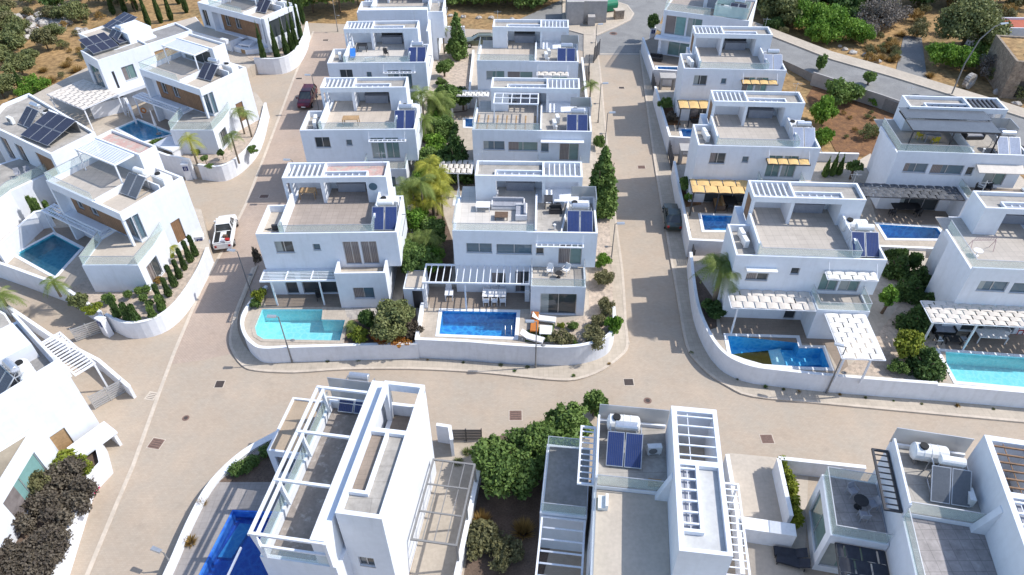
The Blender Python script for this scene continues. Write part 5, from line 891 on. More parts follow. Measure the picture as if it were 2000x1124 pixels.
# right side of the white-sofa villa
tree('large dense green conifer beside the white-sofa villa solar heater','conifer',W(1172,420,Z),8.0,1.75,4.0,LG,7500,.28,k=20,name='conifer_tree',ry=1.6)
palm('feather palm on the street side of the white-grid villa',W(1150,222,Z),3.6,LPA,16,1.7,up=.7); shrub('green shrub below the street-side palm of the white-grid villa','shrub',W(1143,215,Z),.9,1.4,LB); shrub('slim green bush at the lamp post by the large conifer','shrub',W(1170,290,Z),.7,1.6,LG)
G_R='rounded shrubs along the right side of the white-sofa villa'
for l_,u,v,r,h,mt in (('fresh green shrub at the corner below the big conifer',1176,522,.85,1.4,LB),('round dusty green shrub nearest the overhanging villa corner',1182,556,1.0,1.5,LK),('round dusty green shrub beside the patio door block',1183,612,.95,1.5,LK),('round brown-olive shrub above the light green climber',1168,640,.9,1.1,LK),('brown-tinged round shrub on the curved wall corner',1158,668,1.25,1.25,LK),('round olive shrub overhanging the wall beside the square loungers',1096,672,1.05,1.2,LK),('small round olive shrub behind the wall shrubs',1117,642,.5,.65,LG),('small yellow-green shrub beside the white lounger',1096,640,.35,.5,LY)): shrub(l_,'shrub',W(u,v,Z),r,h,mt,G_R,n=1500,size=.12)
shrub('bright green climber spilling over the curved wall corner','climber',W(1198,655,1.3),.75,1.9,LB,n=500,size=.24); shrub('bright green climber hanging down the tall pool wall','climber',W(1122,690,.7),.4,1.5,LB,n=300,size=.2)
# bougainvillea bed beside the turquoise pool
tree('big straggly olive-green bougainvillea between the two front pools','shrub',W(768,650,Z),2.9,1.9,1.35,LO,4600,.22,k=16,name='bougainvillea'); shrub('red-flowered bush at the foot of the bougainvillea','shrub',W(738,662,Z),.75,1.0,LR,n=700); shrub('orange-red flower bush left of the tall white wall corner','shrub',W(783,667,Z),.95,.7,LR,n=700); shrub('yellow-green bush at the edge of the turquoise pool','shrub',W(702,662,Z),.9,1.0,LY,n=900); shrub('orange-tipped bush beside the yellow-green one','shrub',W(745,640,Z),.8,1.3,LR,n=900); shrub('red and orange flowering ground plants along the pool wall','shrub',W(755,670,Z),1.1,.7,LR,n=1200,ry=.5,yaw=0); palm('small spiky yucca at the turquoise pool corner',W(688,645,Z),.6,LPA,22,.8,group=None,up=.7,tr=.06); shrub('dark leafy bush behind the red flowers','shrub',W(722,640,Z),.9,1.6,LD); shrub('red-brown low bush against the tall white wall','shrub',W(806,655,Z),.8,1.2,LP)
shrub('orange and green shrub in the pool wall corner under the slatted pergola','shrub',W(510,588,Z),.75,1.2,LY,n=700); shrub('dark green shrub at the outer pool wall corner','shrub',W(500,600,Z),.5,.8,LG)
shrub('dark red climber on the street side wall of the turquoise-pool villa','climber',W(506,520,Z),.45,2.0,LP,n=500)
# front garden of the half-empty pool villa
palm('large drooping palm on the street corner of the half-empty-pool villa',W(1392,600,Z),4.6,LPA,40,2.7,up=.5,tr=.22); shrub('dark leafy plants around the foot of the large corner palm','shrub',W(1392,612,Z),1.0,1.3,LD,n=900,size=.24)
for i,(u,v,r,h) in enumerate(((1748,540,1.1,2.4),(1768,580,1.2,2.3),(1782,640,1.3,2.4),(1800,722,1.5,2.3),(1790,555,1.0,2.0),(1815,600,1.1,1.6))): tree(('dark green conifer at the back of the hedge row right of the half-empty-pool villa','dark green conifer second in the hedge row','dark green conifer in the middle of the hedge row','largest dark green conifer at the wall by the aqua pool','dark green conifer behind the hedge row near the cream canopy','low dark green conifer touching the long cream canopy')[i],'conifer',W(u,v,Z),h,r,h*.5,LD,2300,.22,k=10,group='conifers in the hedge row',name='conifer_tree')
tree('yellow-green citrus tree beside the large white woven canopy','tree',W(1765,700,Z),2.7,1.2,1.2,LY,2200,.2); tree('slim yellow-green tree behind the white woven canopy','tree',W(1722,612,Z),3.0,.7,1.2,LB,1400,.22); shrub('green shrub at the wall under the white woven canopy end','shrub',W(1752,728,Z),.8,1.0,LG)
for l_,u,v,r,h in (('round clipped dark bush behind the half-empty-pool villa corner',1748,518,1.0,2.0),('darker clipped bush beside the white yard wall',1775,525,.9,1.8)): shrub(l_,'shrub',W(u,v,Z),r,h,LD,n=1500)
# right street beds
for l_,u,v,r,h,m_ in (('leafy green shrub bed at the nearer amber-awning villa gate',1338,375,.9,1.8,LG),('pale green shrub beside the red-brown patio bed',1345,392,.6,1.0,LB),('yellow-green shrub bed at the farther amber-awning villa gate',1298,215,.9,1.6,LG),('dark shrub with red-brown leaves beside the small pool',1312,235,.9,1.0,LP),('dark shrub mass behind the crossroads villa wall',1272,60,1.1,2.4,LD)): shrub(l_,'shrub',W(u,v,1.6),r,h,m_)
cone('slim columnar shrub behind the nearer amber-awning villa, left of three','cypress',W(1610,345,1.6),.45,2.4,LG,'columnar shrubs behind the amber-awning villa',800,.22); cone('middle slim columnar shrub behind the nearer amber-awning villa','cypress',W(1624,343,1.6),.45,2.8,LG,'columnar shrubs behind the amber-awning villa',800,.22); cone('slim columnar shrub beside the small pruned tree','cypress',W(1637,341,1.6),.45,2.4,LG,'columnar shrubs behind the amber-awning villa',800,.22); tree('small pruned tree on the pale paving behind the slate canopy','tree',W(1660,350,1.6),2.2,.8,.7,LG,900,.2)
# vacant lot
shrub('dark green bush mass at the road wall of the dry lot','shrub',W(1640,205,0),2.6,3.2,LG,n=2200,size=.12); shrub('tall grass-green bush beside the farther amber-awning villa','shrub',W(1600,240,0),1.8,3.2,LB,n=1600,size=.14); shrub('long green weeds along the edge of the dry lot','shrub',W(1607,285,0),1.2,2.2,LB,n=1200,size=.16); shrub('thin olive bush in the middle of the dry lot','shrub',W(1698,270,0),1.5,1.8,LO,n=600,size=.12); shrub('low green bush near the grey retaining wall','shrub',W(1708,205,0),1.,1.2,LB,n=700); tree('small tree at the grey retaining wall top','tree',W(1690,178,.6),2.6,.9,.8,LG,900,.22); tree('slim tree beside the angled white wall','tree',W(1597,153,0),3.4,.8,1.2,LG,1200,.2)
# cactus garden of the teal-pool villa
G_C='columnar hedge plants along the curved garden wall'
names=('first clipped column plant from the street corner of the cactus garden','second clipped column plant counted from the street corner','third clipped column plant counted from the street corner','fourth clipped column plant counted from the street corner','fifth clipped column plant counted from the street corner','sixth clipped column plant counted from the street corner','seventh clipped column plant, nearest the topiary balls')
for n_,(u,v) in zip(names,((383,500),(373,512),(362,527),(352,543),(342,560),(331,578),(318,598))): cone(n_,'column plant',W(u,v,Z),random.uniform(.36,.46),random.uniform(1.9,2.5),LC,G_C,1100,.2,'column_plant',.62)
for n_,(u,v,h) in zip(('tall ribbed cactus clump at the curve of the wall','ribbed cactus clump left of the tall one','dark ribbed cactus near the gate pillar','leafy cactus clump beside the gate pillar','largest bushy cactus at the driveway wall'),((318,608,1.7),(300,622,1.3),(268,628,1.8),(252,625,1.8),(232,620,2.2))): cone(n_,'cactus',W(u,v,Z),.5,h,LD if h>1.7 else LG,'cacti in the gravel garden',700,.2,'cactus',.7)
for n_,(u,v) in zip(('topiary ball nearest the villa corner','topiary ball right of the villa corner one','lower topiary ball beside the cacti','left topiary ball above the AC unit','smallest topiary ball in front'),((290,575),(275,578),(284,592),(254,585),(296,603))): ball_tree(n_,W(u,v,Z),.38,.6,LG,'topiary balls in the gravel garden')
for n_,u,v,r,h,m_ in (('yellow-green fern bush at the driveway wall',185,608,.8,.9,LY),('bushy palm-leaved shrub left of the fern bush',160,598,.9,1.4,LO),('yellow-green shrub behind the driveway wall',215,592,.6,1.0,LG),('pale dry shrub on the gravel beside the corner window',317,525,.5,.7,LGY),('dark succulent patch beside the corner window',308,535,.5,.5,LP),('small yellow-green shrub by the front door path',337,505,.45,.7,LY),('orange-brown tuft on the gravel garden',312,552,.4,.6,LS)): shrub(n_,'shrub',W(u,v,Z),r,h,m_)
palm('small agave-like palm at the front door of the teal-pool villa',W(340,500,Z),1.0,LPY,16,.9,up=.7,tr=.08); palm('arching palm at the corner of the teal pool',W(118,578,Z),1.6,LPA,16,1.5,up=.5); palm('fan palm beside the driveway at the left edge',W(28,620,0),2.6,LPA,22,1.7,up=.5,tr=.13)
for n_,u,v in (('taller clipped conifer behind the teal-pool villa corner',88,432),('slim clipped conifer left of the taller one',76,428),('round clipped conifer right of the taller one',102,425)): cone(n_,'conifer',W(u,v,1.5),.55 if u<100 else .6,2.6 if u<100 else 1.9,LG,'clipped conifers behind the teal-pool villa',900,.22,'conifer_shrub',.5)
# palm garden of the parasol-pool villa
for n_,u,v,h,L_ in (('golden palm in front of the rounded wing wall',386,322,3.2,1.7),('palm at the middle of the palm garden',467,318,3.4,1.6),('palm at the street end of the palm garden',492,268,3.0,1.4),('slim palm behind the street-end palm',478,262,3.0,1.3)): palm(n_,W(u,v,1.5),h,LPY if u<400 else LPA,13,L_,up=.5)
for n_,u,v in (('small round tree on the palm garden gravel, left of two',405,322),('small round tree on the palm garden gravel, right of two',436,312)): tree(n_,'tree',W(u,v,1.5),1.3,.45,.45,LG,500,.14,k=5,trunk=.04)
for n_,u,v,r in (('low round shrub by the curved palm garden wall',494,300,.7),('low yellow shrub at the golden palm foot',385,300,.6),('green shrub between pool and wing wall',312,290,.9),('low round shrub at the left of the palm garden',410,330,.5)): shrub(n_,'shrub',W(u,v,1.5),r,r*1.2,LG)
# cypress row
cn=('cypress nearest the white entrance shelter, front of the row','second cypress counted from the white entrance shelter','third cypress counted from the white entrance shelter','fourth cypress counted from the white entrance shelter','fifth cypress, beside the upper window','sixth cypress, taller, at the villa corner','seventh cypress, tallest dark pair left','eighth cypress, tallest dark pair right','far cypress beyond the villa corner')
for n_,(u,v,h) in zip(cn,((517,122,5.6),(543,118,5.6),(562,112,5.4),(573,106,5.4),(580,98,6.0),(578,82,7.0),(588,80,7.4),(592,45,5.5),(580,48,6.0))): cone(n_,'cypress',W(u,v,1.5),.52,h,LC,'cypresses in front of the upper left villa',1700,.17)
for i,(u,v,h) in enumerate(((292,52,6),(315,45,6.5),(222,28,4.),(245,25,4),(335,40,5),(266,20,4),(365,25,5),(48,182,3.6),(350,8,5))): cone('thin dark cypress standing on the slope behind the hillside villas','cypress',W(u,v,0),.55,h,LC,'cypresses behind the hillside villas',1700,.17)
# bottom: oleander hedge, dry grass, purple hedge, climbers
for n_,u,v,h,r in (('big green oleander left of the bottom-centre villa, nearest',1000,955,3.6,2.1),('big green oleander in the middle of the clump',1045,905,3.6,2.0),('big green oleander closest to the road',1105,858,3.2,1.7),('green oleander against the bottom-centre villa terrace',1085,920,3.4,1.9),('left oleander beside the carport wall',965,925,3.2,1.5),('small oleander shoot beside the rooftop screen',1160,812,2.6,.9)): tree(n_,'oleander',W(u,v,0),h,r,h*.48,LG,4200 if r>1.2 else 1500,.24,k=16,group='oleanders beside the bottom-centre villa',name='oleander')
grass_tuft('golden dry grass fountain left of the bottom-centre villa',W(1022,1040,0),1.0,1.2); grass_tuft('golden dry grass tuft at the carport wall end',W(940,1020,0),.9,1.0)
for n_,u,v,r,h in (('dark brown dry bush at the carport wall',955,1065,1.6,1.6),('reddish dry bush between carport and dry grass',985,1090,1.3,1.2)): shrub(n_,'shrub',W(u,v,0),r,h,LK,n=1800,size=.12)
hedge('clipped green hedge strip on the curved pool wall at the bottom',px([(600,842),(560,868),(520,890),(480,918),(440,932)],.95),1.0,.8,LG,.95,2600,.13)
hedge('bright yellow-green climbing hedge on the wall at bottom right',px([(1525,905),(1540,945),(1550,990),(1558,1030)],.9),.7,1.5,LV,0.3,2600,.15)
HP=px([(30,945),(150,905),(178,945),(150,1010),(110,1090),(70,1150),(-120,1150),(-80,960)],1.6)
def inpoly(x,y,P_):
    c=False
    for i in range(len(P_)):
        (x0,y0),(x1,y1)=P_[i],P_[i-1]
        if (y0>y)!=(y1>y) and x<(x1-x0)*(y-y0)/(y1-y0)+x0: c=not c
    return c
hb=[]; hx=[p[0] for p in HP]; hy=[p[1] for p in HP]
while len(hb)<150:
    x_,y_=random.uniform(min(hx),max(hx)),random.uniform(min(hy),max(hy))
    if inpoly(x_,y_,HP): hb.append((x_-hx[0],y_-hy[0],random.uniform(.5,1.0),random.uniform(.45,.8),random.uniform(.45,.8),random.uniform(.4,.7)))
hd=leafmesh('hedge',hb,26000,.17,LP,shell_=.75); tag(link('hedge',hd,None,(hx[0],hy[0],.9)),'broad purple-brown leafy hedge mass at bottom left','hedge')
for n_,u,v,r,h,m_ in (('yellow-green grassy bush behind the purple-brown hedge',138,915,1.1,1.1,LY),('golden bush at the end of the purple-brown hedge',172,925,.6,.8,LY),('yellow-green patch in the purple-brown hedge',82,965,.9,1.9,LK)): shrub(n_,'shrub',W(u,v,.9),r,h,m_)
for n_,u,v,r in (('dry weeds along the bottom pool wall, upper clump',395,985,.5),('dry weeds along the bottom pool wall, lower clump',372,1060,.6)): grass_tuft(n_,W(u,v,.95),r,.5,LS,160)
for n_,u,v in (('weed in the carport paving, upper',912,885),('weed in the carport paving beside the frame',895,905)): grass_tuft(n_,W(u,v,0),.5,.4,LO,120,'weed','weed')
for u,v in ((835,704),(905,709),(978,714),(1030,718),(1495,757),(1530,762),(1560,766),(1640,772),(1690,778),(1745,784),(1800,790),(1870,794),(1940,800),(700,705),(640,707),(1005,726),(1120,735),(1190,712),(1350,690),(1440,742)): grass_tuft('small weed tuft at the foot of a garden wall along the road',W(u,v,.1),random.uniform(.12,.28),random.uniform(.1,.25),random.choice((LS,LO,LG)),60,'weed','weed','weeds along the garden walls')
# background scrub along the top
def scatter(lab,grp,pts,mats,n=1500,size=.11,cat='shrub',hs=.75):
    for u,v,r in pts: shrub(lab,cat,W(u,v,0),r,r*hs*2*random.uniform(.8,1.1),random.choice(mats) ,grp,n=n,size=size,k=10)
def olives(lab,grp,pts,mats):
    for u,v,r in pts: tree(lab,'olive tree',W(u,v,0),r*1.7,r,r*.75,random.choice(mats),1900,r*.13,k=10,group=grp,name='olive_tree',trunk=.12)
olives('grey-green olive tree on the ochre slope at top left','olive trees on the ochre slope',[(28,182,1.7),(8,192,1.4),(48,152,2.0),(8,134,2.0),(95,98,1.9),(112,82,1.6),(28,110,2.3),(65,128,1.4)],[LO,LO,LK])
scatter('dark green shrub on the rocky slope at top left','shrubs on the rocky slope',[(12,70,2.8),(40,72,2.),(103,40,1.7),(146,42,2.4),(8,28,2.2),(110,16,2.),(62,6,2.),(160,4,2.),(200,8,2.),(5,48,2.2),(57,32,1.),(40,92,2.2),(230,4,2.)],[LO,LK,LD,LO])
scatter('green shrub among the weeds below the woven shade canopy','shrubs by the woven shade canopy',[(70,178,1.7),(85,182,1.4),(55,190,1.2)],[LB],900)
olives('spreading green tree behind the far end of the left street','trees behind the left street end',[(265,22,3.6),(612,25,3.4),(665,25,4.),(640,8,3.),(700,10,2.6),(540,8,3),(470,2,3),(520,-2,3),(585,5,2.6)],[LG,LG,LO])
scatter('green scrub along the field edge behind the villas','scrub behind the villas',[(875,10,2.6),(910,8,2.8),(950,14,3.),(985,12,3.2),(1020,16,3.2),(1052,12,3.2),(1078,5,3.),(890,-5,3),(935,-8,3),(1000,-6,4),(1060,-12,4)],[LG,LO,LG],1700)
scatter('dark scrub on the far right side of the upper road','scrub beyond the upper road',[(1490,20,4.),(1525,45,4.),(1560,28,4.6),(1600,20,4.4),(1640,40,3.6),(1660,20,4.),(1700,22,4.4),(1740,10,4.4),(1785,12,4.6),(1830,8,4.4),(1880,8,4.2),(1925,2,3.6),(1540,5,4.4),(1690,0,4),(1510,62,1.6),(1610,-5,4),(1980,12,3),(1880,-5,4)],[LO,LD,LG,LD],1900)
scatter('bright green bush beside the upper road footpath','bright bushes by the upper road',[(1580,62,3.),(1612,72,3.2),(1645,82,3.),(1672,85,2.2),(1595,85,2.)],[LB],2200,.09)
scatter('bare grey thorn bush beside the dry track','grey thorn bushes',[(1705,58,3.2),(1735,50,2.8),(1690,75,2.),(1925,152,2.2)],[LGY],1600,.08)
tree('large olive-brown tree at the end of the dry track','tree',W(1872,105,0),7.5,4.6,3.4,LO,8000,.34,k=20,trunk=.3); scatter('dense green bush under the large track-end tree','bushes under the track-end tree',[(1830,130,2.2),(1868,138,2.4),(1905,125,2.4),(1940,115,2.2)],[LG,LB],1500)
scatter('low olive shrub beside the stone farmhouse','shrubs by the stone farmhouse',[(1945,160,1.6),(1985,190,1.6),(1962,150,1.2)],[LO],900)
def tufts(lab,grp,pts):
    b=MB()
    for i,(u,v,r) in enumerate(pts): grass_tuft(lab,W(u,v,0),r,r*.7,LS,260,group=grp)
scatter('low dry bush in the scrub right of the upper road','dry bushes right of the upper road',[(random.uniform(1500,1990),random.uniform(15,75),random.uniform(.8,1.6)) for _ in range(46)]+[(random.uniform(1690,1760),random.uniform(75,130),random.uniform(.5,1.0)) for _ in range(16)]+[(random.uniform(1910,2000),random.uniform(40,70),random.uniform(.6,1.2)) for _ in range(8)],[LO,LK,LS,LK],600,.12)
scatter('low dry bush on the reddish lot','dry bushes on the reddish lot',[(random.uniform(1645,1725),random.uniform(215,285),random.uniform(.25,.5)) for _ in range(14)],[LS,LO],400,.14)
scatter('low dry bush on the open ochre slope','dry bushes on the ochre slope',[(random.uniform(60,250),random.uniform(5,170),random.uniform(.4,.9)) for _ in range(34)],[LS,LO,LK],500,.12)
tufts('clump of dry golden grass beside the grey track','dry grass by the track',[(1730,100,1.6),(1745,85,1.4),(1760,70,1.2),(1720,115,1.2),(1738,120,1.),(1815,150,1.),(1700,95,1.2)])
tufts('dry grass clump on the ochre slope','dry grass on the ochre slope',[(130,130,1.2),(165,110,1.),(100,160,1.3),(140,160,1.4),(85,140,1.),(190,60,1.2),(215,50,1.2),(150,140,1.4),(125,170,1.2),(170,90,1)])
def rock(u,v,r,lab,grp):
    b=MB(); b.ball((0,0,r*.15),r,r*.8,r*.55,7,5); b.v=[(x*(1+random.uniform(-.22,.22)),y*(1+random.uniform(-.22,.22)),z*(1+random.uniform(-.2,.2))) for x,y,z in b.v]; o=b.build('rock',ROCK,None,W(u,v,0)); tag(o,lab,'rock',grp)
for i in range(46): rock(random.choice((random.gauss(50,22),random.gauss(120,25))),random.choice((random.gauss(45,9),random.gauss(35,14),random.gauss(60,8))),random.uniform(.35,1.1),'pale limestone rock on the slope at top left','rocks on the rocky slope')
for u,v,r in ((1650,98,.5),(1665,104,.6),(1690,108,.5),(1705,118,.6),(1715,122,.5),(1640,92,.4),(1985,205,.7),(1950,182,.8),(1965,185,1.2),(880,32,.5),(905,34,.5),(935,36,.5),(960,36,.5),(1000,38,.4)): rock(u,v,r,'pale rock on the ground beyond the roads','rocks beyond the roads')
# ---------------------------------------------------------------- street lamps
def lamp(label,u,v,z,h=5.,yaw=0,arm=.55,bracket=True):
    t=thing('street_lamp',label,'street lamp',W(u,v,z),yaw,'street lamps in the estate'); b=MB(); b.cyl((0,0,-.05),(0,0,h*.45),.065,.055,10); b.cyl((0,0,h*.45),(0,0,h),.05,.04,10); b.cyl((0,0,0),(0,0,.35),.09,.085,10); b.build('pole',GMET,t)
    b=MB(); b.cyl((0,0,h),(arm*.4,0,h+.05),.03,.03,8); b.build('arm',GMET,t); b=MB(); b.hexa([(arm*.3,-.14,h+.02),(arm*1.5,-.16,h+.06),(arm*1.5,.16,h+.06),(arm*.3,.14,h+.02),(arm*.3,-.10,h+.13),(arm*1.5,-.12,h+.15),(arm*1.5,.12,h+.15),(arm*.3,.10,h+.13)]); o=b.build('lamp_head',ALU,t)
    b=MB(); b.quad((arm*.5,-.1,h+.021),(arm*.5,.1,h+.021),(arm*1.4,.1,h+.045),(arm*1.4,-.1,h+.045)); b.build('lens',LAMP,o)
    if bracket: b=MB(); b.cyl((0,0,h*.5),(-.4,0,h*.5),.025,.025,6); b.ball((-.55,0,h*.5),.2,.14,.08,10,6); b.build('side_bracket',GMET,t)
    return t
lamp('street lamp in front of the curved turquoise-pool wall',571,708,.12,yaw=180); lamp('street lamp in front of the tall deep-blue-pool wall',1046,718,.12,yaw=180); lamp('street lamp in front of the half-empty-pool wall',1614,768,.12,yaw=160)
lamp('street lamp left of the turquoise-pool villa on the pink lane',492,578,.12,yaw=170); lamp('street lamp in the middle street by the white-sofa villa',1192,524,.12); lamp('street lamp in the middle street beside the big conifer',1180,300,.12); lamp('street lamp in the middle street beside the street-side palm',1168,240,.12); lamp('street lamp by the dark red car',624,222,0.02,yaw=180); lamp('street lamp at the far end of the pink lane',660,62,.02,yaw=160); lamp('street lamp at the middle street entrance',1161,118,.12)
lamp('short lamp on the curved pool wall at the bottom left',331,1098,1.0,1.1,yaw=160,bracket=False); lamp('street lamp over the pink lane behind the turquoise-pool villa',590,395,0,5,yaw=180)
t=thing('street_lamp','tall curved-arm street lamp beside the upper road','street lamp',W(1858,186,1.5),0,'street lamps in the estate'); b=MB(); b.tube([(0,0,-.1),(.15,.2,4),(.9,.5,6.8),(2.2,.8,8.2),(3.0,.9,8.5)],.09,.05,8); b.build('pole',GMET,t); b=MB(); b.hexa([(2.8,.75,8.42),(3.7,.85,8.5),(3.7,1.1,8.5),(2.8,1.05,8.42),(2.8,.8,8.55),(3.7,.9,8.6),(3.7,1.05,8.6),(2.8,1.0,8.55)]); b.build('lamp_head',ALU,t)
# ---------------------------------------------------------------- cars
def car(label,p,yaw,paint,L=4.5,Wd=1.8,Hh=1.55,kind='suv'):
    t=thing('parked_car',label,'car',p,yaw,'cars in the estate'); h=Wd/2
    # stations along x (rear -> front): x, sill z, belt z, half width
    if kind=='sedan': st=[(-.5,.42,.80,.84),(-.47,.30,.92,.93),(-.36,.24,.95,1.),(-.1,.22,.93,1.),(.12,.22,.90,1.),(.25,.22,.84,.98),(.42,.24,.74,.94),(.48,.30,.62,.84),(.5,.40,.55,.74)]; cab=[(-.40,.94,.93,.80),(-.24,1.,1.,.74),(.02,1.,1.,.74),(.22,.90,.86,.80)]; zt=Hh
    elif kind=='pickup': st=[(-.5,.45,.98,.94),(-.48,.36,1.04,.98),(-.3,.32,1.04,1.),(.0,.32,1.04,1.),(.2,.32,1.02,1.),(.3,.32,1.0,.99),(.44,.36,.92,.95),(.49,.42,.78,.85),(.5,.5,.7,.8)]; cab=[(-.10,1.,.95,.84),(-.06,1.,1.,.78),(.14,1.,1.,.78),(.28,.97,.9,.84)]; zt=Hh
    else: st=[(-.5,.46,.95,.86),(-.485,.34,1.02,.94),(-.38,.28,1.03,1.),(-.1,.26,1.01,1.),(.12,.26,.99,1.),(.24,.26,.96,.99),(.41,.28,.86,.95),(.48,.34,.72,.86),(.5,.44,.62,.78)]; cab=[(-.48,1.,.93,.82),(-.40,1.,1.,.76),(.05,1.,1.,.76),(.25,.95,.88,.82)]; zt=Hh
    b=MB(); rings=[]
    for x,z0,z1,wf in st:
        x*=L; w_=h*wf; zm=z0+(z1-z0)*.55; rings.append(b._a([(x,-w_*.9,z0),(x,-w_,zm*.9),(x,-w_*.985,zm),(x,-w_*.90,z1),(x,0,z1+.03),(x,w_*.90,z1),(x,w_*.985,zm),(x,w_,zm*.9),(x,w_*.9,z0)]))
    for k in range(len(rings)-1):
        for j in range(8): b.face((rings[k]+j,rings[k+1]+j,rings[k+1]+j+1,rings[k]+j+1))
        b.face((rings[k],rings[k]+8,rings[k+1]+8,rings[k+1]))
    b.face(tuple(rings[0]+j for j in range(9))); b.face(tuple(rings[-1]+8-j for j in range(9)))
    b.build('body',paint,t,smooth=False)
    zb={'sedan':.93,'pickup':1.03}.get(kind,1.0); xs=[c[0]*L for c in cab]; wb=h*.88; wt=h*.72
    # roof, pillars and glass
    r0,r1=xs[1],xs[2]; b=MB(); b.hexa([(r0-.03,-wt,zt-.06),(r1+.03,-wt,zt-.06),(r1+.03,wt,zt-.06),(r0-.03,wt,zt-.06),(r0+.06,-wt*.9,zt),(r1-.04,-wt*.9,zt),(r1-.04,wt*.9,zt),(r0+.06,wt*.9,zt)])
    for sg in (-1,1):
        b.beam((xs[0],sg*wb,zb),(r0,sg*wt,zt-.05),.09); b.beam((xs[3],sg*wb,zb-.06),(r1,sg*wt,zt-.05),.07)
        for f in ((.34,.68) if kind!='pickup' else (.5,)): x=r0+(r1-r0)*f+.1; b.beam((x,sg*wb,zb),(x-.02,sg*wt,zt-.05),.06)
    ro=b.build('roof',paint,t); i_=.965
    b=MB(); b.quad((xs[3],-wb*i_,zb-.06),(xs[3],wb*i_,zb-.06),(r1,wt*i_,zt-.06),(r1,-wt*i_,zt-.06)); b.build('windscreen',GLD,t); b=MB(); b.quad((xs[0],wb*i_,zb),(xs[0],-wb*i_,zb),(r0,-wt*i_,zt-.06),(r0,wt*i_,zt-.06)); b.build('rear_window',GLD,t)
    for sg in (-1,1): b=MB(); q=[(xs[0],sg*wb*i_,zb-.02),(xs[3],sg*wb*i_,zb-.08),(r1,sg*wt*i_,zt-.06),(r0,sg*wt*i_,zt-.06)]; b.quad(*(q if sg<0 else q[::-1])); b.build('side_window',GLD,t)
    for sx in (-.31,.31):
        for sg in (-1,1):
            b=MB(); b.cyl((sx*L,sg*(h-.2),.33),(sx*L,sg*(h+.015),.33),.33,n=18); wo=b.build('wheel',RUBBER,t); b=MB(); b.cyl((sx*L,sg*(h-.1),.33),(sx*L,sg*(h+.025),.33),.2,n=14); b.build('rim',ALU,wo)
    for sg in (-1,1):
        b=MB(); zl=st[-2][2]-.1; b.hexa([(.462*L,sg*h*.52-.14,zl-.1),(.492*L,sg*h*.52-.14,zl-.1),(.492*L,sg*h*.52+.14,zl-.1),(.462*L,sg*h*.52+.14,zl-.1),(.462*L,sg*h*.52-.14,zl+.05),(.485*L,sg*h*.52-.14,zl+.05),(.485*L,sg*h*.52+.14,zl+.05),(.462*L,sg*h*.52+.14,zl+.05)]); b.build('headlight',LAMP,t)
        b=MB(); b.box(-.508*L,-.47*L,sg*h*.68-.1,sg*h*.68+.1,.66,.86); b.build('tail_light',TAIL,t); b=MB(); b.box(xs[3]-.35,xs[3]-.18,sg*(h+.02),sg*(h+.18),zb-.04,zb+.12) if sg>0 else b.box(xs[3]-.35,xs[3]-.18,-(h+.18),-(h+.02),zb-.04,zb+.12); b.build('mirror',paint,t)
    b=MB(); b.box(.497*L,.507*L,-.26,.26,.42,.53); b.build('number_plate',SIGNW,t)
    if kind=='pickup':
        b=MB(); b.box(-.47*L,-.12*L,-h*.82,h*.82,1.045,1.06); b.build('load_bed',RUBBER,t); b=MB()
        for sg in (-1,1): b.beam((-.48*L,sg*h*.86,1.1),(-.11*L,sg*h*.86,1.1),.09,.12)
        b.beam((-.485*L,-h*.9,1.1),(-.485*L,h*.9,1.1),.09,.12); b.build('bed_rim',paint,t)
        b=MB(); b.beam((-.13*L,-h*.75,1.1),(-.13*L,-h*.6,1.6),.06); b.beam((-.13*L,h*.75,1.1),(-.13*L,h*.6,1.6),.06); b.beam((-.13*L,-h*.6,1.6),(-.13*L,h*.6,1.6),.06); b.build('roll_bar',DMET,t)
    if kind=='estate':
        b=MB(); 
        for sg in (-1,1): b.beam((r0+.2,sg*wt*.85,zt+.05),(r1-.1,sg*wt*.85,zt+.05),.04)
        b.build('roof_rack',DMET,t)
    return t
def at_car(u,v,dz=.0): return W(u,v,dz)
pk=W(444,462,.01); car('white pickup with loaded open bed beside the left lane',pk,101,CW,5.2,1.85,1.78,'pickup')
for n_,u,v,m_,cat in (('small red toolbox in the bed of the white pickup',444,470,REDP,'box'),('grey crate in the bed of the white pickup',436,473,CUSHG,'crate'),('brown box behind the cab of the white pickup',440,463,BROWNF,'box')):
    q=W(u,v,1.1); b=MB(); b.box(-.2,.2,-.15,.15,0,.2); b.box(-.21,.21,-.16,.16,.201,.23); b.box(-.03,.03,-.1,.1,.231,.25); o=b.build('storage_box',m_,None,(q.x,q.y,1.062)); tag(o,n_,cat)
car('dark red SUV parked on the pink lane',W(602,200,.01),-91,CM,4.6,1.85,1.66,'suv'); car('dark green saloon in the shade of the middle street',W(1312,431,.01),84,CG,4.4,1.7,1.42,'sedan'); car('olive estate car with roof rack in the far driveway',W(937,89,1.52),180,CO,4.5,1.78,1.55,'estate')
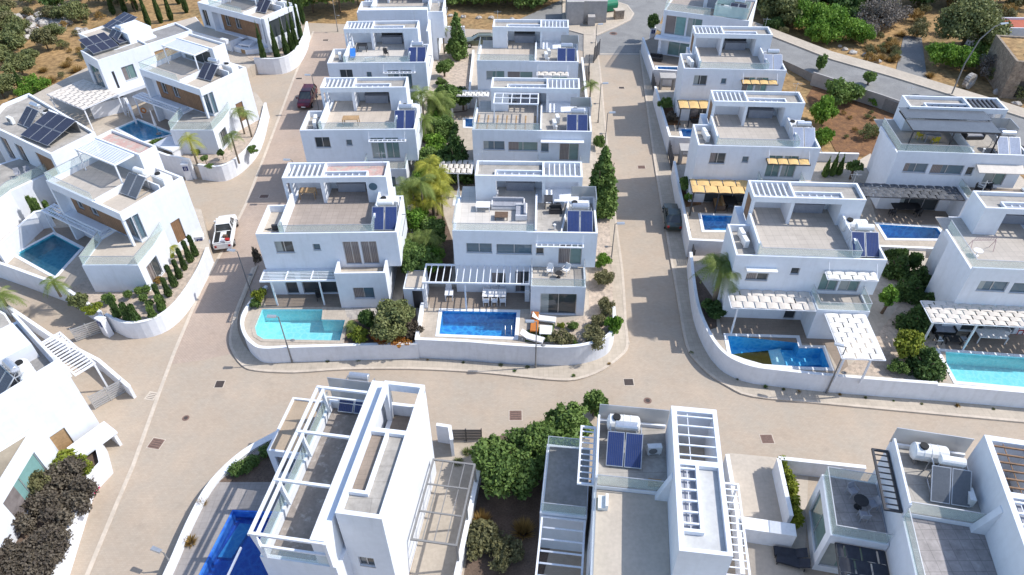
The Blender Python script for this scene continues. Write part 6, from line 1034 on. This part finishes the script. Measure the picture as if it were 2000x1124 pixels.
# ---------------------------------------------------------------- outdoor furniture
def lounger(label,p,yaw,frame,cush,group='sun loungers'):
    t=thing('sun_lounger',label,'sun lounger',p,yaw,group); b=MB(); b.box(-.32,.32,-.95,.45,.24,.30)
    b.build('frame',frame,t)
    for x in (-.28,.28):
        for y in (-.85,.75): b=MB(); b.box(x-.03,x+.03,y-.03,y+.03,0,.239); b.build('leg',frame,t)
    b=MB(); b.box(-.3,.3,-.93,.4,.301,.37); b.build('mattress',cush,t); b=MB(); b.hexa([(-.3,.401,.30),(.3,.401,.30),(.3,1.0,.62),(-.3,1.0,.62),(-.3,.40,.38),(.3,.40,.38),(.3,.97,.69),(-.3,.97,.69)]); b.build('backrest',cush,t); return t
def chair(label,p,yaw,m_,group=None,cush=None):
    t=thing('garden_chair',label,'chair',p,yaw,group); b=MB(); b.box(-.24,.24,-.24,.24,.42,.47); b.build('seat',cush or m_,t)
    for x in (-.22,.22):
        for y in (-.22,.22): b=MB(); b.box(x-.02,x+.02,y-.02,y+.02,0,.419); b.build('leg',m_,t)
    b=MB(); b.hexa([(-.24,.2,.471),(.24,.2,.471),(.24,.24,.471),(-.24,.24,.471),(-.24,.28,.92),(.24,.28,.92),(.24,.32,.92),(-.24,.32,.92)]); b.build('backrest',m_,t); b=MB(); b.box(-.27,-.23,-.22,.22,.62,.66); b.box(.23,.27,-.22,.22,.62,.66); b.build('armrest',m_,t); return t
def table(label,p,yaw,lx,ly,m_,h=.74,group=None,round_=False,mt=None):
    t=thing('garden_table',label,'table',p,yaw,group); b=MB()
    if round_: b.cyl((0,0,h-.04),(0,0,h),lx,n=18); b.build('tabletop',m_,t); b=MB(); b.cyl((0,0,.03),(0,0,h-.041),.04,n=8); b.cyl((0,0,0),(0,0,.03),lx*.55,n=12); b.build('leg',mt or m_,t)
    else:
        b.box(-lx,lx,-ly,ly,h-.05,h); b.build('tabletop',m_,t)
        for x in (-lx+.06,lx-.06):
            for y in (-ly+.06,ly-.06): b=MB(); b.box(x-.035,x+.035,y-.035,y+.035,0,h-.051); b.build('leg',mt or m_,t)
    return t
def sofa(label,p,yaw,w_,frame,cush,group=None,d=.85):
    t=thing('garden_sofa',label,'sofa',p,yaw,group); b=MB(); b.box(-w_/2,w_/2,-d/2,d/2,.06,.32); b.box(-w_/2,w_/2,d/2+.001,d/2+.1,.06,.72); b.box(-w_/2-.1,-w_/2-.001,-d/2,d/2+.1,.06,.58); b.box(w_/2+.001,w_/2+.1,-d/2,d/2+.1,.06,.58); b.build('frame',frame,t); n=max(1,round(w_/.75))
    for k in range(n): x0=-w_/2+w_*k/n; b=MB(); b.box(x0+.01,x0+w_/n-.01,-d/2+.02,d/2-.18,.321,.45); b.build('seat_cushion',cush,t); b=MB(); b.box(x0+.01,x0+w_/n-.01,d/2-.17,d/2-.005,.321,.78); b.build('back_cushion',cush,t)
    return t
def closed_parasol(label,p,h=2.6,m_=CUSH):
    t=thing('parasol',label,'parasol',p); b=MB(); b.cyl((0,0,.07),(0,0,h),.03,n=8); b.build('pole',ALU,t); b=MB(); b.cyl((0,0,h*.35),(0,0,h*.92),.16,.05,10); b.build('canopy',m_,t); b=MB(); b.cyl((0,0,0),(0,0,.069),.3,.28,14); b.build('base',GMET,t); return t
H=lambda h_,x,y,z: tuple(h_.w(x,y,z)); FZ=7.36
# roof lounge of the white-sofa villa
sofa('long white sofa against the tower on the white-sofa villa roof',H(B1,4.3,4.3,FZ),-2.5,2.6,CUSH,CUSHG); sofa('short white sofa arm facing left on the white-sofa villa roof',H(B1,5.4,3.2,FZ),-92,1.5,CUSH,CUSHG); table('low brown coffee table before the white roof sofa',H(B1,3.8,2.75,FZ),-2.5,.55,.4,BROWNF,.38); table('white square table left of the roof sofa',H(B1,2.2,4.0,FZ),-2.5,.6,.45,CUSH,.5); table('white side table with box left of the kitchen counter',H(B1,3.1,5.6,FZ),0,.3,.3,CUSH,.7)
sofa('grey exercise bench on the utility roof of the white-sofa villa',H(B1,8.3,3.6,FZ),0,.9,DMET,BLACK,d=.4); t_=table('black weights rack on the utility roof of the white-sofa villa',H(B1,7.7,4.6,FZ),0,.35,.5,DMET,.8)
b=MB(); b.beam((8.72,.6,7.45),(9.4,4.9,7.45),.16,.16); b.beam((8.72,.6,7.62),(9.4,4.9,7.62),.1,.06); o=b.build('duct',CAP,B1.root)
for l_,x,y,a in (('left white armchair on the white-sofa villa balcony',7.9,-.9,-10),('right white armchair with dark cushion on the white-sofa villa balcony',9.2,-.8,-40)): chair(l_,H(B1,x,y,4.44),a,CUSH,'armchairs on the white-sofa villa balcony')
table('small dark round table on the white-sofa villa balcony',H(B1,8.6,-1.3,4.44),0,.3,.3,BLACK,.5,round_=True)
# patio of the white-sofa villa
pz=1.512; pt=W(966,585,pz); table('white dining table under the white slatted pergola',pt,-2.5,1.0,.5,CUSH)
for i,(dx,dy,a) in enumerate(((-.7,-.65,180),(0,-.65,180),(.7,-.65,180),(-.7,.65,0),(0,.65,0),(.7,.65,0))): chair(('front left','front middle','front right','back left','back middle','back right')[i]+' white chair at the white dining table',(pt.x+dx,pt.y+dy,pz),a,CUSH,'white chairs at the dining table')
table('small white bistro table left of the white dining set',W(878,584,pz),0,.35,.35,CUSH,.72); chair('white chair behind the small bistro table',W(877,574,pz),0,CUSH)
shelf=thing('shelf_unit','white shelf unit against the patio door block','shelf',W(1030,575,pz),-2.5); b=MB(); [b.box(-.2,.2,-.9,.9,.3*k,.3*k+.04) for k in range(5)]; b.build('shelves',CUSH,shelf); b=MB(); b.box(-.2,.2,-.95,-.901,0,1.3); b.box(-.2,.2,.901,.95,0,1.3); b.build('sides',CUSH,shelf)
lounger('white lounger along the tall pool wall',W(1040,665,pz),68,CUSH,CUSH); lounger('white lounger with small frame near the patio door',W(1063,628,pz),80,CUSH,CUSH); table('white square table on the lawn by the loungers',W(1066,652,pz),-5,.5,.5,CUSH,.45); lounger('orange seat beside the white square table',W(1044,637,pz),-5,ORANGE,ORANGE)
b=MB(); b.prism(px([(1030,645),(1085,632),(1075,668),(1025,668)],1.51),None,1.516); tag(b.build('lawn_patch',P('lawn',(.10,.15,.04),.95,.2,2,fine=20,fvar=.2)),kind='structure')
lad=thing('pool_ladder','steel ladder rails at the near corner of the deep blue pool','pool ladder',W(993,656,pz),0); b=MB(); [b.tube([(x,0,.0),(x,0,.7),(x,.25,.85),(x,.55,.5),(x,.55,-.3)],.025,.025,6) for x in (-.25,.25)]; b.build('rails',ALU,lad)
# other roofs and patios
lounger('blue lounger on the roof terrace, alone against the white divider wall',H(A3,2.4,3.1,FZ),8,ALU,BLUEF); table('dark folding table under the tower of the blue-lounger villa',H(A3,3.2,5.0,FZ),0,.6,.45,BLACK); chair('black chair on the blue-lounger villa terrace',H(A3,6.3,3.2,FZ),30,BLACK); table('white trestle on the blue-lounger villa terrace',H(A3,4.6,1.9,FZ),20,.6,.1,CUSH,.5); closed_parasol('closed white parasol on the blue-lounger villa terrace',H(A3,2.3,4.4,FZ),2.2)
table('slatted wooden table on the roof of the villa by the dark red car',H(A2,4.6,2.3,FZ),0,.8,.45,WOODL)
table('pale folding table under the tower of the turquoise-pool villa',H(A1,2.9,6.1,FZ),0,.7,.4,WOODL); b=MB(); b.box(-.3,.3,-.1,.1,0,.5); b.box(-.22,.22,-.16,-.101,.05,.45); b.cyl((-.9,0,.05),(-.4,.1,.08),.04,n=6); o=b.build('floodlight',DMET,None,H(A1,1.2,1.4,FZ)); tag(o,'dark floodlight box on the left roof corner of the turquoise-pool villa','floodlight')
chair('black chair under the pergola of the turquoise-pool villa patio',W(625,585,1.51),20,BLACK); b=MB(); 
for l_,x,y,a in (('left black armchair on the black-pergola villa balcony',8.0,-.9,40),('right black armchair on the black-pergola villa balcony',9.0,-.7,-30)): chair(l_,H(S1,x,y,4.44),a,BLACK,'black armchairs on the balcony')
table('yellow and grey play table under the black roof pergola',H(S1,4.2,3.4,FZ),0,.7,.4,CUSHG); [chair(l_,H(S1,x,y,FZ),a,YELLOW,'yellow chairs under the black pergola') for l_,x,y,a in (('yellow chair left of the grey table under the black pergola',3.2,3.6,90),('yellow chair in front of the grey table under the black pergola',4.3,2.7,180))]
sofa('grey lounge set on the utility roof of the black-pergola villa',H(S1,8.4,4.2,FZ),0,1.6,DMET,CUSHG); 
pz6=1.612; table('large black dining table on the slate-canopy patio',W(1765,415,pz6),-5,1.3,.6,BLACK); [chair(l_,W(u,v,pz6),a,BLACK,'black chairs on the slate-canopy patio') for l_,u,v,a in (('front left black armchair at the slate-canopy table',1740,422,170),('front right black armchair at the slate-canopy table',1790,422,190),('back black armchair at the slate-canopy table',1762,400,0))]
sofa('beige sofa on the amber-awning patio',W(1402,402,pz6),-95,1.7,BROWNF,WOODL); table('black table with chairs pushed in on the amber-awning patio',W(1422,400,pz6),0,.6,1.0,BLACK); [chair(l_,W(u,v,pz6),a,BLACK,'black chairs on the amber-awning patio') for l_,u,v,a in (('front black chair on the amber-awning patio',1424,412,170),('back black chair on the amber-awning patio',1418,388,0))]
sofa('dark sofa with pink cushion on the farther amber-awning patio',W(1355,235,pz6),-90,1.3,BLACK,BROWNF); table('dark table in front of the crossroads villa glass',W(1305,103,1.5),-20,1.2,.6,BLACK); sofa('dark lounge seat beside the crossroads villa pool',W(1280,118,1.5),-20,1.6,BLACK,BLACK)
sofa('dark sofa with white cushions under the long cream canopy',W(1840,648,pz),-5,1.5,BLACK,CUSHG); table('black low table under the long cream canopy',W(1858,668,pz),-5,.6,.35,BLACK,.4); chair('black armchair left of the low table under the cream canopy',W(1830,670,pz),90,BLACK,None,CUSH); chair('black armchair right of the low table under the cream canopy',W(1880,670,pz),-90,BLACK,None,CUSHG); table('table under a white cloth beneath the long cream canopy',W(1930,664,pz),-5,1.1,.5,CUSH,.7); sofa('white corner sofa at the back of the cream canopy patio',W(1940,648,pz),-5,1.8,CUSH,CUSH); chair('red chair at the right end of the cream canopy patio',W(1988,650,pz),0,REDP)
b=MB()
for k in range(9): x=-.8+.2*k; b.beam((x,0,.9),(x+.1,0,1.25),.03)
b.beam((-.9,0,.9),(.9,0,.9),.03); b.beam((-.9,0,.9),(-.9,-.3,0),.03); b.beam((.9,0,.9),(.9,-.3,0),.03); b.beam((-.9,0,.9),(-.9,.3,0),.03); b.beam((.9,0,.9),(.9,.3,0),.03); o=b.build('drying_rack',P('dull_pink_metal',(.5,.33,.33),.6,.1,2),None,H(S2,2.0,3.2,FZ)); tag(o,'pinkish folding drying rack on the aqua-pool villa roof','drying rack'); table('white round table beside the drying rack',H(S2,1.4,2.4,FZ),0,.35,.35,CUSH,.5,round_=True)
table('small dark round table on the grey tiled terrace at bottom right',H(D3,-5.6,6.6,4.05),0,.42,.42,BLACK,round_=True); [chair(l_,H(D3,x,y,4.05),a,CUSHG,'chairs round the dark table at bottom right') for l_,x,y,a in (('chair behind the dark round table at bottom right',-5.9,7.4,20),('chair right of the dark round table at bottom right',-4.85,6.7,-80),('chair in front of the dark round table at bottom right',-5.5,5.8,175))]
for l_,u,v,a in (('upper dark slate lounger beside the bottom-right villa',1540,1085,-100),('lower dark slate lounger beside the bottom-right villa',1545,1102,-108)): lounger(l_,W(u,v,.02),a,DMET,NAVY)
for l_,u,v,a in (('left dark lounger on the left-edge terrace',10,302,-60),('right dark lounger on the left-edge terrace',28,298,-60)): lounger(l_,(W(u,v,3.0).x,W(u,v,3.0).y,1.5),a,DMET,CUSHG)
for l_,u,v in (('left grey cube seat on the left-edge villa terrace',38,347),('right grey cube seat on the left-edge villa terrace',58,343)): chair(l_,W(u,v,4.64),30,CUSHG,'grey seats on the left-edge terrace')
closed_parasol('closed white parasol at the light-blue pool',W(310,262,1.5),3.2); b=MB(); b.tf=Matrix.Rotation(rad(90),4,'X')
for k in range(16): a0=k*.3927; b.beam((.28*math.cos(a0),.28*math.sin(a0),0),(.28*math.cos(a0+.3927),.28*math.sin(a0+.3927),0),.12)
o=b.build('lifebuoy',ORANGE,None,tuple(W(280,216,2.6))); tag(o,'orange ring lifebuoy on the wall by the light-blue pool','lifebuoy')
t_=thing('step_ladder','white step ladder against the wall by the light-blue pool','ladder',W(250,228,1.5),-30); b=MB(); [b.beam((x,0,0),(x,.5,2.2),.05) for x in (-.25,.25)]; [b.beam((-.25,.11*k,.5*k),(.25,.11*k,.5*k),.04) for k in range(1,5)]; b.build('frame',WMET,t_)
on(L2,AC,'white AC unit at the foot of the teal-pool villa wing',0,0,0); q=W(228,563,1.5); AC2=[c for c in bpy.data.objects if c.get('label')=='white AC unit at the foot of the teal-pool villa wing'][0]; AC2.location=(q.x,q.y,1.512); AC2.rotation_euler=(0,0,0)
on(L3,AC,'white AC unit high on the wing wall of the parasol-pool villa',0,0,0); q=W(376,252,3.6); AC3=[c for c in bpy.data.objects if c.get('label')=='white AC unit high on the wing wall of the parasol-pool villa'][0]; AC3.location=(q.x,70.2,3.0); AC3.rotation_euler=(0,0,0)
# ---------------------------------------------------------------- gates, signs, bins, covers
def gate(label,p,q,h,z,mat,n=7,name='slatted_gate'):
    p=Vector((*p,z));q=Vector((*q,z)); L_=(q-p).length; t=thing(name,label,'gate',p,math.degrees(math.atan2(q.y-p.y,q.x-p.x))); b=MB(); [b.box(.06,L_-.06,-.02,.02,.08+(h-.1)*k/n,.08+(h-.1)*(k+.62)/n) for k in range(n)]; b.build('slats',mat,t); b=MB(); b.box(0,.059,-.04,.04,0,h+.05); b.box(L_-.059,L_,-.04,.04,0,h+.05); b.box(L_/2-.04,L_/2+.04,-.045,.045,0,h); b.build('frame',mat,t); return t
gate('aluminium sliding gate at the cactus garden driveway',*px([(150,668),(206,648)]),1.5,0,ALU); gate('aluminium sliding gate under the slatted carport',*px([(186,800),(250,765)]),1.5,0,ALU); gate('dark slatted double gate at the carport frame driveway',*px([(880,862),(942,862)]),1.4,0,DMET); gate('dark slatted side gate by the lower-left villa entrance',*px([(180,905),(208,888)]),1.1,0,DMET)
gate('dark metal gate left of the amber-awning bed, nearer one',*px([(1342,478),(1352,520)]),1.8,0,DMET,8,'street_gate'); gate('dark metal gate on the right street, middle one',*px([(1302,290),(1312,335)]),1.8,0,DMET,8,'street_gate'); gate('dark metal gate on the right street, farther one',*px([(1272,165),(1278,188)]),1.8,0,DMET,8,'street_gate'); gate('tall dark gate at the middle street entrance',*px([(1159,125),(1170,108)]),2.2,.1,DMET,9,'street_gate'); gate('dark entrance gate edge at the corner beside the crossroads road',*px([(1150,130),(1150,165)]),1.6,.1,DMET,6,'street_gate')
def entry(label,u,v,z,w_,d,h,yaw,mat=WALLW): 
    t=thing('entrance_shelter',label,'shelter',W(u,v,z),yaw); b=MB(); b.box(-w_/2,-w_/2+.2,-d/2,d/2,0,h); b.build('side_wall',mat,t); b=MB(); b.box(w_/2-.2,w_/2,-d/2,d/2,0,h); b.build('side_wall',mat,t); b=MB(); b.box(-w_/2-.1,w_/2+.1,-d/2-.1,d/2+.1,h+.001,h+.2); b.build('roof',mat,t); return t
entry('grey entrance shelter behind the nearer amber-awning villa pool wall',1340,325,0,1.8,1.4,2.2,-4,CONC); entry('grey entrance shelter at the farther amber-awning villa gate',1300,182,0,1.8,1.4,2.2,-4,CONC); entry('white entrance shelter beside the teal-pool villa front door',360,478,0,2.6,1.6,2.2,-31); entry('white entrance shelter beside the cypress row',492,118,0,1.6,1.4,2.4,-20); entry('white entrance block at the lower-left villa door',196,884,0,2.6,1.4,1.3,55); entry('white entrance shelter at the palm garden gate',348,320,0,2.8,2.0,2.4,-30)
SD=thing('garden_shed','flat-roofed white garden shed with dark door beside the striped patio','shed',(-8.05,44.6,1.5),-2); b=MB(); b.box(-.85,.85,-.8,1.6,0,2.1); b.build('wall',WHITE,SD); b=MB(); b.box(-.7,.7,-.65,1.45,2.101,2.16); b.build('roof',YARD,SD); b=MB(); b.box(-.1,.7,-.84,-.801,.05,1.9); b.build('door',DMET,SD)
SEG={'8':'abcdefg','6':'afgcde'}
def plate(label,p,yaw,digit,s=.5):
    t=thing('house_number_sign',label,'sign',p,yaw,'house number signs on gate pillars'); b=MB(); b.box(-s/2,s/2,-.02,.02,-s/2,s/2); b.build('plate',NAVYS,t); b=MB(); a=s*.17;hh=s*.3;w_=s*.06
    S={'a':((-a,hh),(a,hh)),'g':((-a,0),(a,0)),'d':((-a,-hh),(a,-hh)),'f':((-a,0),(-a,hh)),'e':((-a,-hh),(-a,0)),'b':((a,0),(a,hh)),'c':((a,-hh),(a,0))}
    for c in SEG[digit]: (x0,z0),(x1,z1)=S[c]; b.box(min(x0,x1)-w_/2,max(x0,x1)+w_/2,-.03,-.021,min(z0,z1)-w_/2,max(z0,z1)+w_/2)
    b.build('number',SIGNW,t)
def pillar(label,u,v,z,h,yaw,w_=.7): t=thing('gate_pillar',label,'gate pillar',W(u,v,z),yaw); b=MB(); b.box(-w_/2,w_/2,-.25,.25,0,h); b.build('pillar',WALLW,t); b=MB(); b.box(-w_/2-.04,w_/2+.04,-.29,.29,h+.001,h+.08); b.build('cap',CAP,t); return t
for l_,u,v,yw,d in (('cactus garden driveway',213,654,-30,'8'),('teal-pool villa entrance',400,492,10,'6'),('palm garden',371,350,10,'8'),('middle street entrance',1273,80,0,'6')):
    pl=pillar('white gate pillar at the '+l_,u,v,0,1.9,yw); q=pl.location+Matrix.Rotation(rad(yw),3,'Z')@Vector((0,-.28,1.45)); plate('navy house number sign at the '+l_,q,yw,d)
q=W(181,958,.8); b=MB(); b.box(-.015,.015,-.28,.28,-.08,.08); o=b.build('wall_sign',PINKS,None,(q.x+.28,q.y,q.z)); o.rotation_euler=(0,0,rad(-15)); tag(o,'small pink sign on the broad white wall at bottom left','sign')
t_=thing('wheelie_bin','grey bin beside the white pickup','bin',W(409,490,0),10); b=MB(); b.hexa([(-.22,-.25,.05),(.22,-.25,.05),(.22,.25,.05),(-.22,.25,.05),(-.28,-.33,.95),(.28,-.33,.95),(.28,.33,.95),(-.28,.33,.95)]); b.build('body',TANKW,t_); b=MB(); b.box(-.3,.3,-.36,.36,.951,1.02); b.build('lid',CUSHG,t_); b=MB(); [b.cyl((x-.03,.28,.1),(x+.03,.28,.1),.1,n=12) for x in (-.22,.22)]; b.build('wheel',RUBBER,t_)
t_=thing('waste_container','green waste container beside the grey block','container',W(1192,22,.13),20); b=MB(); b.hexa([(-.9,-.5,.2),(.9,-.5,.2),(.9,.5,.2),(-.9,.5,.2),(-1.,-.65,1.1),(1.,-.65,1.1),(1.,.65,1.1),(-1.,.65,1.1)]); b.build('body',GREENP,t_); b=MB(); b.cyl((-1.,0,1.15),(1.,0,1.15),.6,n=14); b.build('lid',GREENP,t_)
t_=thing('masonry_block','tan masonry block on the crossroads island','block',W(1208,36,.13),12); b=MB(); b.box(-.7,.7,-.5,.5,0,1.3); b.build('block',STONE,t_); b=MB(); b.box(-.78,.78,-.58,.58,1.301,1.4); b.build('cap',YARD,t_)
t_=thing('millstone','large worn stone ring beside the upper road lamp','stone ring',W(1888,172,0),30); b=MB()
for k in range(20): a0=k*math.pi/10; b.beam((.75*math.cos(a0),0,.95+.75*math.sin(a0)),(.75*math.cos(a0+.34),0,.95+.75*math.sin(a0+.34)),.6,.5)
b.build('ring',ROCK,t_)
def cover(label,u,v,w_,l_,mat,yaw=0,round_=False):
    p=W(u,v,0); b=MB(); t=thing('manhole_cover',label,'manhole cover',(p.x,p.y,.008),yaw,'manhole covers in the roads')
    if round_: b.cyl((0,0,0),(0,0,.012),w_,n=18)
    else: b.box(-w_,w_,-l_,l_,0,.012)
    b.build('cover',mat,t); b=MB()
    if not round_: b.box(-w_-.06,w_+.06,-l_-.06,l_+.06,0,.006); b.build('frame',KERB,t); b=MB(); [b.box(-w_*.8,w_*.8,-l_*.7+l_*.45*k-.02,-l_*.7+l_*.45*k+.02,.0125,.017) for k in range(4)]; b.build('grip_ribs',IROND,t)
    else: b.cyl((0,0,.0121),(0,0,.016),w_*.6,n=14); b.build('centre_disc',IROND,t)
cover('dark square drain cover left of the front road junction',429,751,.32,.34,IROND); cover('large rusty square cover on the bottom left road',305,867,.45,.42,IRON,-12); cover('round rusty cover on the left road',363,817,.26,.26,IRON,0,True); cover('dark square drain cover at the right road junction',1228,747,.35,.32,IROND); cover('rusty square cover on the right road near the driveway',1498,858,.42,.38,IRON); cover('half-hidden round rusty cover by the rooftop screen',1265,783,.3,.3,IRON,0,True); cover('rusty square cover beside the oleanders',1007,812,.45,.45,IRON); cover('rusty square cover on the pink lane near the turquoise-pool villa',516,384,.45,.3,IRON); cover('small dark oval cover in the middle street',1214,172,.35,.25,IROND); cover('rusty square cover in the middle street shade edge',1253,327,.4,.32,IRON); cover('small dark cover on the pink lane, nearer the dark red car',584,154,.4,.22,IROND); cover('small dark cover at the far end of the pink lane',636,79,.4,.25,IROND); cover('small drain grate at the half-empty-pool kerb',1346,683,.2,.16,IROND); cover('small drain grate at the deep-blue-pool kerb',1224,670,.2,.16,IROND); cover('pale square inspection cover on the left pavement',296,774,.35,.35,KERB,-12); cover('rusty oval cover on the crossroads asphalt',1198,66,.6,.4,IRON,0,True)
bike=thing('bicycle','bicycle leaning inside the right street gate','bicycle',W(1357,490,0.0),70)
for x in (-.5,.5):
    b=MB(); [b.beam((x+.32*math.cos(k*.5236),0,.34+.32*math.sin(k*.5236)),(x+.32*math.cos((k+1)*.5236),0,.34+.32*math.sin((k+1)*.5236)),.05) for k in range(12)]; b.build('wheel',RUBBER,bike)
b=MB(); b.beam((-.5,0,.34),(-.1,0,.8),.04); b.beam((-.1,0,.8),(.4,0,.8),.04); b.beam((.4,0,.95),(.5,0,.34),.04); b.beam((-.1,0,.3),(.4,0,.8),.04); b.beam((-.5,0,.34),(-.1,0,.3),.03); b.beam((-.1,0,.3),(-.12,0,.9),.03); b.build('frame',DMET,bike); b=MB(); b.box(-.24,0,-.06,.06,.9,.95); b.build('saddle',BLACK,bike); b=MB(); b.beam((.38,-.25,.98),(.38,.25,.98),.03); b.build('handlebar',DMET,bike)
# ---------------------------------------------------------------- tidy: origins of one-mesh things at their base; unused first copies out
for o in list(bpy.data.objects):
    if o.type=='MESH' and o.parent is None and not o.get('kind') and o.location.length<1e-6 and o.get('label'):
        c=[Vector(q) for q in o.bound_box]; s=Vector((sum(q.x for q in c)/8,sum(q.y for q in c)/8,min(q.z for q in c))); o.data.transform(Matrix.Translation(-s)); o.location=s
for o in [H_SIL,H_WHT,H_DRK,H_PAL,H_SLA,T_CYL,T_BOX,AC]:
    if o['label']=='x':
        for c in list(o.children): bpy.data.objects.remove(c)
        bpy.data.objects.remove(o)
